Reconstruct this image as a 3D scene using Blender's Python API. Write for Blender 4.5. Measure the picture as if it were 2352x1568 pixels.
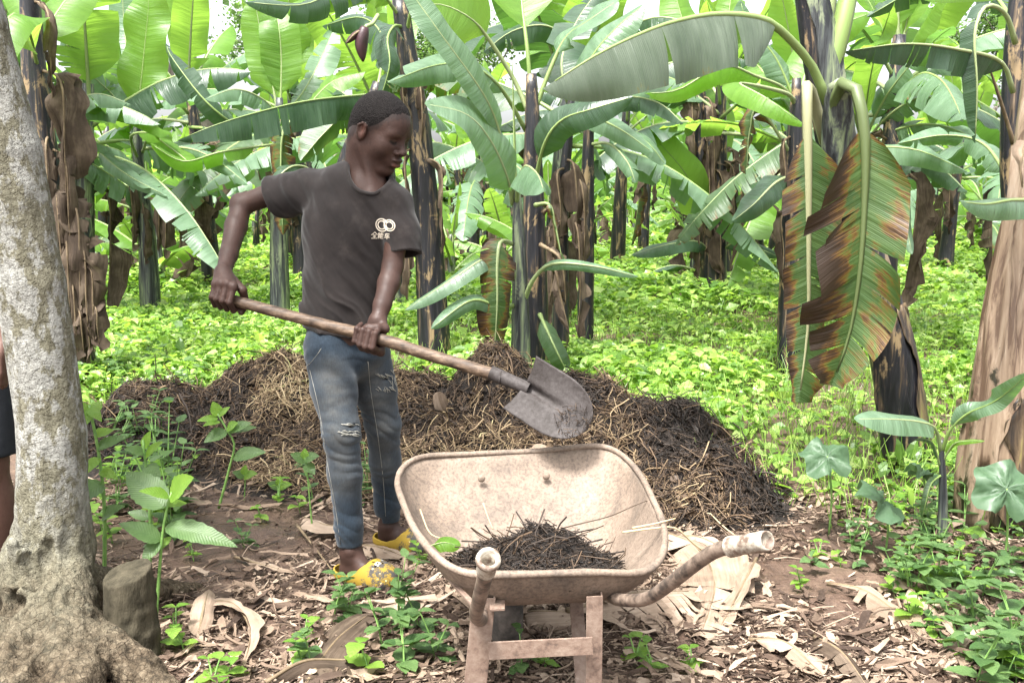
import bpy, math, random
import numpy as np
from mathutils import Vector, Matrix
from mathutils.bvhtree import BVHTree

for o in list(bpy.data.objects):
    bpy.data.objects.remove(o)
SC = bpy.context.scene
COL = SC.collection
R = math.radians
rng = np.random.default_rng(7)
random.seed(7)

# ------------------------------------------------------------------ camera
CAM_H, PITCH, FPX, PW, PH = 1.30, R(8.5), 2287.0, 2352.0, 1568.0
cd = bpy.data.cameras.new('camera')
cam = bpy.data.objects.new('camera', cd)
COL.objects.link(cam)
cam.location = (0, 0, CAM_H)
cam.rotation_euler = (R(90) - PITCH, 0, 0)
cd.sensor_width = 36.0
cd.lens = 36.0 * FPX / PW
cd.clip_start = 0.05
cd.clip_end = 2000
SC.camera = cam

# ------------------------------------------------------------------ sky, sun, exposure
SUN_EL, SUN_AZ = R(64), R(-148)      # azimuth of the sun seen from above, 0 = +Y, clockwise
world = bpy.data.worlds.new('World')
SC.world = world
world.use_nodes = True
wn, wl = world.node_tree.nodes, world.node_tree.links
wn.clear()
sky = wn.new('ShaderNodeTexSky')
sky.sky_type = 'NISHITA'
sky.sun_disc = False
sky.sun_elevation = SUN_EL
sky.sun_rotation = SUN_AZ
sky.air_density = 1.0
sky.dust_density = 6.0
sky.ozone_density = 1.0
hs = wn.new('ShaderNodeHueSaturation')     # thin white overcast: the blue is washed out of the whole sky
hs.inputs['Saturation'].default_value = 0.20
hs.inputs['Value'].default_value = 1.15
bg = wn.new('ShaderNodeBackground')
bg.inputs['Strength'].default_value = 0.15
wo = wn.new('ShaderNodeOutputWorld')
wl.new(sky.outputs[0], hs.inputs['Color'])
wl.new(hs.outputs[0], bg.inputs['Color'])
wl.new(bg.outputs[0], wo.inputs[0])

sd = bpy.data.lights.new('sun', 'SUN')
sd.energy = 3.4
sd.angle = R(11)
sd.color = (1.0, 0.975, 0.94)
sun = bpy.data.objects.new('sun', sd)
COL.objects.link(sun)
sdir = Vector((math.sin(SUN_AZ) * math.cos(SUN_EL), math.cos(SUN_AZ) * math.cos(SUN_EL), math.sin(SUN_EL)))
sun.rotation_euler = sdir.to_track_quat('Z', 'Y').to_euler()
sun.location = sdir * 60

SC.view_settings.view_transform = 'Standard'
SC.view_settings.look = 'None'
SC.view_settings.gamma = 1
SC.view_settings.exposure = 1.80
try:
    SC.view_settings.use_curve_mapping = False
    SC.cycles.use_denoising = True
    SC.cycles.max_bounces = 8
    SC.cycles.diffuse_bounces = 4
    SC.cycles.glossy_bounces = 3
    SC.cycles.transmission_bounces = 6
    SC.cycles.sample_clamp_indirect = 6
except Exception:
    pass

# ------------------------------------------------------------------ placing things: a ray of the picture met at a true distance
CP, SP = math.cos(PITCH), math.sin(PITCH)

def ray(px, py):
    dx, dy = (px - PW / 2) / FPX, -(py - PH / 2) / FPX
    return Vector((dx, CP + dy * SP, -SP + dy * CP))

def at(px, py, Y):
    d = ray(px, py)
    return Vector((0, 0, CAM_H)) + d * (Y / d.y)

def gnd(px, py, z=0.0):
    d = ray(px, py)
    return Vector((0, 0, CAM_H)) + d * ((z - CAM_H) / d.z)

def mpp(Y, z=1.0):
    """metres per picture pixel at distance Y"""
    return (Y * CP + (CAM_H - z) * SP) / FPX

# ------------------------------------------------------------------ noise
def vnoise(p, seed=0):
    p = np.asarray(p, dtype=np.float64)
    i = np.floor(p).astype(np.int64)
    f = p - i
    f = f * f * (3 - 2 * f)
    def h(ix, iy, iz):
        n = (ix * 374761393 + iy * 668265263 + iz * 2147483647 + seed * 1274126177) & 0xffffffff
        n = ((n ^ (n >> 13)) * 1274126177) & 0xffffffff
        return ((n ^ (n >> 16)) & 0xffff) / 65535.0
    x, y, z = i[..., 0], i[..., 1], i[..., 2]
    r = 0
    for a in (0, 1):
        for b in (0, 1):
            for c in (0, 1):
                wgt = (f[..., 0] if a else 1 - f[..., 0]) * (f[..., 1] if b else 1 - f[..., 1]) * (f[..., 2] if c else 1 - f[..., 2])
                r = r + wgt * h(x + a, y + b, z + c)
    return r * 2 - 1

def fbm(p, oct=3, seed=0):
    p = np.asarray(p, dtype=np.float64)
    r, a = 0, 1.0
    for k in range(oct):
        r = r + a * vnoise(p * 2 ** k + 17.3 * k, seed + k)
        a *= 0.5
    return r

# ------------------------------------------------------------------ meshes and objects
def mesh(name, V, F, mats=(), uv=None, attrs=None, mi=None, smooth=True):
    """V (n,3); F one (m,k) array or a list of such arrays; uv per vertex; attrs {name: float per vertex}"""
    V = np.asarray(V, dtype=np.float32)
    Fs = [np.asarray(f, dtype=np.int32) for f in (F if isinstance(F, list) else [F]) if len(f)]
    me = bpy.data.meshes.new(name)
    me.vertices.add(len(V))
    me.vertices.foreach_set('co', V.ravel())
    lv = np.concatenate([f.ravel() for f in Fs])
    sizes = np.concatenate([np.full(len(f), f.shape[1], dtype=np.int32) for f in Fs])
    me.loops.add(len(lv))
    me.loops.foreach_set('vertex_index', lv)
    me.polygons.add(len(sizes))
    starts = np.concatenate([[0], np.cumsum(sizes)[:-1]]).astype(np.int32)
    me.polygons.foreach_set('loop_start', starts)
    try:
        me.polygons.foreach_set('loop_total', sizes)
    except Exception:
        pass
    me.polygons.foreach_set('use_smooth', np.full(len(sizes), smooth, dtype=bool))
    for m in (mats if isinstance(mats, (list, tuple)) else [mats]):
        me.materials.append(m)
    if mi is not None:
        me.polygons.foreach_set('material_index', np.asarray(mi, dtype=np.int32))
    if uv is not None:
        l = me.uv_layers.new(name='UVMap')
        l.data.foreach_set('uv', np.asarray(uv, dtype=np.float32)[lv].ravel())
    for k, a in (attrs or {}).items():
        t = me.attributes.new(k, 'FLOAT', 'POINT')
        t.data.foreach_set('value', np.asarray(a, dtype=np.float32))
    me.update(calc_edges=True)
    me.validate()
    return me

def ob(name, me=None, parent=None, loc=None, label=None, cat=None, group=None, kind=None):
    o = bpy.data.objects.new(name, me)
    COL.objects.link(o)
    if parent is not None:
        o.parent = parent
    if loc is not None:
        o.location = loc
    if label: o['label'] = label
    if cat: o['category'] = cat
    if group: o['group'] = group
    if kind: o['kind'] = kind
    return o

def thing(name, label, cat, loc=(0, 0, 0), group=None):
    return ob(name, None, None, loc, label, cat, group)

def shift(me, v):
    """move mesh data so that it sits in the frame of a thing standing at v"""
    me.transform(Matrix.Translation(-Vector(v)))
    return me

class Acc:
    """collects pieces of ONE part into one mesh"""
    def __init__(s):
        s.V, s.F, s.n, s.U, s.M = [], {}, 0, [], {}
    def add(s, V, F, uv=None, mi=0):
        V = np.asarray(V, dtype=float)
        for f in (F if isinstance(F, list) else [F]):
            f = np.asarray(f)
            if len(f):
                s.F.setdefault(f.shape[1], []).append(f + s.n)
                s.M.setdefault(f.shape[1], []).append(np.full(len(f), mi))
        s.V.append(V)
        s.U.append(np.zeros((len(V), 2)) if uv is None else np.asarray(uv, dtype=float))
        s.n += len(V)
        return s
    def mesh(s, name, mats, smooth=True):
        ks = sorted(s.F)
        return mesh(name, np.concatenate(s.V), [np.concatenate(s.F[k]) for k in ks], mats, uv=np.concatenate(s.U),
                    mi=np.concatenate([np.concatenate(s.M[k]) for k in ks]), smooth=smooth)

def crom(P, n):
    """Catmull-Rom through the points, n samples evenly spaced by length"""
    P = np.array([tuple(p) for p in P], dtype=float)
    if len(P) == 2:
        t = np.linspace(0, 1, n)[:, None]
        return P[0] * (1 - t) + P[1] * t
    Q = np.concatenate([[2 * P[0] - P[1]], P, [2 * P[-1] - P[-2]]])
    out = []
    for i in range(len(P) - 1):
        p0, p1, p2, p3 = Q[i:i + 4]
        t = np.linspace(0, 1, 12, endpoint=False)[:, None]
        out.append(0.5 * (2 * p1 + (p2 - p0) * t + (2 * p0 - 5 * p1 + 4 * p2 - p3) * t ** 2 + (3 * p1 - p0 - 3 * p2 + p3) * t ** 3))
    C = np.concatenate(out + [P[-1:]])
    L = np.concatenate([[0], np.cumsum(np.linalg.norm(np.diff(C, axis=0), axis=1))])
    s = np.linspace(0, L[-1], n)
    return np.stack([np.interp(s, L, C[:, k]) for k in range(3)], 1)

def nrm(a):
    return a / np.maximum(np.linalg.norm(a, axis=-1, keepdims=True), 1e-9)

def frames(C, ref=(0, 0, 1)):
    T = nrm(np.gradient(C, axis=0))
    S = np.cross(T, np.asarray(ref, dtype=float))
    S = nrm(S)
    for i in range(1, len(S)):
        if np.dot(S[i], S[i - 1]) < 0:
            S[i] = -S[i]
    N = np.cross(S, T)
    return T, S, N

def tube(C, r, k=8, ref=(0.13, 0.31, 1), cap=True, flat=1.0, lump=0.0, seed=0):
    C = np.asarray(C, dtype=float)
    n = len(C)
    r = np.broadcast_to(np.asarray(r, dtype=float), (n,))
    T = nrm(np.gradient(C, axis=0))
    S = np.cross(T[0], ref); S /= np.linalg.norm(S)
    Ss = [S]
    for i in range(1, n):
        S = S - T[i] * np.dot(S, T[i]); S /= np.linalg.norm(S); Ss.append(S)
    S = np.array(Ss); N = np.cross(S, T)
    a = np.linspace(0, 2 * math.pi, k, endpoint=False)
    rr = r[:, None] * np.ones(k)
    if lump:
        q = np.stack(np.broadcast_arrays(np.cos(a)[None] * 1.3, np.sin(a)[None] * 1.3, np.linspace(0, n * 0.35, n)[:, None]), -1)
        rr = rr * (1 + lump * fbm(q, 2, seed))
    V = C[:, None] + rr[..., None] * (np.cos(a)[None, :, None] * S[:, None] + flat * np.sin(a)[None, :, None] * N[:, None])
    V = V.reshape(-1, 3)
    i = np.arange(n - 1)[:, None] * k
    j = np.arange(k)[None]
    j2 = (j + 1) % k
    F = [np.stack([i + j, i + j2, i + k + j2, i + k + j], -1).reshape(-1, 4)]
    uv = np.stack(np.broadcast_arrays(a[None] / (2 * math.pi), np.linspace(0, 1, n)[:, None]), -1).reshape(-1, 2)
    if cap:
        V = np.concatenate([V, C[:1], C[-1:]])
        uv = np.concatenate([uv, [[0, 0], [0, 1]]])
        jj = np.arange(k)
        F.append(np.concatenate([np.stack([(jj + 1) % k, jj, np.full(k, n * k)], 1),
                                 np.stack([(n - 1) * k + jj, (n - 1) * k + (jj + 1) % k, np.full(k, n * k + 1)], 1)]))
    return V, F, uv

def box(c, ax, ay, az):
    """box from its centre and three half-axis vectors"""
    c, ax, ay, az = [np.array(tuple(v), dtype=float) for v in (c, ax, ay, az)]
    V = [c + i * ax + j * ay + k * az for i in (-1, 1) for j in (-1, 1) for k in (-1, 1)]
    F = [[0, 1, 3, 2], [4, 6, 7, 5], [0, 4, 5, 1], [2, 3, 7, 6], [0, 2, 6, 4], [1, 5, 7, 3]]
    return np.array(V), np.array(F)

def strands(P, D, L, rad, seg=4, bend=0.25, seed=0, k=3):
    """many thin crooked stalks: (V, F, island ids)"""
    g = np.random.default_rng(seed)
    n = len(P)
    D = nrm(D)
    C = np.zeros((n, seg + 1, 3))
    C[:, 0] = P
    d = D.copy()
    st = np.asarray(L)[:, None] / seg
    for s in range(seg):
        C[:, s + 1] = C[:, s] + d * st
        d = nrm(d + g.normal(0, bend, (n, 3)))
    C += (P - C.mean(1))[:, None]
    A = nrm(np.cross(D, g.normal(0, 1, (n, 3))))
    B = np.cross(D, A)
    an = np.linspace(0, 2 * math.pi, k, endpoint=False)
    ring = np.cos(an)[None, :, None] * A[:, None] + np.sin(an)[None, :, None] * B[:, None]
    tp = np.linspace(1, 0.6, seg + 1)
    V = C[:, :, None] + ring[:, None] * (np.asarray(rad)[:, None] * tp)[:, :, None, None]
    i = np.arange(seg)[:, None] * k
    j = np.arange(k)[None]
    f = np.stack([i + j, i + (j + 1) % k, i + k + (j + 1) % k, i + k + j], -1).reshape(-1, 4)
    nv = (seg + 1) * k
    F = (np.arange(n)[:, None, None] * nv + f[None]).reshape(-1, 4)
    return V.reshape(-1, 3), F, np.repeat(np.arange(n), nv)

def scatter(tv, tf, P, T, N, sc):
    """copies of a small template (x across, y along, z up) at points P, along T, with upper side N, merged"""
    T = nrm(T)
    S = nrm(np.cross(T, N))
    N = np.cross(S, T)
    sc = np.asarray(sc, dtype=float)
    if sc.ndim == 1:
        sc = np.stack([sc, sc, sc], 1)
    tv = np.asarray(tv, dtype=float)
    V = P[:, None] + (tv[None, :, 0:1] * sc[:, None, 0:1]) * S[:, None] + (tv[None, :, 1:2] * sc[:, None, 1:2]) * T[:, None] + (tv[None, :, 2:3] * sc[:, None, 2:3]) * N[:, None]
    F = [(np.arange(len(P))[:, None, None] * len(tv) + np.asarray(f)[None]).reshape(-1, np.asarray(f).shape[1]) for f in (tf if isinstance(tf, list) else [tf])]
    return V.reshape(-1, 3), F

# ------------------------------------------------------------------ materials
MATS = {}

class NT:
    def __init__(s, name):
        s.m = bpy.data.materials.new(name)
        s.m.use_nodes = True
        s.t = s.m.node_tree
        s.t.nodes.clear()
        s.out = s.t.nodes.new('ShaderNodeOutputMaterial')
    def n(s, typ, ins=None, **kw):
        nd = s.t.nodes.new(typ)
        for k, v in kw.items():
            setattr(nd, k, v)
        for k, v in (ins or {}).items():
            if isinstance(v, bpy.types.NodeSocket):
                s.t.links.new(v, nd.inputs[k])
            else:
                nd.inputs[k].default_value = v
        return nd
    def coord(s, which='Object'):
        return s.n('ShaderNodeTexCoord').outputs[which]
    def mapping(s, v, scale):
        return s.n('ShaderNodeMapping', {'Vector': v, 'Scale': scale}).outputs[0]
    def noise(s, v, scale, detail=3, rough=0.6, dist=0.0):
        return s.n('ShaderNodeTexNoise', {'Vector': v, 'Scale': scale, 'Detail': detail, 'Roughness': rough, 'Distortion': dist}).outputs['Fac']
    def ramp(s, fac, stops, interp='LINEAR'):
        r = s.n('ShaderNodeValToRGB', {'Fac': fac})
        r.color_ramp.interpolation = interp
        e = r.color_ramp.elements
        while len(e) < len(stops):
            e.new(0.5)
        for q, (p, c) in zip(e, stops):
            q.position = p
            q.color = (*c, 1) if len(c) == 3 else c
        return r.outputs['Color']
    def mix(s, f, a, b, mode='MIX'):
        m = s.n('ShaderNodeMix', data_type='RGBA', blend_type=mode)
        for k, v in (('Factor', f), ('A', a), ('B', b)):
            sock = [i for i in m.inputs if i.name == k and i.type == ('VALUE' if k == 'Factor' else 'RGBA')][0]
            if isinstance(v, bpy.types.NodeSocket):
                s.t.links.new(v, sock)
            else:
                sock.default_value = (v if k == 'Factor' else ((*v, 1) if len(v) == 3 else v))
        return [o for o in m.outputs if o.type == 'RGBA'][0]
    def math(s, op, a, b=0.0, clamp=False):
        m = s.n('ShaderNodeMath', operation=op, use_clamp=clamp)
        for i, v in enumerate((a, b)):
            if isinstance(v, bpy.types.NodeSocket):
                s.t.links.new(v, m.inputs[i])
            else:
                m.inputs[i].default_value = v
        return m.outputs[0]
    def bump(s, h, strength=0.4, dist=0.01, normal=None):
        d = {'Height': h, 'Strength': strength, 'Distance': dist}
        if normal is not None:
            d['Normal'] = normal
        return s.n('ShaderNodeBump', d).outputs[0]
    def attr(s, name):
        return s.n('ShaderNodeAttribute', attribute_name=name).outputs['Fac']
    def island(s):
        return s.n('ShaderNodeNewGeometry').outputs['Random Per Island']
    def objrand(s):
        return s.n('ShaderNodeObjectInfo').outputs['Random']
    def principled(s, col, rough=0.7, spec=0.4, normal=None, **kw):
        d = {'Base Color': col if isinstance(col, bpy.types.NodeSocket) else (*col, 1), 'Roughness': rough, 'Specular IOR Level': spec}
        if normal is not None:
            d['Normal'] = normal
        d.update(kw)
        return s.n('ShaderNodeBsdfPrincipled', d).outputs[0]
    def done(s, shader):
        s.t.links.new(shader, s.out.inputs['Surface'])
        MATS[s.m.name] = s.m
        return s.m
    def leafy(s, col, tcol, f=0.45, rough=0.45, spec=0.4, normal=None):
        a = s.principled(col, rough, spec, normal)
        d = {'Color': tcol}
        if normal is not None:
            d['Normal'] = normal
        b = s.n('ShaderNodeBsdfTranslucent', d).outputs[0]
        mx = s.n('ShaderNodeMixShader', {'Fac': f})
        s.t.links.new(a, mx.inputs[1]); s.t.links.new(b, mx.inputs[2])
        return s.done(mx.outputs[0])

def M_leaf(name, dark, light, trans, f=0.45, brown=0.0, rough=0.42):
    """banana leaf: fine lateral veins in the blade's own metres, patches, dying edges (brown: how far they reach)"""
    t = NT(name)
    uv = t.coord('UV')
    vein = t.n('ShaderNodeTexWave', {'Vector': t.mapping(uv, (6, 1, 1)), 'Scale': 38.0, 'Distortion': 0.6, 'Detail': 1.0}, bands_direction='Y').outputs['Fac']
    big = t.noise(t.mapping(uv, (2.0, 3.5, 1)), 2.2, 3)
    fine = t.noise(t.mapping(uv, (3, 40, 1)), 3.0, 2)
    c = t.ramp(big, [(0.3, dark), (0.72, light)])
    c = t.mix(t.math('MULTIPLY', t.objrand(), 0.45), c, t.mix(0.5, c, light))
    c = t.mix(0.18, c, t.mix(1.0, c, t.ramp(fine, [(0.3, (0.55, 0.55, 0.5)), (0.7, (1, 1, 1))]), 'MULTIPLY'))
    eu = t.attr('eu')
    tr = t.mix(t.math('MULTIPLY', vein, 0.25), (*trans, 1), (trans[0] * 0.7, trans[1] * 0.75, trans[2] * 0.6))
    bn = t.noise(t.mapping(uv, (5, 7, 1)), 1.4, 4, 0.65, 0.6)
    streak = t.noise(t.mapping(uv, (4, 70, 1)), 1.5, 2)
    e = t.math('ADD', t.math('ADD', t.math('MULTIPLY', eu, 0.38), t.math('MULTIPLY', bn, 1.0)), t.math('MULTIPLY', streak, 0.25))
    e = t.math('MULTIPLY', e, 0.5)
    lo = (1.45 - brown) / 2
    k = t.ramp(e, [(min(0.99, lo - 0.06), (0, 0, 0)), (min(1.0, lo), (1, 1, 1))])
    bc = t.ramp(t.math('ADD', e, t.math('MULTIPLY', t.math('SUBTRACT', streak, 0.5), 0.16)),
                [(min(0.90, lo - 0.05), (0.13, 0.13, 0.02)), (min(0.93, lo - 0.005), (0.125, 0.066, 0.014)), (min(0.96, lo + 0.035), (0.070, 0.036, 0.014)), (min(1.0, lo + 0.10), (0.028, 0.016, 0.009))])
    kf = t.n('ShaderNodeRGBToBW', {'Color': k}).outputs[0]
    c = t.mix(kf, c, bc)
    tr = t.mix(kf, tr, t.mix(1.0, bc, (1.6, 1.3, 0.8, 1), 'MULTIPLY'))
    rib = t.noise(t.mapping(uv, (0.9, 13, 1)), 1.6, 3, 0.6)
    c = t.mix(0.5, c, t.mix(1.0, c, t.ramp(rib, [(0.34, (0.62, 0.66, 0.62)), (0.62, (1.12, 1.1, 1.12))]), 'MULTIPLY'))
    nb = t.bump(vein, 0.18, 0.003, t.bump(rib, 0.5, 0.020))
    return t.leafy(c, tr, f, rough, 0.5, nb)

def M_dry(name, c0, c1, c2, f=0.2):
    t = NT(name)
    co = t.coord('Object')
    a = t.noise(co, 9, 4)
    st = t.noise(t.mapping(t.coord('UV'), (60, 3, 1)), 1.5, 3)
    r = t.math('ADD', t.math('MULTIPLY', a, 0.45), t.math('ADD', t.math('MULTIPLY', st, 0.35), t.math('MULTIPLY', t.island(), 0.2)))
    c = t.ramp(r, [(0.3, c0), (0.5, c1), (0.68, c2)])
    return t.leafy(c, c, f, 0.75, 0.2, t.bump(st, 0.6, 0.006))

def M_plain(name, c0, c1, scale=8, rough=0.7, spec=0.3, bump=0.3, bscale=40, bdist=0.004, stretch=(1, 1, 1)):
    t = NT(name)
    co = t.mapping(t.coord('Object'), stretch)
    c = t.ramp(t.noise(co, scale, 4), [(0.32, c0), (0.68, c1)])
    return t.done(t.principled(c, rough, spec, t.bump(t.noise(co, bscale, 3), bump, bdist)))
# ------------------------------------------------------------------ the materials of plants and ground
mat_leaf = M_leaf('banana_leaf_green', (0.026, 0.052, 0.032), (0.064, 0.104, 0.066), (0.10, 0.24, 0.03), 0.36, 0.14, 0.30)
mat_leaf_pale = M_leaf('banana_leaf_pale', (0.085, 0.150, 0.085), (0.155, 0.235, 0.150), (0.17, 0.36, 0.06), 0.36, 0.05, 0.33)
mat_leaf_young = M_leaf('banana_leaf_young', (0.080, 0.175, 0.020), (0.13, 0.25, 0.040), (0.33, 0.56, 0.070), 0.52, 0.0, 0.40)
mat_leaf_edge = M_leaf('banana_leaf_edged', (0.042, 0.082, 0.034), (0.090, 0.140, 0.070), (0.15, 0.30, 0.03), 0.38, 0.34)
mat_leaf_dying = M_leaf('banana_leaf_dying', (0.030, 0.068, 0.018), (0.065, 0.115, 0.030), (0.10, 0.17, 0.02), 0.25, 0.615, 0.5)
mat_leaf_turning = M_leaf('banana_leaf_turning', (0.030, 0.068, 0.018), (0.065, 0.115, 0.030), (0.10, 0.17, 0.02), 0.25, 0.50, 0.5)
mat_leaf_fold = M_leaf('banana_leaf_silver', (0.070, 0.095, 0.062), (0.125, 0.155, 0.112), (0.10, 0.20, 0.03), 0.32, 0.22, 0.30)
mat_dry = M_dry('banana_leaf_dry', (0.020, 0.014, 0.010), (0.070, 0.050, 0.035), (0.165, 0.125, 0.09))
mat_dry_pale = M_dry('banana_leaf_bleached', (0.10, 0.07, 0.048), (0.23, 0.17, 0.123), (0.35, 0.275, 0.21), 0.15)

t = NT('leaf_midrib')
mat_rib = t.done(t.principled(t.mix(t.objrand(), (0.15, 0.22, 0.06, 1), (0.24, 0.28, 0.14, 1)), 0.45, 0.4))
mat_rib_dry = M_plain('dry_midrib', (0.07, 0.048, 0.026), (0.19, 0.14, 0.085), 12)

def M_stem(name, stops, patch, pscale=3.0, lo=0.5, foot=0.0):
    t = NT(name)
    co = t.coord('Object')
    st = t.noise(t.mapping(co, (16, 16, 1.1)), 1.7, 5, 0.65, 0.5)
    pt = t.noise(t.mapping(co, (7, 7, 3.0)), pscale / 3.0, 5, 0.7, 0.8)
    c = t.ramp(st, stops)
    zz = t.n('ShaderNodeMapRange', {'Value': t.n('ShaderNodeSeparateXYZ', {'Vector': co}).outputs['Z'], 'From Min': 0.85, 'From Max': 0.1, 'To Min': 0.0, 'To Max': foot}).outputs[0]
    k = t.ramp(t.math('ADD', zz, t.math('ADD', t.math('MULTIPLY', pt, 0.75), t.math('MULTIPLY', st, 0.25))), [(lo, (0, 0, 0)), (lo + 0.05, (1, 1, 1))])
    c = t.mix(t.n('ShaderNodeRGBToBW', {'Color': k}).outputs[0], c, t.mix(st, (patch[0] * 0.6, patch[1] * 0.6, patch[2] * 0.6, 1), (*patch, 1)))
    return t.done(t.principled(c, 0.42, 0.45, t.bump(st, 0.5, 0.012)))
mat_stem_dark = M_stem('banana_stem_dark', [(0.42, (0.004, 0.004, 0.006)), (0.54, (0.014, 0.014, 0.018)), (0.61, (0.065, 0.046, 0.03)), (0.69, (0.18, 0.13, 0.085))], (0.26, 0.185, 0.10), 3.0, 0.545)
mat_stem_green = M_stem('banana_stem_green', [(0.40, (0.010, 0.011, 0.013)), (0.50, (0.045, 0.05, 0.05)), (0.60, (0.13, 0.16, 0.09)), (0.70, (0.22, 0.25, 0.15))], (0.20, 0.23, 0.14), 3.0, 0.54)
mat_stem_tan = M_stem('banana_stem_tan', [(0.40, (0.10, 0.062, 0.040)), (0.46, (0.19, 0.132, 0.088)), (0.56, (0.25, 0.182, 0.125)), (0.68, (0.32, 0.25, 0.185))], (0.022, 0.018, 0.006), 3.0, 0.60, 0.14)

# ------------------------------------------------------------------ ground: one sheet to the horizon
def gz(x, y):
    x, y = np.asarray(x, dtype=float), np.asarray(y, dtype=float)
    return 0.018 * fbm(np.stack([x * 1.7, y * 1.7, x * 0 + 0.5], -1), 3, 5)

def axis(lo, a, b, hi, step):
    m = np.arange(a, b + 1e-6, step)
    out, d, v = [], step, b
    while v < hi:
        d *= 1.25; v += d; out.append(min(v, hi))
    out2, d, v = [], step, a
    while v > lo:
        d *= 1.25; v -= d; out2.append(max(v, lo))
    return np.concatenate([out2[::-1], m, out])
gx, gy = axis(-300, -3.0, 3.0, 300, 0.045), axis(-60, 1.6, 6.0, 600, 0.045)
X, Y = np.meshgrid(gx, gy, indexing='ij')
near = np.exp(-np.maximum(0, Y - 6) / 6)
rough = 0.017 * fbm(np.stack([X * 8, Y * 8, X * 0], -1), 3, 9) * near
V = np.stack([X, Y, gz(X, Y) + rough], -1).reshape(-1, 3)
ny = len(gy)
i = np.arange(len(gx) - 1)[:, None] * ny
j = np.arange(ny - 1)[None]
F = np.stack([i + j, i + ny + j, i + ny + j + 1, i + j + 1], -1).reshape(-1, 4)
t = NT('damp_soil')
co = t.coord('Object')
a = t.noise(co, 2.2, 5, 0.65)
b = t.noise(co, 26, 4, 0.7)
c = t.ramp(t.math('ADD', t.math('MULTIPLY', a, 0.55), t.math('MULTIPLY', b, 0.45)),
           [(0.34, (0.028, 0.016, 0.010)), (0.5, (0.070, 0.042, 0.028)), (0.66, (0.13, 0.085, 0.058))])
mat_soil = t.done(t.principled(c, t.ramp(a, [(0.4, (0.45,) * 3), (0.6, (0.85,) * 3)]), 0.4, t.bump(b, 0.8, 0.02, t.bump(t.noise(co, 90, 3), 0.6, 0.006))))
ob('ground', mesh('ground', V, F, mat_soil), kind='structure')

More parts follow.
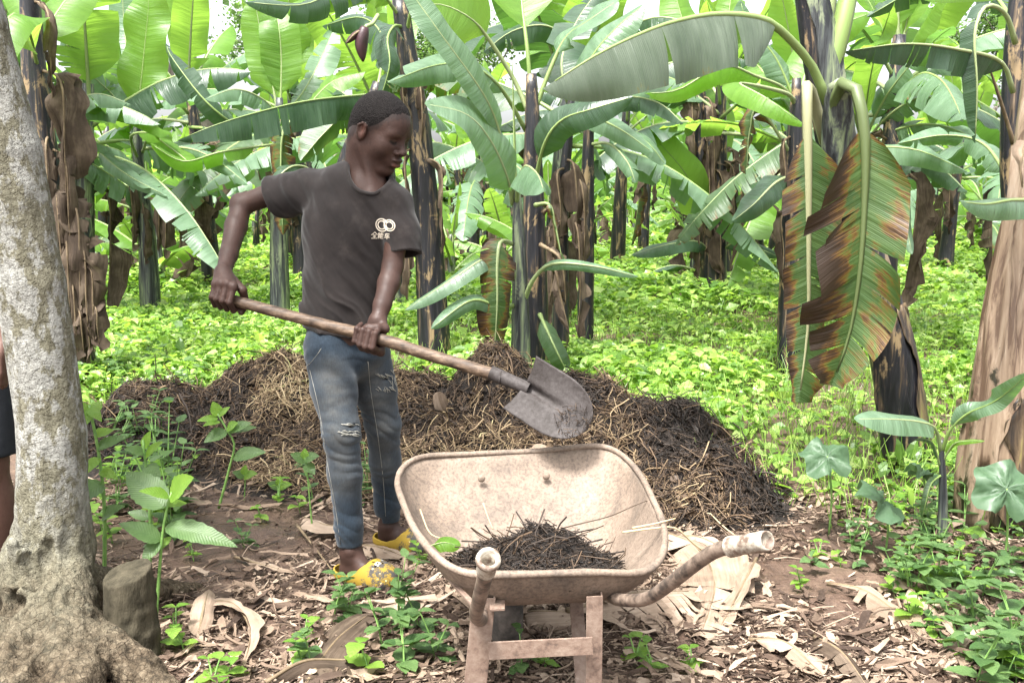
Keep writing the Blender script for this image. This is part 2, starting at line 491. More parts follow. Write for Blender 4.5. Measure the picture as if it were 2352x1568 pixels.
# ------------------------------------------------------------------ banana leaves
def leaf_mesh(cps, half, nref=(0, -0.4, 1), blade0=0.14, ang=(-20, -20), curl=(-25, -25), splits=0, gap=0.35, jit=14, wav=6, nl=30, nu=4,
              rib=0.012, mats=None, seed=0, crumple=0.0, slant=0.25, tipw=0.0, eus=(1, 1), cuts=None, wside=(1, 1)):
    """one leaf: petiole and midrib along the points, a blade of half width `half` on each side, torn into strips where splits > 0"""
    g = np.random.default_rng(seed + 11)
    n = 60
    C = crom(cps, n)
    L = np.sum(np.linalg.norm(np.diff(C, axis=0), axis=1))
    T, S, N = frames(C, nref)
    sv = np.linspace(0, 1, n)
    def prof(v):
        b = np.clip((v - blade0) / (1 - blade0), 0, 1)
        return np.clip(np.minimum(1, (b / 0.13 + 0.02) ** 0.6), 0, 1) * np.maximum(np.clip(1 - np.clip((b - 0.45) / 0.55, 0, 1) ** 2.4, 0, 1) ** 0.75, tipw)
    acc_v, acc_f, acc_u, acc_e, nv = [], [], [], [], 0
    ph = g.uniform(0, 6)
    for side, (a0, cu) in enumerate(zip(ang, curl)):
        s = -1 if side == 0 else 1
        if cuts is not None:
            b = np.concatenate([[blade0], np.array(cuts[side]), [1.0]])
        elif splits:
            m = max(1, int(splits * g.uniform(0.8, 1.25)))
            cut = np.sort(g.uniform(blade0 + 0.06, 0.97, m))
            b = np.concatenate([[blade0], cut, [1.0]])
        else:
            b = np.array([blade0, 1.0])
        for q in range(len(b) - 1):
            v0, v1 = b[q], b[q + 1]
            if v1 - v0 < 0.004:
                continue
            m = max(3, int(nl * (v1 - v0) / (1 - blade0)) + 1)
            da = g.normal(0, jit) if splits else 0.0
            sh = g.uniform(0.3, 1.0) * gap if splits else 0.0
            lenf = g.uniform(0.8, 1.0) if splits else 1.0
            tt = np.linspace(0, 1, m)
            uu = np.linspace(0, 1, nu + 1)
            TT, UU = np.meshgrid(tt, uu, indexing='ij')
            v = v0 + (v1 - v0) * (0.5 + (TT - 0.5) * (1 - sh * UU ** 1.5))
            w = half * wside[side] * prof(v) * lenf
            vc = np.clip(v + slant * UU * w / L, 0, 1)
            idx = lambda A: np.stack([np.interp(vc.ravel(), sv, A[:, k]) for k in range(3)], 1).reshape(*vc.shape, 3)
            Cc, Sc, Nc = idx(C), nrm(idx(S)), nrm(idx(N))
            an = np.radians(a0 + (cu + da) * UU * 0.7 + wav * np.sin(v * L * 13 + ph + s) * UU)
            P = Cc + (s * w * UU * np.cos(an))[..., None] * Sc + (w * UU * np.sin(an))[..., None] * Nc
            if crumple:
                cs = np.array([15, 15, 3.2]) if crumple >= 0.045 else np.array([9, 9, 9.0])
                P = P + crumple * (UU * 0.8 + 0.2)[..., None] * np.stack([fbm(P * cs + 3.1 * k, 3, seed + k) for k in range(3)], -1) * [1, 1, 0.5]
            i = np.arange(m - 1)[:, None] * (nu + 1)
            j = np.arange(nu)[None]
            f = np.stack([i + j, i + nu + 1 + j, i + nu + 2 + j, i + j + 1], -1).reshape(-1, 4)
            if s < 0:
                f = f[:, ::-1]
            acc_v.append(P.reshape(-1, 3)); acc_f.append(f + nv); nv += P.shape[0] * P.shape[1]
            acc_u.append(np.stack([s * UU * w, v * L], -1).reshape(-1, 2)); acc_e.append(UU.ravel() * eus[side])
    nb = sum(len(f) for f in acc_f)
    r = rib * np.interp(sv, [0, blade0, 0.6, 1], [1.35, 1.0, 0.55, 0.15])
    st = slice(0, n, 3)
    Cr = C[st] - N[st] * (r[st] * 0.45)[:, None]
    tv, tf, tu = tube(Cr, r[st], 6, ref=(0.2, 0.5, 0.9))
    Fq = np.concatenate(acc_f + [tf[0] + nv])
    mi = np.concatenate([np.zeros(nb), np.ones(len(tf[0])), np.ones(len(tf[1]))])
    return mesh('leaf', np.concatenate(acc_v + [tv]), [Fq, tf[1] + nv], list(mats or (mat_leaf, mat_rib)), uv=np.concatenate(acc_u + [tu]),
                attrs={'eu': np.concatenate(acc_e + [np.zeros(len(tv))])}, mi=mi)

t = NT('olive_midrib')
mat_rib_olive = t.done(t.principled((0.075, 0.10, 0.035), 0.5, 0.4))
t = NT('cream_midrib')
mat_rib_cream = t.done(t.principled((0.24, 0.24, 0.13), 0.5, 0.4))
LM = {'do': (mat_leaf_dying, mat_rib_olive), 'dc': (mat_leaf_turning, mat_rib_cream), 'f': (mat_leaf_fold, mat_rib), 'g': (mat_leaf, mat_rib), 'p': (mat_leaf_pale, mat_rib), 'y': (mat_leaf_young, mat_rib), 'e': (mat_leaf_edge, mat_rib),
      'd': (mat_leaf_dying, mat_rib), 'x': (mat_dry, mat_rib_dry), 'w': (mat_dry_pale, mat_rib_dry)}

def px_leaf(root, pts, wpx, m='g', seed=0, name=None, label=None, **kw):
    """a leaf whose midrib runs through picture points at given distances; wpx is its half width in pixels there"""
    P = [at(*p) for p in pts]
    half = wpx * mpp(np.mean([p[2] for p in pts]))
    me = leaf_mesh(P, half, mats=LM[m], seed=seed, **kw)
    o = ob(name or ('dry_leaf' if m in 'xw' else 'leaf'), shift(me, root.location), root)
    if label:
        o['label'] = label
    return o

def stem_mesh(P, r, mat, k=12, lump=0.05, seed=0, n=26):
    C = crom(P, n)
    rr = np.interp(np.linspace(0, 1, n), np.linspace(0, 1, len(r)), r)
    V, F, uv = tube(C, rr, k, lump=lump, seed=seed)
    return mesh('pseudostem', V, F, mat, uv=uv)

# ------------------------------------------------------------------ banana plants of the grove: a few kinds, copied
def banana_kind(seed, H, nleaf, L, dry=5, stem=mat_stem_dark, r0=0.108, young=False, lean=0.12):
    g = np.random.default_rng(seed)
    parts = []
    la = g.uniform(0, 6.28)
    top = np.array([lean * H * math.cos(la) * 0.6, lean * H * math.sin(la) * 0.6, H])
    P = [np.zeros(3), top * [0.35, 0.35, 0.5], top]
    parts.append(('pseudostem', stem_mesh(P, [r0 * 1.2, r0, r0 * 0.8, r0 * 0.5], stem, 10, 0.08, seed, 16)))
    for i in range(nleaf):
        az = i * 2.4 + g.uniform(-0.3, 0.3)
        k = i / max(1, nleaf - 1)                      # 0 youngest, upright; 1 oldest, drooping
        el = R(82 - 84 * k + g.uniform(-8, 8))
        l = L * g.uniform(0.85, 1.12) * (0.75 + 0.25 * min(1, 3 * k))
        d = np.array([math.cos(az) * math.cos(el), math.sin(az) * math.cos(el), math.sin(el)])
        b = top - [0, 0, 0.12 + 0.55 * k]
        sag = (0.08 + 0.50 * k) * l
        pts = [b + d * l * s - np.array([0, 0, sag * s ** 2.3]) for s in (0, 0.2, 0.45, 0.7, 0.88, 1.0)]
        half = l * g.uniform(0.125, 0.165)
        side = np.cross(d, [0, 0, 1])
        nref = np.array([0, 0, 1.0]) + 0.35 * side * g.uniform(-1, 1) - d * 0.6 * (1 - k)
        fold = g.uniform(-35, 8) if k > 0.2 else g.uniform(5, 25)
        pick = g.uniform()
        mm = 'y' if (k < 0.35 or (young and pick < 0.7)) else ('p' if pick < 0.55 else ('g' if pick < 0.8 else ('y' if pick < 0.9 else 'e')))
        parts.append(('leaf', leaf_mesh(pts, half, nref, 0.15, (fold, fold + g.uniform(-12, 12)), (-30, -30), splits=int(g.integers(2, 16) * (0.3 + k)), gap=0.28,
                                        jit=16, wav=7, nl=18, nu=3, rib=0.018, mats=LM[mm], seed=seed * 31 + i)))
    for i in range(dry):
        az = g.uniform(0, 6.28)
        z0 = H * g.uniform(0.5, 0.92)
        l = min(z0 - 0.1, g.uniform(0.8, 1.5))
        o2 = np.array([math.cos(az), math.sin(az), 0])
        ax = top * (z0 / H) ** 1.3
        ax[2] = z0
        pts = [ax + o2 * r0 * 0.6, ax + o2 * (r0 + 0.16) + [0, 0, 0.03], ax + o2 * (r0 + 0.15) - [0, 0, l * 0.45], ax + o2 * (r0 + 0.05) - [0, 0, l]]
        parts.append(('dry_leaf', leaf_mesh(pts, g.uniform(0.13, 0.22), tuple(o2 + [0, 0, 0.2]), 0.08, (-35, -35), (-50, -50), splits=3, gap=0.35, jit=35, wav=18,
                                            nl=12, nu=2, rib=0.012, mats=LM['x' if g.uniform() < 0.85 else 'd'], seed=seed * 57 + i, crumple=0.07)))
    return parts

KINDS = [banana_kind(1, 2.2, 10, 2.0, 2), banana_kind(2, 2.6, 11, 2.1, 2), banana_kind(3, 1.5, 10, 1.7, 1, young=True, r0=0.09),
         banana_kind(4, 2.4, 11, 2.2, 2, stem=mat_stem_green), banana_kind(5, 0.7, 6, 1.15, 1, stem=mat_stem_green, r0=0.05, young=True),
         banana_kind(6, 2.8, 11, 2.0, 3)]

def plant(kind, p, rz, s, label, group=None, name='banana_plant'):
    root = thing(name, label, 'banana plant', (p[0], p[1], 0), group)
    root.rotation_euler = (0, 0, rz)
    root.scale = (s, s, s)
    for nm, me in KINDS[kind]:
        ob(nm, me, root)
    return root
# ------------------------------------------------------------------ the grove
g = np.random.default_rng(42)
# plants that can be told apart, by the foot of the stem in the picture
NAMED = [
    (0, (352, 668), 0.3, 0.9, 'banana plant with two-tone stem standing alone between trunk and boy'),
    (3, (300, 560), 1.9, 1.0, 'banana plant wrapped in dry brown leaves just behind the two-tone stem'),
    (1, (640, 580), 2.6, 0.95, 'banana plant with yellowed hanging leaves seen under the boy\'s raised arm'),
    (5, (1645, 705), 1.0, 0.92, 'banana plant with shaggy dry leaves on its stem, in the open middle ground'),
    (4, (1590, 640), 0.4, 1.0, 'small banana sucker with low leaves beside the shaggy stem'),
    (0, (1085, 625), 4.0, 0.95, 'banana plant with pale banded stem just right of the boy\'s shoulder'),
    (1, (1475, 600), 5.0, 0.9, 'banana plant with slim dark stem beyond the shaggy one'),
    (2, (2265, 610), 2.0, 0.95, 'banana plant at the edge of the open green clearing'),
    (3, (1800, 640), 0.0, 1.0, 'banana plant half hidden behind the browned hanging leaves'),
    (4, (585, 560), 3.3, 1.1, 'young banana plant with upright yellow-green leaves over the boy\'s arm'),
]
taken = []
EXTRA = [(3, 1268, 9.2, .7, 1.0, 'banana plant hidden behind the shovel plant, its leaves fanning above it'), (1, 1668, 14, 2.0, 1.0, 'banana plant right behind the shaggy stem'), (5, 2040, 8.3, 4.0, .92, 'banana plant whose stem hides behind the browned hanging leaves'),
         (0, 1840, 10.5, 1.2, 1.0, 'banana plant in the gap left of the leaning stem'), (3, 905, 10.5, 3.0, 1.0, 'banana plant rising behind the boy\'s head'), (3, 175, 9.3, 0.5, .95, 'banana plant with pale leaves seen over the dry curtain'),
         (1, 30, 8.8, 2.2, .9, 'banana plant standing behind the grey trunk'), (5, 690, 11.5, 5.0, .95, 'banana plant between the glowing leaves and the boy\'s neck'), (0, 2180, 15.5, 2.9, 1.0, 'banana plant in the middle of the right-hand clearing'),
         (3, 2330, 11.0, 1.4, 1.0, 'banana plant beyond the tall black stem at the right'), (1, 1420, 16.5, 3.6, 1.05, 'banana plant at the end of the open alley'), (5, 480, 13.0, 0.2, 1.0, 'banana plant near the foot of the tall grey tree')]
for k, px, yy, rz, s, lab in EXTRA:
    p = at(px, 440, yy)
    plant(k, p, rz, s, lab, 'banana plants of the grove')
    taken.append((p.x, p.y))
for k, (px, py), rz, s, lab in NAMED:
    p = gnd(px, py)
    plant(k, p, rz, s, lab, 'banana plants of the grove')
    taken.append((p.x, p.y))
n = 0
for row in range(15):
    yy = 9.6 + row * 2.5 + 0.06 * row * row
    for c in range(-16, 17):
        x = c * 2.75 + (row % 2) * 1.4 + g.uniform(-0.7, 0.7)
        y = yy + g.uniform(-0.9, 0.9)
        if abs(x) > 0.62 * y + 1.5:
            continue
        px = x / (y * CP) * FPX + PW / 2
        if min([math.hypot(x - a, y - b) for a, b in taken]) < 1.7:
            continue
        if y < 12.5 and (430 < px < 1020 or 1240 < px < 1600 or px > 1780):
            continue
        if y < 20 and 2080 < px < 2300:
            continue
        if y < 19 and 1330 < px < 1440:
            continue
        taken.append((x, y))
        far = 'in the far rows of the grove' if y > 24 else 'in the middle rows of the grove'
        plant(int(g.choice([0, 1, 2, 2, 3, 4, 5, 2])), (x, y), g.uniform(0, 6.28), g.uniform(0.85, 1.15),
              'green banana plant with dark stem ' + far, 'banana plants ' + far)
        n += 1
g2 = np.random.default_rng(91)
for k in range(64):                             # suckers and young plants between the rows
    y = g2.uniform(11, 32); x = g2.uniform(-0.55, 0.55) * y
    px = x / (y * CP) * FPX + PW / 2
    if (y < 17 and (1310 < px < 1560 or px > 2040 or 560 < px < 700)) or min([math.hypot(x - a, y - b) for a, b in taken]) < 0.6:
        continue
    plant(4 if k % 3 else 2, (x, y), g2.uniform(0, 6.28), g2.uniform(0.8, 1.5) if k % 3 else g2.uniform(0.6, 0.85), 'young banana sucker growing between the rows of stems', 'young banana suckers between the rows')
print('grove plants', n)

# ------------------------------------------------------------------ trees behind the grove
mat_bark = M_plain('grey_bark', (0.10, 0.085, 0.07), (0.26, 0.23, 0.20), 5, 0.9, 0.1, 0.8, 14, 0.03, (1, 1, 0.25))
t = NT('tree_foliage')
c = t.ramp(t.island(), [(0.0, (0.05, 0.10, 0.03)), (1.0, (0.12, 0.20, 0.06))])
mat_fol = t.leafy(c, t.mix(1.0, c, (2.4, 2.4, 1.6, 1), 'MULTIPLY'), 0.4, 0.5, 0.3)
LT_V = np.array([[0, 0, 0], [-0.5, 0.45, 0.05], [0.5, 0.45, 0.05], [0, 1.0, -0.05]])
LT_F = np.array([[0, 2, 3], [0, 3, 1]])

def tree(base, H, r, seed, label, dens=2600, crown=(0.45, 1.0), lsz=0.22, lean=(0, 0), spread=0.3):
    g = np.random.default_rng(seed)
    root = thing('tree', label, 'tree', base, 'trees behind the grove')
    A = Acc()
    tips = []
    def limb(p, d, l, r, depth):
        q = [p]
        for s in range(4):
            d = nrm(d + g.normal(0, 0.13, 3) + np.array([0, 0, 0.05]))
            q.append(q[-1] + d * l / 4)
        C = crom(q, 10)
        A.add(*tube(C, np.linspace(r, r * 0.55, 10), 7, lump=0.08, seed=seed)[:2])
        if depth >= 1:
            tips.extend([C[4], C[6], C[8], C[9]])
        if depth < 3:
            for _ in range(3 if depth else 4):
                dd = nrm(d + g.normal(0, 0.55, 3) + np.array([0, 0, 0.15]))
                limb(C[int(g.integers(5, 10))], dd, l * g.uniform(0.5, 0.75), r * 0.5, depth + 1)
    limb(np.zeros(3), np.array([lean[0], lean[1], 1.0]), H * crown[0] * 1.15, r, 0)
    ob('trunk', A.mesh('trunk', mat_bark), root)
    tips = np.array(tips)
    P = tips[g.integers(0, len(tips), dens)] + g.normal(0, H * 0.035, (dens, 3)) * [1, 1, 0.7]
    V, F = scatter(LT_V, LT_F, P, g.normal(0, 1, (dens, 3)), g.normal(0, 0.6, (dens, 3)) + [0, 0, 1], g.uniform(0.6, 1.3, dens) * lsz)
    ob('crown', mesh('crown', V, F, mat_fol, smooth=False), root)
    return root
b = gnd(462, 545); tree(b, 15, 0.34, 3, 'tall grey tree with forked bare limbs above the grove', 3000, lean=(-0.03, 0))
b = gnd(535, 520); tree((b.x, b.y, 0), 17, 0.36, 8, 'second grey tree with a thick straight trunk beside the forked one', 3000, lean=(0.01, 0))
b = gnd(760, 492); tree((b.x, b.y, 0), 16, 0.3, 12, 'leafy tree far behind the boy\'s head', 6000)
b = gnd(2290, 490); tree((b.x, b.y, 0), 13, 0.3, 15, 'pale leafy tree beyond the clearing', 6000)
b = gnd(1000, 488); tree((b.x, b.y, 0), 14, 0.3, 21, 'rounded tree beyond the middle of the grove', 6000)

# the far edge of the grove reads as one mass of leaves
g = np.random.default_rng(5)
m = 26000
yy = g.uniform(54, 72, m)
xx = g.uniform(-0.62, 0.62, m) * yy
hh = 2.6 + 1.6 * fbm(np.stack([xx * 0.18, yy * 0.05, xx * 0], -1), 3, 4)
zz = g.uniform(0, 1, m) ** 0.8 * hh
V, F = scatter(LT_V * [0.5, 1, 1], LT_F, np.stack([xx, yy, zz], 1), g.normal(0, 1, (m, 3)) * [1, 1, 0.6], g.normal(0, 0.6, (m, 3)) + [0, -0.3, 1], g.uniform(0.5, 1.4, m))
ob('far_grove', mesh('far_grove', V, F, mat_fol, smooth=False), kind='stuff', label='mass of green leaves at the far edge of the grove', cat='grove')

# ------------------------------------------------------------------ leafy ground cover between the plants: nobody could count it
t = NT('ground_cover')
isl = t.island()
c = t.ramp(isl, [(0.0, (0.050, 0.110, 0.018)), (0.4, (0.145, 0.265, 0.040)), (0.8, (0.245, 0.37, 0.075)), (1.0, (0.33, 0.42, 0.15))])
mat_cover = t.leafy(c, t.mix(1.0, c, (2.0, 2.0, 1.2, 1), 'MULTIPLY'), 0.42, 0.38, 0.5)
BL_V = np.array([[0, 0, 0], [-0.36, 0.3, 0.07], [0, 0.38, 0], [0.36, 0.3, 0.07], [-0.22, 0.75, 0.02], [0.22, 0.75, 0.02], [0, 0.74, -0.04], [0, 1.05, -0.16]])
BL_F = np.array([[0, 2, 1], [0, 3, 2], [1, 2, 6], [1, 6, 4], [2, 3, 5], [2, 5, 6], [4, 6, 7], [6, 5, 7]])
QL_V = np.array([[0, 0, 0], [-0.4, 0.45, 0.08], [0.4, 0.45, 0.08], [0, 1.05, -0.1], [0, 0.48, 0]])
QL_F = np.array([[0, 4, 1], [0, 2, 4], [1, 4, 3], [4, 2, 3]])

def heap_edge(x):
    """how near the camera the ground cover comes: behind the compost on the left and middle, close by on the right"""
    return np.interp(x, [-4, -2.6, -1.9, -1.2, 0.0, 0.6, 1.05, 1.3, 1.6, 2.5], [4.9, 5.3, 5.7, 5.8, 5.5, 4.95, 4.0, 3.65, 3.5, 3.3])

def cover(n, y0, y1, size, hgt, seed, tv, tf, power=1.0):
    g = np.random.default_rng(seed)
    y = y0 + (y1 - y0) * g.uniform(0, 1, n) ** power
    x = g.uniform(-0.66, 0.66, n) * (y + 0.6)
    d = fbm(np.stack([x * 0.9, y * 0.9, x * 0], -1), 3, 31)
    e = heap_edge(x)
    k = np.clip((y - e) / 0.8, 0, 1)
    keep = g.uniform(0, 1, n) < k * np.clip(0.72 + 1.25 * d, 0.10, 1)
    x, y, d, k = x[keep], y[keep], d[keep], k[keep]
    n = len(x)
    h = hgt * (0.65 + 0.55 * d) * (0.4 + 0.6 * k)
    z = gz(x, y) + np.clip(h, 0.03, None) * g.uniform(0.12, 1, n) ** 0.55
    P = np.stack([x, y, z], 1)
    T = np.stack([g.normal(0, 1, n), g.normal(0, 1, n), g.normal(-0.15, 0.3, n)], 1)
    N = np.stack([g.normal(0, 0.38, n), g.normal(-0.1, 0.38, n), np.ones(n)], 1)
    return scatter(tv, tf, P, T, N, size * (0.5 + 1.1 * g.uniform(0, 1, n) ** 1.6))
V1, F1 = cover(104000, 3.4, 10, 0.064, 0.26, 1, BL_V, BL_F, 1.15)
V2, F2 = cover(124000, 10, 22, 0.10, 0.30, 2, QL_V, QL_F)
V3, F3 = cover(92000, 22, 58, 0.24, 0.32, 3, QL_V, QL_F)
A = Acc().add(V1, F1).add(V2, F2).add(V3, F3)
# thin stalks and grass blades standing among the leaves
n = 9000
y = rng.uniform(3.6, 12, n); x = rng.uniform(-0.56, 0.56, n) * (y + 0.5)
k = rng.uniform(0, 1, n) < np.clip((y - heap_edge(x) + 0.15) / 0.7, 0, 1)
x, y = x[k], y[k]; n = len(x)
Vs, Fs, _ = strands(np.stack([x, y, gz(x, y) + 0.12], 1), np.stack([rng.normal(0, 0.3, n), rng.normal(0, 0.3, n), np.ones(n)], 1), rng.uniform(0.15, 0.38, n), rng.uniform(0.0012, 0.0026, n), 3, 0.2, 4)
A.add(Vs, Fs)
ob('ground_cover', A.mesh('ground_cover', mat_cover, smooth=False), kind='stuff', label='bright green knee-high leafy ground cover between the banana plants', cat='ground cover')
# ------------------------------------------------------------------ banana plants that stand out, built one by one
HANG = dict(nref=(0.15, -1, 0.15))
FACE = dict(nref=(0, -0.8, 0.6))

def hero(name, base, label, stems, group='banana plants near the compost heap'):
    root = thing(name, label, 'banana plant', (base.x, base.y, 0), group)
    for pts, rad, mat in stems:
        P = [at(*p) for p in pts]
        if P[0].z > -0.04:                       # carry the stem down to the soil
            P[0] = Vector((P[0].x + (P[0].x - P[1].x) * 0.15, P[0].y, -0.05))
        r = [q * mpp(pts[0][2]) for q in rad]
        ob('pseudostem', shift(stem_mesh(P, r, mat, 16, 0.06, len(label)), root.location), root)
    return root

# the plant behind the shovel, with its suckers
Yc = 6.3
A1 = hero('banana_plant', at(1225, 830, Yc), 'banana plant with black stem and fan of upright leaves behind the shovel blade',
          [([(1232, 880, Yc), (1228, 600, Yc), (1225, 400, Yc), (1222, 235, Yc), (1220, 170, Yc)], [36, 30, 27, 22, 12], mat_stem_dark)])
px_leaf(A1, [(1222, 250, Yc), (1212, 120, Yc), (1200, 20, Yc + .1), (1190, -90, Yc + .3), (1178, -190, Yc + .6)], 78, 'y', 1, blade0=0.34, ang=(12, 12), curl=(10, 10), **FACE)
px_leaf(A1, [(1216, 262, Yc), (1180, 180, Yc), (1120, 85, Yc - .1), (1078, 40, Yc - .2), (1010, 10, Yc - .3), (940, 20, Yc - .4)], 68, 'y', 2, blade0=0.5, ang=(-10, 18), curl=(-20, 0), nref=(0.1, -0.9, 0.5))
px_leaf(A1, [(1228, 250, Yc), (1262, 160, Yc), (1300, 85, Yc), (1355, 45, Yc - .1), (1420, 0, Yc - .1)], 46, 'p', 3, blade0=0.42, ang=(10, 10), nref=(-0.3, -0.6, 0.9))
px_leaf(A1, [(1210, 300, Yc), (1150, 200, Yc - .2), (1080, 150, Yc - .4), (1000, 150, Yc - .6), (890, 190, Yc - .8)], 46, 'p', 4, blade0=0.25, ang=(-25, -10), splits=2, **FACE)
px_leaf(A1, [(1226, 430, Yc), (1250, 330, Yc - .2), (1290, 275, Yc - .3), (1360, 250, Yc - .4), (1455, 222, Yc - .4)], 42, 'g', 5, blade0=0.22, ang=(10, -25), **FACE)
px_leaf(A1, [(1228, 470, Yc - .1), (1262, 470, Yc - .3), (1276, 520, Yc - .3), (1292, 600, Yc - .3)], 14, 'd', 6, ang=(-50, -50), splits=4, crumple=0.03, **HANG)
px_leaf(A1, [(1240, 560, Yc - .1), (1285, 590, Yc - .25), (1296, 640, Yc - .25), (1300, 705, Yc - .2)], 30, 'x', 7, ang=(-50, -30), splits=4, crumple=0.05, **HANG)
px_leaf(A1, [(1240, 720, Yc - .1), (1262, 770, Yc - .3), (1285, 820, Yc - .35), (1310, 870, Yc - .3)], 30, 'e', 8, blade0=0.1, ang=(-15, -25), **HANG)
px_leaf(A1, [(1246, 610, Yc), (1275, 620, Yc - .2), (1290, 690, Yc - .2), (1310, 770, Yc - .2)], 16, 'x', 9, ang=(-60, -60), splits=5, crumple=0.05, **HANG)
px_leaf(A1, [(1240, 500, Yc), (1265, 480, Yc - .1), (1275, 560, Yc - .1), (1262, 700, Yc - .1)], 14, 'x', 77, ang=(-60, -60), splits=5, crumple=0.05, **HANG)

Ys = 5.95
A2 = hero('banana_plant', at(1195, 850, Ys), 'young pale-stemmed banana sucker with broad left-hand leaves in front of the black stem',
          [([(1196, 870, Ys), (1194, 640, Ys), (1188, 470, Ys), (1183, 420, Ys)], [26, 22, 17, 9], mat_stem_green)])
px_leaf(A2, [(1184, 470, Ys), (1182, 330, Ys), (1176, 130, Ys)], 3.5, 'y', 10, blade0=0.02, ang=(60, 60), curl=(40, 40), **FACE)      # the rolled new leaf
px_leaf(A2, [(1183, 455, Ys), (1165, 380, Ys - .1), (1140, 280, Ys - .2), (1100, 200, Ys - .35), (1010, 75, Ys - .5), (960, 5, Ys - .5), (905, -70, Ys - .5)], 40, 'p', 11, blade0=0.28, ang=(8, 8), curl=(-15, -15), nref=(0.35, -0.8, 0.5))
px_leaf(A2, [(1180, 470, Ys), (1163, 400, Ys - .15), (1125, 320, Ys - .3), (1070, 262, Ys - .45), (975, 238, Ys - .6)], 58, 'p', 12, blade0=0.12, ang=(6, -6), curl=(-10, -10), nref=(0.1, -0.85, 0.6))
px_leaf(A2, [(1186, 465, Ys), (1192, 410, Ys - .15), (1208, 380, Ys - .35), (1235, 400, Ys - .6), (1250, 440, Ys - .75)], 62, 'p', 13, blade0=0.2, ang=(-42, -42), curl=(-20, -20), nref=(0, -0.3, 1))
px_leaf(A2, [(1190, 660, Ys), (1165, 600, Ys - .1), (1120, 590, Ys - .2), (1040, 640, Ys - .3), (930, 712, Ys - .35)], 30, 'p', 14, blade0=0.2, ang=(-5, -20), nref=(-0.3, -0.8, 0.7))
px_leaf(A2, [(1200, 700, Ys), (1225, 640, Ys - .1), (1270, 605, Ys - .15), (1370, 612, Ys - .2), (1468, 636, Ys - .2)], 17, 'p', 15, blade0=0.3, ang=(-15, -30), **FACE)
px_leaf(A2, [(1180, 560, Ys), (1150, 555, Ys - .2), (1142, 610, Ys - .25), (1142, 700, Ys - .25), (1135, 815, Ys - .2)], 52, 'd', 16, blade0=0.2, ang=(-12, -12), splits=7, gap=0.12, **HANG)
px_leaf(A2, [(1185, 700, Ys), (1140, 700, Ys - .2), (1080, 690, Ys - .3), (990, 755, Ys - .4)], 24, 'p', 17, blade0=0.3, ang=(-30, -5), **FACE)

Yb = 6.9
A3 = hero('banana_plant', at(1290, 800, Yb), 'slender black banana stem with ragged dry leaves right behind the shovel plant',
          [([(1288, 830, Yb), (1290, 500, Yb), (1305, 320, Yb), (1312, 230, Yb)], [22, 19, 15, 8], mat_stem_dark)])
for q, (x0, y0, l, w) in enumerate([(1318, 380, 190, 26), (1335, 420, 220, 16), (1280, 400, 170, 20), (1325, 520, 260, 14), (1262, 520, 250, 16)]):
    px_leaf(A3, [(1300, y0 - 15, Yb), (x0, y0, Yb - .15), (x0 + 8, y0 + l * .5, Yb - .15), (x0 + 2, y0 + l, Yb - .1)], w * 1.1, 'x', 20 + q, ang=(-25, -25), curl=(-40, -40), splits=2, crumple=0.07, rib=0.008, **HANG)
px_leaf(A3, [(1312, 250, Yb), (1370, 270, Yb - .2), (1430, 300, Yb - .4), (1500, 350, Yb - .5)], 32, 'p', 26, blade0=0.15, ang=(-5, -30), **FACE)
px_leaf(A3, [(1310, 240, Yb), (1360, 130, Yb), (1420, 60, Yb), (1480, 10, Yb)], 50, 'p', 27, ang=(-20, 10), **FACE)
px_leaf(A3, [(1312, 240, Yb), (1290, 140, Yb + .3), (1330, 40, Yb + .6), (1390, -40, Yb + .8)], 55, 'g', 28, ang=(-20, 10), splits=5, **FACE)

# the stem behind the boy's shoulder, with the flower bud
Yd = 7.4
A4 = hero('banana_plant', at(985, 690, Yd), 'leaning banana stem with pale bands and dark flower bud behind the boy\'s head',
          [([(998, 760, Yd), (985, 560, Yd), (965, 330, Yd), (935, 120, Yd), (918, 0, Yd)], [40, 34, 30, 26, 18], mat_stem_dark)])
px_leaf(A4, [(925, 60, Yd), (905, 60, Yd - .3), (890, 90, Yd - .5), (895, 150, Yd - .6), (870, 240, Yd - .6)], 40, 'g', 30, blade0=0.15, ang=(-25, -25), splits=3, **HANG)
px_leaf(A4, [(922, 40, Yd), (860, -30, Yd - .3), (780, -20, Yd - .5), (640, 25, Yd - .8)], 48, 'y', 31, ang=(-25, -10), splits=8, **FACE)
px_leaf(A4, [(922, 30, Yd), (880, -60, Yd), (800, -40, Yd - .5), (700, 10, Yd - 1.0), (560, 5, Yd - 1.2)], 55, 'g', 32, ang=(-35, -10), splits=9, **FACE)
px_leaf(A4, [(930, 90, Yd), (960, -10, Yd - .2), (1060, -50, Yd - .4), (1180, -20, Yd - .6), (1300, 15, Yd - .8)], 42, 'y', 33, ang=(-35, 0), splits=3, nref=(0, -0.9, 0.4))
for q, (x0, y0, l, w) in enumerate([(925, 190, 150, 14), (965, 200, 130, 14), (930, 360, 250, 15), (1010, 380, 200, 10), (935, 540, 150, 12)]):
    px_leaf(A4, [(950, y0 - 20, Yd), (x0, y0, Yd - .12), (x0 + 5, y0 + l * .5, Yd - .14), (x0 + 3, y0 + l, Yd - .1)], w * 1.2, 'x', 35 + q, ang=(-25, -25), curl=(-40, -40), splits=2, crumple=0.06, rib=0.008, **HANG)
mat_bud = M_plain('flower_bud', (0.022, 0.009, 0.012), (0.06, 0.026, 0.03), 14, 0.45, 0.4)
bp = [at(868, 35, Yd - .5), at(855, 55, Yd - .6), at(842, 60, Yd - .65), at(838, 70, Yd - .65)]
V, F, uv = tube(crom(bp, 8), 0.014, 8)
st = ob('flower_stalk', shift(mesh('flower_stalk', V, F, mat_rib), A4.location), A4)
C = crom([at(838, 62, Yd - .65), at(830, 100, Yd - .65), at(834, 142, Yd - .65)], 12)
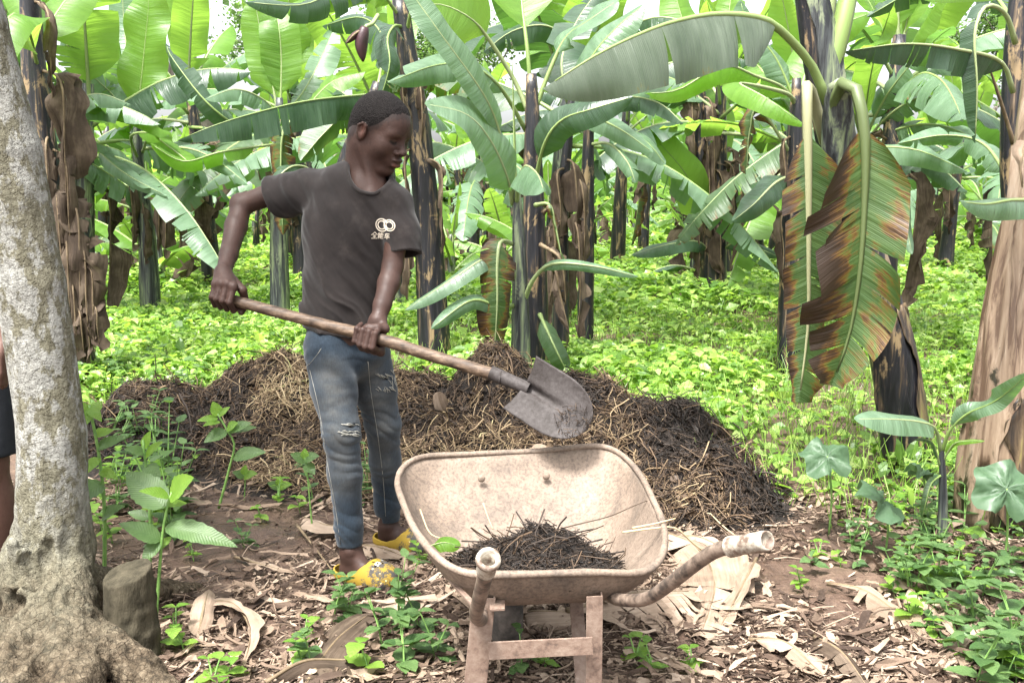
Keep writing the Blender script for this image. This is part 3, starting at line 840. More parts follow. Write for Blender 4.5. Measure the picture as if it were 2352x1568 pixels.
V, F, uv = tube(C, 0.045 * np.sin(np.linspace(0.5, 3.05, 12)) ** 0.8, 10)
ob('flower_bud', shift(mesh('flower_bud', V, F, mat_bud), A4.location), A4)
px_leaf(A4, [(838, 68, Yd - .66), (820, 75, Yd - .68), (808, 85, Yd - .7), (795, 100, Yd - .7)], 12, 'x', 41, name='flower_bract', blade0=0.0, ang=(-30, -30), **HANG).data.materials[0] = mat_bud

# a tall plant out of sight behind the boy, whose long leaf arches over his shoulder
Ye = 8.3
A5 = hero('banana_plant', at(770, 640, Ye), 'banana plant with long dark arching leaf behind the boy\'s raised shoulder',
          [([(772, 700, Ye), (770, 560, Ye), (790, 400, Ye), (850, 250, Ye), (870, 190, Ye)], [34, 30, 27, 22, 14], mat_stem_dark)])
px_leaf(A5, [(865, 215, Ye), (800, 220, Ye - .5), (700, 232, Ye - .9), (600, 255, Ye - 1.2), (500, 285, Ye - 1.4), (408, 322, Ye - 1.5)], 66, 'g', 45, blade0=0.06, ang=(-58, -45), curl=(-14, -40), splits=14, gap=0.10, jit=9, nref=(0, -0.5, 1))
px_leaf(A5, [(850, 240, Ye), (800, 255, Ye - .3), (740, 310, Ye - .5), (690, 370, Ye - .6)], 48, 'e', 46, blade0=0.1, ang=(-60, 0), curl=(-20, -20), splits=3, gap=0.1, nref=(0.3, -0.7, 0.8))
px_leaf(A5, [(700, 270, Ye), (655, 290, Ye - .2), (645, 380, Ye - .2), (650, 540, Ye - .2)], 42, 'd', 47, blade0=0.1, ang=(-25, -25), splits=7, gap=0.2, **HANG)
px_leaf(A5, [(730, 400, Ye), (690, 380, Ye - .2), (650, 395, Ye - .4), (590, 470, Ye - .5)], 38, 'g', 48, ang=(-45, -10), splits=8, **FACE)
px_leaf(A5, [(868, 200, Ye), (880, 90, Ye + .4), (830, 40, Ye + .8), (740, 60, Ye + 1.0)], 55, 'g', 49, ang=(-45, -10), splits=9, **FACE)

# upright backlit leaves over the boy's arm
Yf = 9.2
A6 = hero('banana_plant', at(645, 600, Yf), 'banana plant with two upright glowing yellow-green leaves left of the boy\'s head',
          [([(640, 650, Yf), (640, 450, Yf), (642, 300, Yf), (642, 225, Yf)], [24, 22, 16, 8], mat_stem_green)])
px_leaf(A6, [(643, 260, Yf), (645, 215, Yf), (646, 130, Yf), (640, 60, Yf), (630, 0, Yf + .2)], 45, 'y', 50, blade0=0.16, ang=(25, 10), **FACE)
px_leaf(A6, [(640, 270, Yf), (625, 190, Yf), (606, 110, Yf), (592, 40, Yf), (585, -10, Yf)], 44, 'y', 51, blade0=0.2, ang=(15, 15), **FACE)
px_leaf(A6, [(640, 265, Yf), (600, 225, Yf - .3), (540, 205, Yf - .5), (470, 228, Yf - .7)], 34, 'p', 52, blade0=0.15, ang=(-25, -20), splits=2, **FACE)
px_leaf(A6, [(645, 265, Yf), (690, 220, Yf + .2), (730, 150, Yf + .4), (770, 60, Yf + .6)], 42, 'p', 53, blade0=0.15, ang=(-15, 0), splits=9, **FACE)
px_leaf(A6, [(645, 270, Yf), (690, 260, Yf), (760, 190, Yf), (840, 165, Yf)], 42, 'y', 54, blade0=0.15, ang=(-15, 0), splits=4, **FACE)
px_leaf(A6, [(638, 285, Yf), (570, 300, Yf - .3), (480, 240, Yf - .5), (400, 140, Yf - .4), (380, 100, Yf - .2)], 34, 'g', 55, blade0=0.2, ang=(-40, -20), splits=8, **FACE)
px_leaf(A6, [(636, 330, Yf), (560, 340, Yf - .3), (500, 350, Yf - .5), (420, 370, Yf - .5), (345, 330, Yf - .6)], 30, 'y', 56, blade0=0.2, ang=(-40, -20), splits=3, **FACE)

# left: the plant with long leaves beyond the trunk
Yg = 9.6
A7 = hero('banana_plant', at(325, 640, Yg), 'banana plant with one tall upright young leaf beyond the grey trunk',
          [([(345, 700, Yg), (338, 560, Yg), (322, 420, Yg), (316, 320, Yg), (316, 280, Yg)], [24, 22, 19, 14, 8], mat_stem_green)])
px_leaf(A7, [(316, 320, Yg), (318, 250, Yg), (330, 130, Yg), (340, 30, Yg), (345, -50, Yg)], 55, 'y', 60, blade0=0.18, ang=(15, 15), curl=(-25, -25), wav=14, **FACE)
px_leaf(A7, [(318, 370, Yg), (300, 310, Yg - .3), (370, 300, Yg - .7), (300, 262, Yg - .9), (155, 235, Yg - 1.1)], 24, 'y', 61, blade0=0.3, ang=(-25, -25), **FACE)
px_leaf(A7, [(325, 350, Yg), (345, 310, Yg - .3), (385, 335, Yg - .5), (430, 370, Yg - .7), (452, 402, Yg - .8)], 34, 'y', 62, blade0=0.15, ang=(-25, -35), splits=2, **FACE)
px_leaf(A7, [(312, 400, Yg), (280, 350, Yg - .3), (225, 330, Yg - .6), (175, 300, Yg - .8)], 26, 'p', 63, ang=(-10, -10), **FACE)
px_leaf(A7, [(318, 420, Yg), (230, 350, Yg - .5), (290, 400, Yg - .9), (385, 452, Yg - 1.0)], 22, 'p', 64, blade0=0.35, ang=(-10, -25), **FACE)
px_leaf(A7, [(316, 300, Yg), (260, 220, Yg), (200, 160, Yg - .2), (150, 70, Yg - .3)], 60, 'p', 65, ang=(-5, -5), splits=2, **FACE)
px_leaf(A7, [(330, 340, Yg), (430, 340, Yg - .5), (500, 370, Yg - .8), (570, 425, Yg - 1.0)], 32, 'p', 66, blade0=0.3, ang=(-15, -30), splits=2, **FACE)
px_leaf(A7, [(314, 300, Yg), (300, 180, Yg + .3), (285, 60, Yg + .5), (280, -60, Yg + .5)], 50, 'p', 67, ang=(0, 0), **FACE)
for q, (x0, y0, l, w) in enumerate([(300, 420, 160, 16), (360, 430, 150, 14), (375, 470, 120, 14), (330, 480, 130, 12)]):
    px_leaf(A7, [(322, y0 - 20, Yg), (x0, y0, Yg - .12), (x0 + 5, y0 + l * .5, Yg - .14), (x0 + 3, y0 + l, Yg - .1)], w * 1.2, 'x', 68 + q, ang=(-25, -25), curl=(-40, -40), splits=2, crumple=0.06, rib=0.008, **HANG)

# left edge: dark stem with a curtain of dry leaves, partly behind the trunk
Yh = 6.4
A8 = hero('banana_plant', at(170, 830, Yh), 'banana plant with mottled stem and long curtain of dry brown leaves by the grey trunk',
          [([(190, 850, Yh), (150, 620, Yh), (110, 400, Yh), (80, 180, Yh), (66, -60, Yh)], [38, 33, 30, 27, 20], mat_stem_dark)])
for q, (x0, y0, l, w) in enumerate([(140, 180, 320, 22), (105, 330, 280, 24), (150, 360, 300, 28), (175, 470, 330, 26), (150, 520, 300, 30), (190, 560, 280, 24),
                                    (165, 640, 190, 26), (205, 600, 210, 14), (120, 520, 230, 20), (215, 690, 120, 14), (110, 20, 330, 12), (130, 440, 250, 24), (180, 700, 130, 24)]):
    px_leaf(A8, [(70 + y0 * .12, y0 - 20, Yh), (x0, y0 + 10, Yh - .18), (x0 + 8, y0 + l * .5, Yh - .2), (x0 + 14 + 3 * (q % 3), y0 + l, Yh - .15)], w * 1.4, 'x', 90 + q, ang=(-25, -20), curl=(-40, -40), splits=2, jit=30, crumple=0.09, rib=0.008, nl=26, **HANG)
px_leaf(A8, [(72, 60, Yh), (40, -30, Yh + .2), (30, -120, Yh + .3)], 40, 'y', 110, ang=(0, 0), **FACE)
px_leaf(A8, [(85, 160, Yh), (60, 60, Yh - .3), (20, 40, Yh - .5), (-40, 200, Yh - .7)], 55, 'y', 111, ang=(0, -20), **FACE)
px_leaf(A8, [(80, 120, Yh), (130, 30, Yh + .3), (180, -30, Yh + .5), (250, -60, Yh + .6)], 60, 'y', 112, ang=(0, 0), **FACE)
px_leaf(A8, [(100, 300, Yh), (150, 250, Yh + .3), (220, 215, Yh + .4), (300, 240, Yh + .5)], 40, 'p', 113, ang=(-30, 0), splits=5, **FACE)

# right: the leaning stem with the great folded leaf and the two browned hanging leaves
Yr = 4.6
B1 = hero('banana_plant', at(2080, 1070, Yr), 'leaning black banana stem with two browned leaves hanging straight down',
          [([(2092, 1120, Yr), (2075, 1000, Yr), (2050, 820, Yr), (1990, 600, Yr), (1930, 380, Yr), (1895, 180, Yr), (1866, 20, Yr), (1850, -90, Yr), (1835, -200, Yr)], [60, 56, 52, 50, 44, 42, 40, 34, 26], mat_stem_dark)])
GF = [(1905, 235, Yr - .08), (1870, 150, Yr - .12), (1800, 70, Yr - .25), (1745, 38, Yr - .35), (1650, 30, Yr - .5), (1560, 45, Yr - .65), (1480, 72, Yr - .75), (1370, 125, Yr - .85), (1245, 205, Yr - .95)]
px_leaf(B1, GF, 132, 'f', 120, label='great dark green folded leaf arching to the left', blade0=0.28, ang=(-40, -75), curl=(-32, 5), splits=2, gap=0.10, jit=8, wav=5, nl=60, nu=6, rib=0.018, nref=(0, -0.35, 1))
px_leaf(B1, [(1900, 330, Yr - .1), (1868, 215, Yr - .2), (1858, 190, Yr - .27), (1856, 240, Yr - .3), (1858, 420, Yr - .3), (1858, 600, Yr - .28), (1856, 750, Yr - .25), (1835, 925, Yr - .25)], 102, 'dc', 121,
        label='browned leaf hanging from a folded pale stalk', blade0=0.325, ang=(-6, -14), curl=(-14, -22), cuts=([.675, .69, .73, .82, .91], [.42, .50, .62, .74, .86]), eus=(0.9, 1.3), wside=(1.1, 0.6), splits=1, gap=0.26, jit=12, wav=9, nl=50, nu=5, rib=0.021, slant=0.5, tipw=0.35, **HANG)
px_leaf(B1, [(1955, 480, Yr - .12), (1925, 300, Yr - .2), (1925, 205, Yr - .3), (1962, 205, Yr - .4), (1982, 300, Yr - .44), (1985, 420, Yr - .45), (1976, 600, Yr - .45), (1952, 760, Yr - .42), (1910, 885, Yr - .4)], 122, 'do', 122,
        label='broad browned leaf hanging in front of the stem, torn into strips', blade0=0.435, ang=(-8, -22), curl=(-10, -26), cuts=([.55, .60, .62, .75, .83, .90], [.68, .76, .81, .88]), eus=(1.7, 0.5), wside=(1.12, 0.86), splits=1, gap=0.30, jit=15, wav=9, nl=60, nu=6, rib=0.024, slant=0.55, tipw=0.3, **HANG)
V, F, uv = tube(crom([at(1930, 470, Yr - .15), at(1925, 320, Yr - .2), at(1928, 215, Yr - .26), at(1945, 196, Yr - .3)], 14), np.array([20, 26, 30, 33, 36, 37, 37, 36, 35, 34, 32, 30, 28, 24]) * mpp(Yr), 10, flat=0.45)
ob('leaf_sheath', shift(mesh('leaf_sheath', V, F, mat_stem_green), B1.location), B1)
px_leaf(B1, [(1900, 190, Yr - .05), (1935, 60, Yr - .05), (1958, -60, Yr), (1975, -250, Yr + .1), (1980, -420, Yr + .2)], 60, 'g', 123, blade0=0.6, rib=0.036, **FACE)
px_leaf(B1, [(1880, 120, Yr), (1905, 0, Yr + .05), (1915, -120, Yr + .1), (1930, -300, Yr + .2)], 60, 'g', 124, blade0=0.6, rib=0.032, **FACE)

# right edge: thick tan stem
Yt = 3.75
B2 = hero('banana_plant', at(2300, 1180, Yt), 'thick tan and brown banana stem cut by the right-hand edge of the picture',
          [([(2292, 1230, Yt), (2302, 1050, Yt), (2335, 780, Yt), (2372, 540, Yt), (2395, 380, Yt), (2410, 150, Yt + .1), (2420, -200, Yt + .2)], [92, 86, 76, 66, 60, 52, 40], mat_stem_tan)])
px_leaf(B2, [(2400, 560, Yt - .1), (2385, 470, Yt - .2), (2330, 458, Yt - .4), (2265, 468, Yt - .5), (2205, 462, Yt - .55)], 46, 'p', 130, blade0=0.2, ang=(-35, -10), nref=(0, -0.6, 0.8))
px_leaf(B2, [(2400, 420, Yt - .1), (2365, 330, Yt - .2), (2345, 380, Yt - .3), (2350, 440, Yt - .3)], 18, 'w', 131, ang=(-40, -40), crumple=0.03, **HANG)
px_leaf(B2, [(2410, 200, Yt), (2360, -40, Yt - .3), (2260, -40, Yt - .8), (2120, 0, Yt - 1.0)], 45, 'y', 132, ang=(-20, -10), **FACE)

Yu = 5.6
B3 = hero('banana_plant', at(2345, 800, Yu), 'tall black banana stem with drooping green leaf beyond the tan stem',
          [([(2390, 900, Yu), (2350, 620, Yu), (2330, 400, Yu), (2332, 150, Yu), (2345, -40, Yu)], [36, 33, 30, 28, 22], mat_stem_dark)])
px_leaf(B3, [(2335, 100, Yu - .1), (2310, 30, Yu - .2), (2265, 15, Yu - .3), (2240, 80, Yu - .35), (2245, 200, Yu - .35), (2240, 330, Yu - .3)], 38, 'g', 140, blade0=0.25, ang=(-45, -45), curl=(-20, -20), splits=3, **HANG)
px_leaf(B3, [(2330, 210, Yu - .1), (2300, 140, Yu - .2), (2200, 112, Yu - .4), (2080, 100, Yu - .6), (1940, 118, Yu - .7)], 62, 'g', 141, label='long dark leaf slit into hanging strips', blade0=0.12, ang=(-75, -45), curl=(-5, -30), splits=16, gap=0.22, jit=7, nl=50, nref=(0, -0.5, 1))
px_leaf(B3, [(2330, 330, Yu - .1), (2290, 200, Yu - .2), (2270, 150, Yu - .2)], 6, 'x', 142, **HANG)
px_leaf(B3, [(2325, 420, Yu), (2260, 330, Yu + .4), (2170, 310, Yu + .6), (2060, 330, Yu + .7)], 40, 'p', 143, ang=(-50, -10), splits=6, **FACE)
px_leaf(B3, [(2340, 60, Yu), (2250, -40, Yu + .5), (2120, -30, Yu + .9), (1990, 40, Yu + 1.0)], 50, 'g', 144, ang=(-55, -10), splits=12, **FACE)

# behind the leaning stem: plant with yellow-green leaf and pale leaves
Yv = 7.2
B4 = hero('banana_plant', at(1815, 780, Yv), 'banana plant with broad yellow-green leaf behind the browned hanging leaves',
          [([(1815, 760, Yv), (1818, 560, Yv), (1822, 380, Yv), (1828, 240, Yv), (1830, 180, Yv)], [30, 27, 25, 20, 10], mat_stem_dark)])
px_leaf(B4, [(1828, 240, Yv), (1800, 200, Yv - .2), (1740, 175, Yv - .4), (1660, 150, Yv - .6), (1560, 205, Yv - .7), (1480, 215, Yv - .8)], 44, 'y', 150, blade0=0.1, ang=(-55, -20), splits=1, nref=(0, -0.6, 0.9))
px_leaf(B4, [(1828, 230, Yv), (1800, 210, Yv - .3), (1700, 190, Yv - .8), (1760, 225, Yv - 1.2), (1852, 290, Yv - 1.3)], 40, 'y', 151, blade0=0.38, ang=(-30, -20), nref=(0, -0.8, 0.6))
px_leaf(B4, [(1826, 230, Yv), (1780, 130, Yv), (1720, 60, Yv), (1700, 0, Yv)], 40, 'p', 152, ang=(0, -20), **FACE)
px_leaf(B4, [(1832, 230, Yv), (1870, 120, Yv + .2), (1930, 60, Yv + .3), (2000, 30, Yv + .3)], 50, 'y', 153, ang=(0, -20), **FACE)
px_leaf(B4, [(1835, 330, Yv), (1900, 330, Yv - .3), (2000, 335, Yv - .6), (2110, 345, Yv - .8), (2222, 395, Yv - .9)], 40, 'p', 154, blade0=0.2, ang=(-5, -40), wav=10, nref=(0, -0.7, 0.8))
px_leaf(B4, [(1820, 400, Yv), (1780, 420, Yv - .3), (1730, 470, Yv - .5), (1680, 510, Yv - .5)], 40, 'g', 155, blade0=0.12, ang=(-30, -10), **FACE)
px_leaf(B4, [(1822, 360, Yv), (1745, 250, Yv - .2), (1722, 300, Yv - .2), (1715, 400, Yv - .2)], 26, 'd', 156, blade0=0.3, ang=(-35, -35), splits=5, crumple=0.03, **HANG)
for q, (x0, y0, l, w) in enumerate([(1800, 330, 150, 16), (1840, 350, 160, 14), (1795, 500, 150, 14)]):
    px_leaf(B4, [(1822, y0 - 20, Yv), (x0, y0, Yv - .12), (x0 + 5, y0 + l * .5, Yv - .14), (x0 + 3, y0 + l, Yv - .1)], w * 1.2, 'x', 157 + q, ang=(-25, -25), curl=(-40, -40), splits=2, crumple=0.06, rib=0.008, **HANG)

# the middle-ground stem, with a bright low leaf
p = gnd(1640, 705)
Yw = p.y
B5 = hero('banana_plant', p, 'shaggy banana stem with big bright leaf on its left in the open',
          [([(1640, 712, Yw), (1632, 560, Yw), (1612, 380, Yw), (1604, 230, Yw), (1600, 150, Yw)], [34, 30, 26, 22, 12], mat_stem_dark)])
px_leaf(B5, [(1615, 520, Yw), (1606, 470, Yw - .2), (1575, 400, Yw - .4), (1525, 340, Yw - .5), (1478, 292, Yw - .5)], 46, 'y', 170, blade0=0.04, ang=(10, 5), nref=(-0.2, -0.9, 0.4))
px_leaf(B5, [(1640, 590, Yw), (1605, 555, Yw - .2), (1540, 560, Yw - .4), (1450, 585, Yw - .5)], 26, 'g', 171, ang=(-5, -25), **FACE)
px_leaf(B5, [(1650, 580, Yw), (1690, 555, Yw - .2), (1730, 565, Yw - .3), (1790, 590, Yw - .4)], 20, 'g', 172, ang=(-5, -25), **FACE)
px_leaf(B5, [(1602, 210, Yw), (1560, 150, Yw), (1500, 100, Yw), (1430, 80, Yw)], 36, 'p', 173, ang=(-25, -10), splits=3, **FACE)
px_leaf(B5, [(1602, 210, Yw), (1640, 140, Yw), (1700, 110, Yw), (1760, 130, Yw)], 36, 'y', 174, ang=(-25, -10), splits=3, **FACE)
px_leaf(B5, [(1604, 230, Yw), (1545, 225, Yw - .5), (1480, 225, Yw - .8), (1400, 250, Yw - 1.0)], 30, 'g', 175, ang=(-60, -30), splits=6, **FACE)
px_leaf(B5, [(1606, 260, Yw), (1640, 240, Yw + .3), (1660, 300, Yw + .4), (1650, 380, Yw + .4)], 44, 'y', 176, ang=(-10, -10), **HANG)
px_leaf(B5, [(1604, 230, Yw), (1590, 120, Yw + .3), (1560, 20, Yw + .5), (1540, -60, Yw + .6)], 50, 'y', 177, ang=(-10, -10), **FACE)
for q, (x0, y0, l, w) in enumerate([(1590, 230, 220, 14), (1635, 240, 240, 16), (1625, 330, 260, 18), (1655, 400, 160, 12), (1600, 430, 220, 14), (1650, 520, 160, 12), (1680, 380, 160, 10)]):
    px_leaf(B5, [(1610, y0 - 20, Yw), (x0, y0, Yw - .2), (x0 + 6, y0 + l * .5, Yw - .22), (x0 + 8, y0 + l, Yw - .16)], w * 1.25, 'x', 180 + q, ang=(-25, -25), curl=(-40, -40), splits=2, jit=30, crumple=0.10, rib=0.008, **HANG)

# young plant at the lower right
Yy = 3.55
B6 = hero('banana_plant', at(2165, 1130, Yy), 'knee-high young banana plant with one flat pale leaf in front of the tan stem',
          [([(2168, 1215, Yy), (2166, 1120, Yy), (2163, 1040, Yy), (2164, 1010, Yy)], [14, 12, 9, 5], mat_stem_green)], 'small banana plants')
px_leaf(B6, [(2163, 1040, Yy), (2150, 985, Yy - .05), (2110, 968, Yy - .15), (2040, 962, Yy - .28), (1962, 962, Yy - .35)], 40, 'p', 190, blade0=0.22, ang=(4, -22), curl=(-10, -25), nl=40, rib=0.006, nref=(-0.1, -0.95, 0.6))
px_leaf(B6, [(2165, 1040, Yy), (2185, 985, Yy - .05), (2225, 948, Yy - .1), (2290, 918, Yy - .2), (2365, 855, Yy - .3)], 26, 'p', 191, blade0=0.25, ang=(12, -8), nl=40, rib=0.006, nref=(0.2, -0.8, 0.6))
px_leaf(B6, [(2166, 1060, Yy), (2190, 1020, Yy - .05), (2220, 1012, Yy - .1), (2262, 1012, Yy - .15)], 9, 'y', 192, ang=(-10, -20), rib=0.004, **FACE)
px_leaf(B6, [(2160, 1070, Yy), (2145, 1020, Yy - .05), (2125, 1008, Yy - .1), (2100, 1010, Yy - .12)], 8, 'g', 193, ang=(-10, -20), rib=0.004, **FACE)
px_leaf(B6, [(2164, 1090, Yy), (2140, 1110, Yy - .06), (2128, 1150, Yy - .08), (2118, 1190, Yy - .06)], 12, 'e', 194, ang=(-30, -30), rib=0.004, **HANG)

# fan of pale leaves to the right of the leaning stem
Yz = 8.6
B7 = hero('banana_plant', at(1985, 640, Yz), 'banana plant with fan of pale leaves just right of the leaning stem',
          [([(1990, 620, Yz), (1988, 480, Yz), (1984, 360, Yz), (1982, 310, Yz)], [26, 23, 18, 8], mat_stem_green)])
for q, (pts, w, m, kw) in enumerate([
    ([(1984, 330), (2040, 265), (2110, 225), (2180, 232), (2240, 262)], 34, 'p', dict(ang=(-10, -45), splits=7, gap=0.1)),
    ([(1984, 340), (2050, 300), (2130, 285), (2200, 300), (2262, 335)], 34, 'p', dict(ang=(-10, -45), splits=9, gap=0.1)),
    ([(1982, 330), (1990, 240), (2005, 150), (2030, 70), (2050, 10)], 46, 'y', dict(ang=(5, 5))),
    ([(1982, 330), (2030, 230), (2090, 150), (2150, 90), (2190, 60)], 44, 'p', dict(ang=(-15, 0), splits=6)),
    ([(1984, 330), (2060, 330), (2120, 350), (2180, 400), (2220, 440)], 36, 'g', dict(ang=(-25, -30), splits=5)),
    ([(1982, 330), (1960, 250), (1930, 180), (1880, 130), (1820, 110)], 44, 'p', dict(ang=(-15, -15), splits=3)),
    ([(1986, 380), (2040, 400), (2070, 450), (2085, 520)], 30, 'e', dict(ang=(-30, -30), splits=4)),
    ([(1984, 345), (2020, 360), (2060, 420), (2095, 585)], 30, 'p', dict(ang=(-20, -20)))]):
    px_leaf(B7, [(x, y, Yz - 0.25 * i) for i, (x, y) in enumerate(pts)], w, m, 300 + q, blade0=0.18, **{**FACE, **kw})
# leaves of a tall plant whose stem stands beyond the shovel plant
Yq = 8.0
A9 = hero('banana_plant', at(1390, 700, Yq), 'banana plant with dark drooping leaves filling the gap over the open alley',
          [([(1345, 720, Yq), (1348, 500, Yq), (1352, 300, Yq), (1356, 170, Yq)], [20, 18, 15, 8], mat_stem_dark)])
for q, (pts, w, m, kw) in enumerate([
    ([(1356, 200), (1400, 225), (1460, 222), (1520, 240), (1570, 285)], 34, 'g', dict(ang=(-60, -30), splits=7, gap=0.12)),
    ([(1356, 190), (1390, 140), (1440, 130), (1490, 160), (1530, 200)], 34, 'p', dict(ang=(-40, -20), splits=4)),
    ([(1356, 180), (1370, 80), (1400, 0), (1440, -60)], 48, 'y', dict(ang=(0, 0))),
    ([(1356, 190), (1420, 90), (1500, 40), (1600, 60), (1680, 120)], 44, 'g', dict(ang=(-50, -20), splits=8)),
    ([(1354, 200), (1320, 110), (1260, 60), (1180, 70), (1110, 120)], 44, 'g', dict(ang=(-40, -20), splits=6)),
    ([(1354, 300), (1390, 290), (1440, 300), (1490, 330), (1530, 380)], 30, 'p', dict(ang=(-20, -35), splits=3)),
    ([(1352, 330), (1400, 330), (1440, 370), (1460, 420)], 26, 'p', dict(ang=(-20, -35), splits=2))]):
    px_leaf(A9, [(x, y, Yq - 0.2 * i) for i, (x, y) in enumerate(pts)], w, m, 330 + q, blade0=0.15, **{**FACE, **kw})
# old leaf sheaths wrapped round the two near stems, each a curved shell standing proud of the stem
def sheath(root, pts, rad, a0, a1, v0, v1, mat, seed=0, proud=0.006):
    g = np.random.default_rng(seed)
    P = [at(*q) for q in pts]
    n, k = 26, 12
    C = crom(P, 60)
    r = np.interp(np.linspace(0, 1, 60), np.linspace(0, 1, len(rad)), rad) * mpp(pts[0][2])
    T, S, N = frames(C, (0, -1, 0.05))
    V = []
    for i in range(n):
        v = v0 + (v1 - v0) * i / (n - 1)
        q = v * 59
        j = int(min(58, q)); f = q - j
        c = C[j] * (1 - f) + C[j + 1] * f; ss = S[j]; nn = N[j]; rr = r[j] * (1 - f) + r[j + 1] * f
        wob = 9 * math.sin(i * 0.5 + seed) + g.normal(0, 2)
        for m in range(k):
            a = R(a0 + wob + (a1 - a0 - (12 if i > n - 4 else 0) * (i - n + 4)) * m / (k - 1))
            pr = proud * (1 + 0.6 * math.sin(m * 1.1 + i * 0.3)) + (0.010 if m in (0, k - 1) else 0)
            V.append(c + (rr + pr) * (math.sin(a) * ss + math.cos(a) * nn))
    i = np.arange(n - 1)[:, None] * k
    j = np.arange(k - 1)[None]
    F = np.stack([i + j, i + k + j, i + k + j + 1, i + j + 1], -1).reshape(-1, 4)
    o = ob('old_sheath', shift(mesh('old_sheath', np.array(V), F, mat), root.location), root)
    md = o.modifiers.new('thickness', 'SOLIDIFY'); md.thickness = 0.004
T_P = [(2292, 1230, Yt), (2302, 1050, Yt), (2335, 780, Yt), (2372, 540, Yt), (2395, 380, Yt), (2410, 150, Yt + .1), (2420, -200, Yt + .2)]
T_R = [92, 86, 76, 66, 60, 52, 40]
mat_sheath_dark = M_stem('old_sheath_dark', [(0.40, (0.012, 0.009, 0.007)), (0.52, (0.045, 0.030, 0.018)), (0.62, (0.13, 0.09, 0.05)), (0.72, (0.20, 0.17, 0.06))], (0.15, 0.15, 0.035), 3.0, 0.58)
sheath(B2, T_P, T_R, -20, 70, 0.0, 0.24, mat_sheath_dark, 1)
sheath(B2, T_P, T_R, 20, 110, 0.0, 0.33, mat_sheath_dark, 2, 0.011)
sheath(B2, T_P, T_R, -95, -25, 0.02, 0.62, mat_stem_tan, 3)
sheath(B2, T_P, T_R, -50, 30, 0.12, 0.8, mat_stem_tan, 4, 0.003)
R_P = [(2092, 1120, Yr), (2075, 1000, Yr), (2050, 820, Yr), (1990, 600, Yr), (1930, 380, Yr), (1895, 180, Yr), (1866, 20, Yr), (1850, -90, Yr), (1835, -200, Yr)]
R_R = [60, 56, 52, 50, 44, 42, 40, 34, 26]
sheath(B1, R_P, R_R, -70, 10, 0.0, 0.38, mat_stem_dark, 5, 0.003)
sheath(B1, R_P, R_R, 25, 100, 0.03, 0.33, mat_sheath_dark, 6, 0.003)
sheath(B1, R_P, R_R, -30, 50, 0.55, 0.99, mat_stem_green, 7, 0.003)
# ------------------------------------------------------------------ smooth solids: distance fields turned into one continuous mesh
def smin(a, b, k):
    if k <= 0:
        return np.minimum(a, b)
    h = np.clip(0.5 + 0.5 * (b - a) / k, 0, 1)
    return b * (1 - h) + a * h - k * h * (1 - h)

def smax(a, b, k):
    return -smin(-a, -b, k)

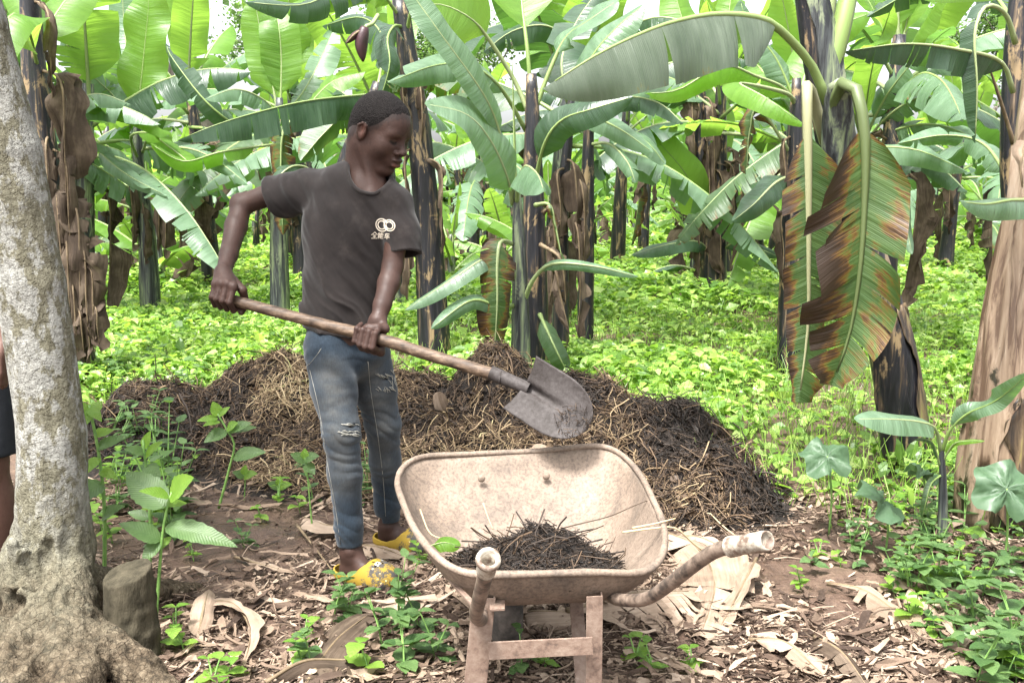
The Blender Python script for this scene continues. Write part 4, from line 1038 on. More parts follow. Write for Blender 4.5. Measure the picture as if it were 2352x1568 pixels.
class Solid:
    def __init__(s, k=0.01):
        s.ops, s.k = [], k
    def _add(s, fn, c, rad, k, sub):
        s.ops.append((fn, np.array(tuple(c), dtype=float), rad, s.k if k is None else k, sub))
        return s
    def cone(s, a, b, ra, rb, k=None, sub=False, sy=1.0):
        """tapered limb from a to b; sy squeezes it front to back about its own axis point"""
        a, b = np.array(tuple(a), dtype=float), np.array(tuple(b), dtype=float)
        ba = b - a
        l2 = max(ba @ ba, 1e-12)
        def fn(p):
            q = p - a
            h = np.clip((q @ ba) / l2, 0, 1)
            e = q - h[:, None] * ba
            if sy != 1.0:
                e = e * np.array([1, sy, 1])
            return np.sqrt((e * e).sum(1)) - (ra + (rb - ra) * h)
        return s._add(fn, (a + b) / 2, np.linalg.norm(ba) / 2 + max(ra, rb), k, sub)
    def chain(s, pts, rad, k=None, **kw):
        for i in range(len(pts) - 1):
            s.cone(pts[i], pts[i + 1], rad[i], rad[i + 1], k, **kw)
        return s
    def ell(s, c, r, frame=None, k=None, sub=False):
        c = np.array(tuple(c), dtype=float)
        r = np.array(r, dtype=float)
        Fm = np.eye(3) if frame is None else np.asarray(frame)
        def fn(p):
            q = (p - c) @ Fm.T
            k0 = np.sqrt(((q / r) ** 2).sum(1))
            k1 = np.sqrt(((q / (r * r)) ** 2).sum(1))
            return k0 * (k0 - 1) / np.maximum(k1, 1e-6)
        return s._add(fn, c, max(r), k, sub)
    def half(s, p0, n, k=0.0):
        """keep the side of the plane that n points away from"""
        p0, n = np.array(tuple(p0), dtype=float), np.array(tuple(n), dtype=float)
        n /= np.linalg.norm(n)
        return s._add(lambda p: -((p - p0) @ n), p0, 1e3, k, True)
    def warp(s, fn):
        s.ops.append((fn, None, 0, 0, 'w'))
        return s
    def __call__(s, p, near=None):
        d = np.full(len(p), 1.0)
        for i, (fn, c, rad, k, sub) in enumerate(s.ops):
            if sub == 'w':
                d = fn(p, d)
                continue
            if near is not None and not near[i]:
                continue
            e = fn(p)
            d = smax(d, -e, k) if sub else smin(d, e, k)
        return d
    def bounds(s):
        lo, hi = np.full(3, 1e9), np.full(3, -1e9)
        for fn, c, rad, k, sub in s.ops:
            if sub is False:
                lo, hi = np.minimum(lo, c - rad), np.maximum(hi, c + rad)
        return lo - 0.03, hi + 0.03
    def mesh(s, h, bounds=None):
        lo, hi = bounds or s.bounds()
        n = np.ceil((hi - lo) / h).astype(int) + 1
        G = np.ones(n, dtype=np.float32)
        B = 20
        for bx in range(0, n[0], B):
            for by in range(0, n[1], B):
                for bz in range(0, n[2], B):
                    e = np.minimum([bx + B, by + B, bz + B], n)
                    m = (np.array([bx, by, bz]) + e - 1) / 2 * h + lo
                    hd = np.linalg.norm((e - [bx, by, bz])) / 2 * h
                    near = [sub == 'w' or np.linalg.norm(m - c) < rad + hd + 0.05 for fn, c, rad, k, sub in s.ops]
                    if not any(q and o[4] is False for q, o in zip(near, s.ops)):
                        continue
                    dc = s(m[None], near)[0]
                    if abs(dc) > hd * 1.6 + 0.02:
                        G[bx:e[0], by:e[1], bz:e[2]] = dc
                        continue
                    ax = [np.arange(a, b2) * h + o for a, b2, o in zip((bx, by, bz), e, lo)]
                    P = np.stack(np.meshgrid(*ax, indexing='ij'), -1)
                    G[bx:e[0], by:e[1], bz:e[2]] = s(P.reshape(-1, 3), near).reshape(P.shape[:3])
        return nets(G, lo, h)

def nets(G, lo, h):
    I = G < 0
    c = [I[a:a + I.shape[0] - 1, b:b + I.shape[1] - 1, d:d + I.shape[2] - 1] for a in (0, 1) for b in (0, 1) for d in (0, 1)]
    cnt = sum(x.astype(np.int8) for x in c)
    act = (cnt > 0) & (cnt < 8)
    idx = np.argwhere(act)
    vid = np.full(act.shape, -1, dtype=np.int64)
    vid[act] = np.arange(len(idx))
    corners = np.array([(a, b, d) for a in (0, 1) for b in (0, 1) for d in (0, 1)])
    val = np.stack([G[idx[:, 0] + a, idx[:, 1] + b, idx[:, 2] + d] for a, b, d in corners], 1)
    acc = np.zeros((len(idx), 3)); num = np.zeros(len(idx))
    for p in range(8):
        for q in range(p + 1, 8):
            if np.abs(corners[p] - corners[q]).sum() != 1:
                continue
            m = (val[:, p] < 0) != (val[:, q] < 0)
            tt = val[m, p] / (val[m, p] - val[m, q])
            acc[m] += corners[p] + tt[:, None] * (corners[q] - corners[p])
            num[m] += 1
    V = (idx + acc / num[:, None]) * h + lo
    Fs = []
    for ax in range(3):
        sl0 = [slice(None)] * 3; sl1 = [slice(None)] * 3
        sl0[ax] = slice(0, -1); sl1[ax] = slice(1, None)
        a, b = I[tuple(sl0)], I[tuple(sl1)]
        e = np.argwhere(a != b)
        o = [k for k in range(3) if k != ax]
        ok = (e[:, o[0]] > 0) & (e[:, o[1]] > 0) & (e[:, o[0]] < vid.shape[o[0]]) & (e[:, o[1]] < vid.shape[o[1]])
        e = e[ok]
        flip = a[tuple(e.T)]
        def cell(d0, d1):
            q = e.copy(); q[:, o[0]] -= d0; q[:, o[1]] -= d1
            return vid[tuple(q.T)]
        quad = np.stack([cell(1, 1), cell(0, 1), cell(0, 0), cell(1, 0)], 1)
        if ax == 1:
            flip = ~flip
        quad[~flip] = quad[~flip][:, ::-1]
        Fs.append(quad)
    F = np.concatenate(Fs)
    return V, F[(F >= 0).all(1)]

# ------------------------------------------------------------------ grey tree at the left, its roots and cut stub
t = NT('lichen_bark')
co = t.coord('Object')
z = t.n('ShaderNodeSeparateXYZ', {'Vector': co}).outputs['Z']
n1 = t.noise(t.mapping(co, (1, 1, 0.55)), 26, 6, 0.68)
n2 = t.noise(co, 6, 4, 0.6)
n3 = t.noise(t.mapping(co, (1, 1, 0.35)), 70, 4, 0.7)
base = t.ramp(n3, [(0.32, (0.110, 0.102, 0.070)), (0.68, (0.20, 0.19, 0.14))])
lich = t.ramp(t.math('ADD', t.math('MULTIPLY', n1, 0.65), t.math('MULTIPLY', n2, 0.35)), [(0.475, (0, 0, 0)), (0.515, (1, 1, 1))])
lich = t.n('ShaderNodeRGBToBW', {'Color': lich}).outputs[0]
up = t.n('ShaderNodeMapRange', {'Value': z, 'From Min': 0.26, 'From Max': 0.55}).outputs[0]
c = t.mix(t.math('MULTIPLY', t.math('MULTIPLY', lich, up), 0.85), base, t.ramp(n3, [(0.3, (0.24, 0.24, 0.22)), (0.7, (0.37, 0.37, 0.345))]))
low = t.n('ShaderNodeMapRange', {'Value': t.math('ADD', z, t.math('MULTIPLY', n2, 0.2)), 'From Min': 0.42, 'From Max': 0.20}).outputs[0]
rootc = t.ramp(t.noise(co, 34, 5, 0.7), [(0.36, (0.022, 0.015, 0.010)), (0.5, (0.080, 0.058, 0.038)), (0.66, (0.17, 0.135, 0.095))])
c = t.mix(t.math('MULTIPLY', low, 0.9), c, rootc)
crk = t.n('ShaderNodeTexVoronoi', {'Vector': t.mapping(co, (1, 1, 0.6)), 'Scale': 55.0}, feature='DISTANCE_TO_EDGE').outputs['Distance']
crk = t.n('ShaderNodeMapRange', {'Value': t.math('ADD', crk, t.math('MULTIPLY', n1, 0.15)), 'From Min': 0.06, 'From Max': 0.16}).outputs[0]
vs = t.noise(t.mapping(co, (1, 1, 0.2)), 38, 5, 0.7)
c = t.mix(0.35, c, t.mix(1.0, c, t.ramp(vs, [(0.36, (0.35, 0.33, 0.30)), (0.58, (1.15, 1.13, 1.1))]), 'MULTIPLY'))
c = t.mix(t.math('MULTIPLY', t.math('SUBTRACT', 1.0, crk), t.math('MULTIPLY', low, 0.5)), c, (0.018, 0.014, 0.010, 1))
mat_trunk = t.done(t.principled(c, 0.9, 0.12, t.bump(t.noise(co, 42, 5, 0.7), 1.0, 0.022, t.bump(crk, 0.45, 0.008))))

YT = 2.75
tr = thing('tree', 'leaning grey lichen-spotted tree trunk with gnarled roots in the near left corner', 'tree', tuple(at(130, 1450, YT)[:2]) + (0,))
S = Solid(0.03)
tp = [at(118, 1500, YT), at(122, 1250, YT), at(120, 1000, YT), at(70, 650, YT), at(15, 350, YT), at(-62, 50, YT), at(-150, -260, YT)]
S.chain(tp, [0.125, 0.108, 0.091, 0.089, 0.087, 0.084, 0.08], k=0.012)
b0 = at(122, 1350, YT)
def groot(px, py):
    q = gnd(px, py); q.z = -0.02
    return q
for pts, rad in [
    ([at(140, 1330, YT - .05), at(180, 1440, YT - .12), groot(330, 1570) + Vector((0, 0, .03)), groot(470, 1660)], [0.085, 0.080, 0.065, 0.03]),
    ([at(90, 1330, YT - .06), at(70, 1440, YT - .18), groot(20, 1640) + Vector((0, 0, .05)), groot(-120, 1800)], [0.085, 0.085, 0.075, 0.03]),
    ([at(130, 1340, YT - .06), at(160, 1480, YT - .2), groot(190, 1750), groot(200, 1950)], [0.08, 0.085, 0.08, 0.04]),
    ([at(80, 1290, YT), at(20, 1330, YT - .02), at(-60, 1420, YT - .05), groot(-150, 1530)], [0.07, 0.06, 0.055, 0.03]),
    ([at(60, 1260, YT - .04), at(35, 1290, YT - .08), at(20, 1340, YT - .1)], [0.05, 0.045, 0.03]),
    ([b0, Vector((b0.x - .1, b0.y + .3, 0.05)), Vector((b0.x - .2, b0.y + .6, -0.03))], [0.09, 0.07, 0.03]),
    ([b0, Vector((b0.x + .15, b0.y + .25, 0.04)), Vector((b0.x + .3, b0.y + .45, -0.03))], [0.09, 0.06, 0.03])]:
    S.chain(pts, rad)
for px, py, r in [(30, 1265, 0.03), (60, 1285, 0.028), (45, 1315, 0.03), (18, 1335, 0.028)]:
    S.ell(at(px, py, YT - .13), (r, r * .8, r * 1.5), None, 0.02)
S.ell(at(62, 1300, YT - .16), (0.022, 0.03, 0.04), None, 0.015, True)
S.ell(at(35, 1385, YT - .18), (0.045, 0.04, 0.035), None, 0.02, True)
def bark(p, d):
    m = np.abs(d) < 0.08
    if m.any():
        q = p[m]
        lowk = np.clip((0.55 - q[:, 2]) / 0.3, 0, 1)
        d = d.copy()
        d[m] += lowk * (0.014 * fbm(q * [14, 14, 8], 3, 3) + 0.020 * np.abs(fbm(q * [24, 24, 10], 3, 8))) + 0.003 * fbm(q * [12, 12, 6], 2, 6)
    return d
S.warp(bark)
V, F = S.mesh(0.008, (np.array([tp[0].x - 0.85, YT - 0.9, -0.1]), np.array([tp[0].x + 0.75, YT + 0.75, 2.15])))
ob('trunk', shift(mesh('trunk', V, F, mat_trunk), tr.location), tr)
S = Solid(0.02)
S.cone(at(300, 1490, YT - .1), at(292, 1300, YT - .1), 0.080, 0.064)
S.half(at(295, 1312, YT - .1), (-0.2, -0.25, 1))
S.warp(lambda p, d: d + 0.004 * fbm(p * [14, 14, 7], 3, 3) + np.clip((0.2 - p[:, 2]) / 0.1, 0, 1) * 0.01 * fbm(p * 22, 2, 5))
V, F = S.mesh(0.005)
mat_stub = M_plain('olive_bark', (0.022, 0.019, 0.012), (0.062, 0.053, 0.035), 30, 0.9, 0.15, 0.8, 70, 0.008, (1, 1, 0.4))
ob('stub', shift(mesh('stub', V, F, mat_stub), tr.location), tr)['label'] = 'short sawn-off stub beside the trunk'
# the crown is above the picture; it still stands there
g = np.random.default_rng(3)
n = 900
cpos = np.array(tp[-1]) + np.array([0, 0, 1.6])
A = Acc()
for k in range(5):
    d = g.normal(0, 1, 3); d[2] = abs(d[2]) + 0.6; d = nrm(d)
    A.add(*tube(crom([tp[-1], np.array(tp[-1]) + d * 0.8, np.array(tp[-1]) + d * 1.5 + [0, 0, .2]], 8), np.linspace(0.05, 0.015, 8), 6)[:2])
ob('limb', shift(A.mesh('limb', mat_trunk), tr.location), tr)
P = cpos + g.normal(0, 0.6, (n, 3)) + [-0.5, 0.2, 0.6]
V, F = scatter(LT_V, LT_F, P, g.normal(0, 1, (n, 3)), g.normal(0, 0.5, (n, 3)) + [0, 0, 1], g.uniform(0.1, 0.2, n))
ob('crown', shift(mesh('crown', V, F, mat_fol, smooth=False), tr.location), tr)
# ------------------------------------------------------------------ compost heap
MOUNDS = [(-0.08, 5.0, 0.30, 0.36, 0.55), (-1.22, 5.3, 0.42, 0.5, 0.50), (-1.80, 5.2, 0.55, 0.42, 0.31), (0.64, 4.55, 0.40, 0.45, 0.38), (0.78, 4.08, 0.28, 0.32, 0.27),
          (-0.62, 5.0, 0.75, 0.55, 0.36), (0.40, 4.85, 0.45, 0.42, 0.38), (-0.9, 4.7, 0.5, 0.4, 0.22), (0.35, 4.2, 0.7, 0.4, 0.24), (-0.3, 4.5, 0.7, 0.4, 0.26), (-1.55, 4.85, 0.5, 0.35, 0.24)]
def heap_z(x, y):
    r = np.zeros_like(x) - 0.05
    for cx, cy, rx, ry, h in MOUNDS:
        q = ((x - cx) / rx) ** 2 + ((y - cy) / ry) ** 2
        r = smax(r, h * np.clip(1.25 - q, -0.3, None) ** 0.8 * 0.85 if False else h * (1.12 * np.exp(-0.75 * q) - 0.12), 0.05)
    b = 0.065 * fbm(np.stack([x * 4.5, y * 4.5, x * 0], -1), 3, 12) + 0.02 * fbm(np.stack([x * 15, y * 15, x * 0], -1), 2, 14)
    r = r - 0.045
    return r + b * np.clip(r / 0.12, 0, 1)
xs, ys = np.arange(-2.7, 1.75, 0.03), np.arange(3.4, 6.2, 0.03)
X, Y = np.meshgrid(xs, ys, indexing='ij')
Z = heap_z(X, Y)
keep = Z > 0.0
t = NT('dark_compost')
co = t.coord('Object')
c = t.ramp(t.noise(co, 30, 5, 0.75), [(0.35, (0.006, 0.004, 0.003)), (0.55, (0.018, 0.012, 0.008)), (0.72, (0.055, 0.038, 0.026))])
mat_compost = t.done(t.principled(c, 0.75, 0.35, t.bump(t.noise(co, 60, 5, 0.75), 1.0, 0.02)))
t = NT('straw')
tone = t.math('ADD', t.math('MULTIPLY', t.attr('tone'), 0.75), t.math('MULTIPLY', t.island(), 0.25))
c = t.ramp(tone, [(0.05, (0.007, 0.005, 0.0035)), (0.3, (0.030, 0.019, 0.012)), (0.55, (0.11, 0.070, 0.040)), (0.8, (0.30, 0.22, 0.125)), (0.97, (0.40, 0.32, 0.19)), (1.0, (0.28, 0.32, 0.11))])
mat_straw = t.done(t.principled(c, 0.6, 0.35))
heap = thing('compost_heap', 'long dark compost heap of rotting straw across the middle of the picture', 'compost heap', (0, 4.9, 0))
n1 = len(ys)
i = np.arange(len(xs) - 1)[:, None] * n1
j = np.arange(n1 - 1)[None]
F = np.stack([i + j, i + n1 + j, i + n1 + j + 1, i + j + 1], -1).reshape(-1, 4)
V = np.stack([X, Y, Z], -1).reshape(-1, 3)
F = F[keep.ravel()[F].any(1)]
ob('compost', shift(mesh('compost', V, F, mat_compost), heap.location), heap)
g = np.random.default_rng(77)
def strew(n, seed, lmin, lmax, rmin, rmax, tonef, lift=0.012, seg=4, bend=0.28, box=(-2.5, 1.5, 3.5, 5.9), zmin=0.02, flat=0.24):
    g = np.random.default_rng(seed)
    x, y = g.uniform(box[0], box[1], n * 3), g.uniform(box[2], box[3], n * 3)
    z = heap_z(x, y)
    k = np.flatnonzero(z > zmin)[:n]
    x, y, z = x[k], y[k], z[k]
    m = len(x)
    e = 0.02
    sx, sy = (heap_z(x + e, y) - z) / e, (heap_z(x, y + e) - z) / e
    a = g.uniform(0, 6.283, m)
    dx, dy = np.cos(a), np.sin(a)
    D = np.stack([dx, dy, sx * dx + sy * dy + g.normal(0, flat, m)], 1)
    L = g.uniform(lmin, lmax, m)
    V, F, isl = strands(np.stack([x, y, z + lift * g.uniform(0, 1.5, m)], 1), D, L, g.uniform(rmin, rmax, m), seg, bend, seed)
    tn = np.clip(tonef(x, y, z, g), 0, 1)
    return V, F, tn[isl]
def tone(x, y, z, g):
    d = fbm(np.stack([x * 2.6, y * 2.6, x * 0], -1), 3, 61)
    px = x / (y + 0.14) * FPX + PW / 2
    dryness = np.interp(px, [230, 420, 520, 640, 720, 900, 1060, 1140, 1300, 1420, 1500, 1600, 1800], [0.26, 0.28, 0.46, 0.72, 0.68, 0.64, 0.58, 0.32, 0.22, 0.42, 0.24, 0.10, 0.12])
    return dryness + 0.38 * d + g.normal(0, 0.17, len(x))
parts = [strew(15000, 1, 0.05, 0.16, 0.0014, 0.0028, tone), strew(1900, 2, 0.12, 0.28, 0.0022, 0.0046, lambda x, y, z, g: tone(x, y, z, g) + 0.18, 0.015, 6, 0.28),
         strew(16000, 3, 0.02, 0.06, 0.0014, 0.0036, lambda x, y, z, g: tone(x, y, z, g) - 0.12, 0.02, 2, 0.2), strew(110, 4, 0.22, 0.45, 0.003, 0.006, tone, 0.02, 7, 0.2)]
# matted scraps of rotted leaf and clods among the stalks
gq = np.random.default_rng(31)
m = 5200
x, y = gq.uniform(-2.4, 1.4, m * 2), gq.uniform(3.6, 5.8, m * 2)
z = heap_z(x, y)
k = np.flatnonzero(z > 0.02)[:m]
x, y, z = x[k], y[k], z[k]; m = len(x)
tn = np.clip(tone(x, y, z, gq) - 0.18, 0, 0.75)
sz = gq.uniform(0.010, 0.045, m)
SV = np.array([[-.5, -.5, .1], [.1, -.6, 0], [.55, -.2, .15], [-.6, .1, 0], [0, 0, -.12], [.5, .3, 0], [-.3, .6, .12], [.2, .5, 0]])
SF = np.array([[0, 1, 4, 3], [1, 2, 5, 4], [3, 4, 7, 6], [4, 5, 7, 7]])[:3]
V, F = scatter(SV, SF, np.stack([x, y, z + 0.006], 1), gq.normal(0, 1, (m, 3)) * [1, 1, .3], gq.normal(0, .5, (m, 3)) + [0, 0, 1], np.stack([sz, sz * gq.uniform(.4, 1.2, m), sz], 1))
parts.append((V, F[0], np.repeat(tn, len(SV))))
off, Vs, Fs, Ts = 0, [], [], []
for V, F, tn in parts:
    Vs.append(V); Fs.append(F + off); Ts.append(tn); off += len(V)
ob('straw', shift(mesh('straw', np.concatenate(Vs), np.concatenate(Fs), mat_straw, attrs={'tone': np.concatenate(Ts)}), heap.location), heap, kind='stuff')

# ------------------------------------------------------------------ litter: chips of dry banana leaf trodden over the soil
def litter_density(x, y):
    px = x / (y * CP + 0.19) * FPX + PW / 2
    d = 0.55 + 0.6 * fbm(np.stack([x * 2.2, y * 2.2, x * 0], -1), 3, 71)
    bare = np.exp(-((px - 560) / 170) ** 2 - ((y - 3.75) / 0.6) ** 2) + 0.9 * np.exp(-((px - 480) / 120) ** 2 - ((y - 3.3) / 0.2) ** 2) + 0.7 * np.exp(-((px - 1900) / 110) ** 2 - ((y - 2.85) / 0.2) ** 2)
    return np.clip(d - 0.75 * bare, 0.06, 1) * np.clip((4.45 - y) / 0.5, 0, 1)
def chips(n, seed, l0, l1, wr, lift=0.02, tilt=0.35):
    g = np.random.default_rng(seed)
    y = g.uniform(2.25, 4.4, n * 3); x = g.uniform(-0.62, 0.62, n * 3) * (y + 0.15)
    k = np.flatnonzero(g.uniform(0, 1, n * 3) < litter_density(x, y))[:n]
    x, y = x[k], y[k]; m = len(x)
    t = np.linspace(-0.5, 0.5, 5)
    cur = 0.25
    tvs, tf = [], []
    for kind in range(6):                      # six ragged outlines
        tv = []
        wob, zc = 0.0, g.uniform(-0.5, 0.9)
        for q, v in enumerate(t):
            w0, w1 = g.uniform(0.12, 0.55), g.uniform(0.12, 0.55)
            wob += g.normal(0, 0.16)
            z = zc * v * v * 1.6 + g.normal(0, 0.12)
            tv += [[wob - w0, v + g.normal(0, .05), z + g.uniform(0, .35)], [wob, v, z], [wob + w1, v + g.normal(0, .05), z + g.uniform(0, .35)]]
        tvs.append(np.array(tv))
    for q in range(4):
        for s in range(2):
            b = q * 3 + s
            tf.append([b, b + 1, b + 4, b + 3])
    L = g.uniform(l0, l1, m) ** 1.0
    W = L * g.uniform(wr[0], wr[1], m)
    a = g.normal(0.5, 0.9, m)
    T = np.stack([np.cos(a), np.sin(a), g.normal(0, tilt * 0.5, m)], 1)
    N = np.stack([g.normal(0, tilt, m), g.normal(0, tilt, m), g.choice([-1, 1, 1, 1], m)], 1)
    P = np.stack([x, y, gz(x, y) + g.uniform(0.0, lift, m) + 0.004], 1)
    sc = np.stack([W, L, W * g.uniform(0.3, 1.4, m)], 1)
    Vs, Fs, o = [], [], 0
    for kind in range(6):
        k = slice(kind, None, 6)
        v, f = scatter(tvs[kind], np.array(tf), P[k], T[k], N[k], sc[k])
        Vs.append(v); Fs.append(f[0] + o); o += len(v)
    return np.concatenate(Vs), np.concatenate(Fs)
t = NT('leaf_litter')
isl = t.island()
st = t.noise(t.mapping(t.coord('Object'), (1, 1, 1)), 60, 4, 0.7)
c = t.ramp(t.math('ADD', t.math('MULTIPLY', isl, 0.8), t.math('MULTIPLY', st, 0.2)), [(0.1, (0.035, 0.023, 0.017)), (0.35, (0.105, 0.072, 0.052)), (0.65, (0.22, 0.16, 0.115)), (0.97, (0.38, 0.30, 0.23))])
mat_litter = t.leafy(c, c, 0.12, 0.8, 0.2, t.bump(st, 0.6, 0.004))
A = Acc()
for args in [(14000, 5, 0.010, 0.032, (0.2, 0.6), 0.02, 0.5), (5200, 6, 0.03, 0.085, (0.15, 0.42), 0.03, 0.6), (520, 7, 0.07, 0.16, (0.10, 0.28), 0.03, 0.4), (360, 8, 0.12, 0.32, (0.05, 0.13), 0.03, 0.15)]:
    A.add(*chips(*args))
# thin fibres
n = 7000
y = rng.uniform(2.3, 4.4, n); x = rng.uniform(-0.6, 0.6, n) * (y + .15)
k = rng.uniform(0, 1, n) < litter_density(x, y); x, y = x[k], y[k]; n = len(x)
V, F, _ = strands(np.stack([x, y, gz(x, y) + 0.012], 1), np.stack([rng.normal(0, 1, n), rng.normal(0, 0.7, n), rng.normal(0, .1, n)], 1), rng.uniform(0.04, 0.2, n), rng.uniform(0.001, 0.003, n), 4, 0.2, 21)
A.add(V, F)
ob('leaf_litter', A.mesh('leaf_litter', mat_litter, smooth=False), kind='stuff', label='pale brown chips of dry banana leaf trodden into the soil', cat='litter')
# clods of soil on the bare patch
n = 2600
y = rng.uniform(2.4, 4.4, n); x = rng.uniform(-0.6, 0.6, n) * (y + .15)
q = rng.uniform(0.002, 0.008, n)
OV = np.array([[1, 0, 0], [-1, 0, 0], [0, 1, 0], [0, -1, 0], [0, 0, 0.8], [0, 0, -0.8]]); OF = np.array([[0, 2, 4], [2, 1, 4], [1, 3, 4], [3, 0, 4], [2, 0, 5], [1, 2, 5], [3, 1, 5], [0, 3, 5]])
V, F = scatter(OV, OF, np.stack([x, y, gz(x, y) + q * 0.3], 1), rng.normal(0, 1, (n, 3)), rng.normal(0, 1, (n, 3)), np.stack([q, q * rng.uniform(.6, 1.3, n), q * rng.uniform(.5, 1, n)], 1))
ob('soil_clods', mesh('soil_clods', V, F, mat_soil, smooth=False), kind='stuff', label='crumbs and clods of damp brown soil', cat='soil')

# ------------------------------------------------------------------ whole dry leaves and stalks lying on the ground
def lying(label, pts, half, seed, m='w', splits=0, name='dry_leaf', rib=0.006, lift=0.03, crumple=0.02, cat='dry leaf', group='dry banana leaves on the ground', **kw):
    P = []
    for (px, py, *z) in pts:
        q = gnd(px, py); q.z = float(gz(q.x, q.y)) + (z[0] if z else lift); P.append(q)
    base = P[0].copy(); base.z = 0
    root = thing(name, label, cat, base, group)
    kw.setdefault('ang', (-8, -8)); kw.setdefault('curl', (-15, -15))
    me = leaf_mesh(P, half, (0, 0, 1), 0.05, splits=splits, mats=LM[m], seed=seed, rib=rib, crumple=crumple, nl=40, nu=5, wav=14, **kw)
    ob('blade', shift(me, root.location), root)
    return root
lying('big bleached dry banana leaf split into strips beside the wheelbarrow', [(1300, 1440), (1400, 1425, .05), (1480, 1412, .06), (1590, 1400, .05)], 0.24, 1, splits=12, gap=0.3, jit=16, tipw=0.6, rib=0.009, ang=(-10, -4), lift=0.04)
lying('bleached dry leaf with drooping strips under the right-hand handle', [(1520, 1250), (1600, 1300, .06), (1640, 1380, .05), (1610, 1490, .03)], 0.16, 2, splits=9, gap=0.35, jit=18, tipw=0.5, lift=0.05)
lying('curled tan dry leaf strip right of the bleached leaves', [(1735, 1340, .08), (1700, 1400, .06), (1650, 1470, .02)], 0.035, 3, 'w', ang=(30, 30))
lying('broad dry leaf piece half hidden behind the barrow legs', [(1190, 1440), (1240, 1450, .05), (1310, 1440)], 0.10, 4, 'w', tipw=0.9)
lying('long dry leaf in the near middle under the weeds', [(690, 1600, .02), (770, 1510, .05), (850, 1440, .04)], 0.075, 5, 'x', tipw=0.7)
lying('flat dry leaf piece right of the weeds', [(890, 1460), (930, 1420, .04), (900, 1400, .03)], 0.06, 6, 'w', tipw=0.8)
lying('curved bleached leaf strip curling through the near litter', [(430, 1405, .03), (530, 1415, .05), (575, 1480, .05), (560, 1555, .03)], 0.022, 7, 'w', ang=(25, 25))
lying('dry leaf roll lying at the bottom edge', [(610, 1590, .04), (700, 1560, .06), (800, 1545, .04), (900, 1530)], 0.055, 8, 'x', ang=(-35, -40))
lying('short upright curl of dry leaf near the stub', [(455, 1470, .02), (470, 1430, .06), (480, 1390, .05)], 0.035, 9, 'w')
lying('long tan leaf stalk lying from the bare soil to the clog', [(540, 1280, .02), (600, 1310, .03), (680, 1325, .02)], 0.016, 10, 'w')
lying('thin straight pale stick pointing at the near clog', [(683, 1215, .02), (730, 1280, .03), (790, 1360, .02)], 0.002, 11, 'w', name='stick', cat='stick', group='sticks on the ground', rib=0.006, crumple=0)
lying('pale dry husk in front of the boy\'s back foot', [(700, 1205), (760, 1230, .05), (840, 1215, .03)], 0.06, 12, 'w', splits=3)
lying('tan dry leaf between the boy\'s feet', [(830, 1260, .03), (880, 1280, .05), (930, 1290, .03)], 0.04, 13, 'w')
lying('bleached stalk bundle behind the right-hand grip', [(1540, 1255, .03), (1600, 1265, .05), (1660, 1275, .03)], 0.06, 14, 'w', splits=4)
lying('tan dry leaf fan in the lower right-hand litter', [(1900, 1360, .03), (1980, 1390, .05), (2060, 1430, .03), (2140, 1500, .02)], 0.05, 15, 'w', splits=5, jit=30)
lying('grey-brown dry leaf at the bottom right', [(1870, 1490, .03), (1930, 1540, .05), (1990, 1600, .03)], 0.06, 16, 'x', splits=4, jit=25)
lying('pale dry leaf at the bottom right-hand edge', [(1720, 1500, .03), (1800, 1520, .05), (1890, 1580, .03)], 0.06, 17, 'w', splits=5, jit=25)
lying('bleached leaf sheath lying left of the heap', [(160, 890, .05), (200, 905, .09), (240, 950, .04)], 0.08, 18, 'w')
lying('pale leaf stalk on the bare soil behind the seedlings', [(395, 1165, .03), (440, 1172, .05), (480, 1170, .03)], 0.03, 19, 'w')
lying('long dry leaf pointing to the lower right corner', [(2020, 1290, .03), (2080, 1370, .04), (2160, 1440, .03), (2220, 1500, .02)], 0.03, 20, 'w', splits=3)
p = gnd(1010, 878, .0)
q = Vector(at(1012, 880, 4.72)); q.z = float(heap_z(np.array([q.x]), np.array([q.y]))[0]) + 0.05
r0 = thing('fallen_leaf', 'single cream fallen leaf lying on the compost left of the shovel socket', 'fallen leaf', q, 'fallen leaves on the heap')
ob('blade', leaf_mesh([(0.02, 0, -.05), (0, -0.02, 0), (-0.01, -0.03, .06)], 0.035, (0, -1, .3), 0.1, (10, 10), mats=LM['w'], rib=0.002, seed=3), r0)
q = Vector(at(1238, 1032, 4.2)); q.z = float(heap_z(np.array([q.x]), np.array([q.y]))[0]) + 0.03
r0 = thing('fallen_leaf', 'single brown fallen leaf just above the far rim of the barrow', 'fallen leaf', q, 'fallen leaves on the heap')
ob('blade', leaf_mesh([(-0.05, 0, .0), (0, -0.02, 0.02), (0.05, -0.03, .0)], 0.03, (0, -.6, .8), 0.1, (20, 10), mats=LM['w'], rib=0.002, seed=4), r0)
# ------------------------------------------------------------------ wheelbarrow
t = NT('muddy_steel')
co = t.coord('Object')
n1, n2, n3 = t.noise(co, 5, 5, 0.65), t.noise(co, 120, 3, 0.7), t.noise(t.mapping(co, (1, 1, 0.25)), 22, 4, 0.7)
c = t.ramp(t.math('ADD', t.math('MULTIPLY', n1, 0.6), t.math('MULTIPLY', n3, 0.4)), [(0.36, (0.105, 0.085, 0.070)), (0.5, (0.165, 0.128, 0.100)), (0.64, (0.215, 0.170, 0.136))])
c = t.mix(0.55, c, t.mix(1.0, c, t.ramp(n2, [(0.36, (0.40, 0.36, 0.33)), (0.56, (1.12, 1.08, 1.02))]), 'MULTIPLY'))
mat_tray = t.done(t.principled(c, 0.7, 0.3, t.bump(n2, 0.35, 0.003, t.bump(n3, 0.3, 0.006))))
t = NT('rusty_frame')
co = t.coord('Object')
n1, n2 = t.noise(co, 14, 5, 0.7), t.noise(co, 70, 4, 0.7)
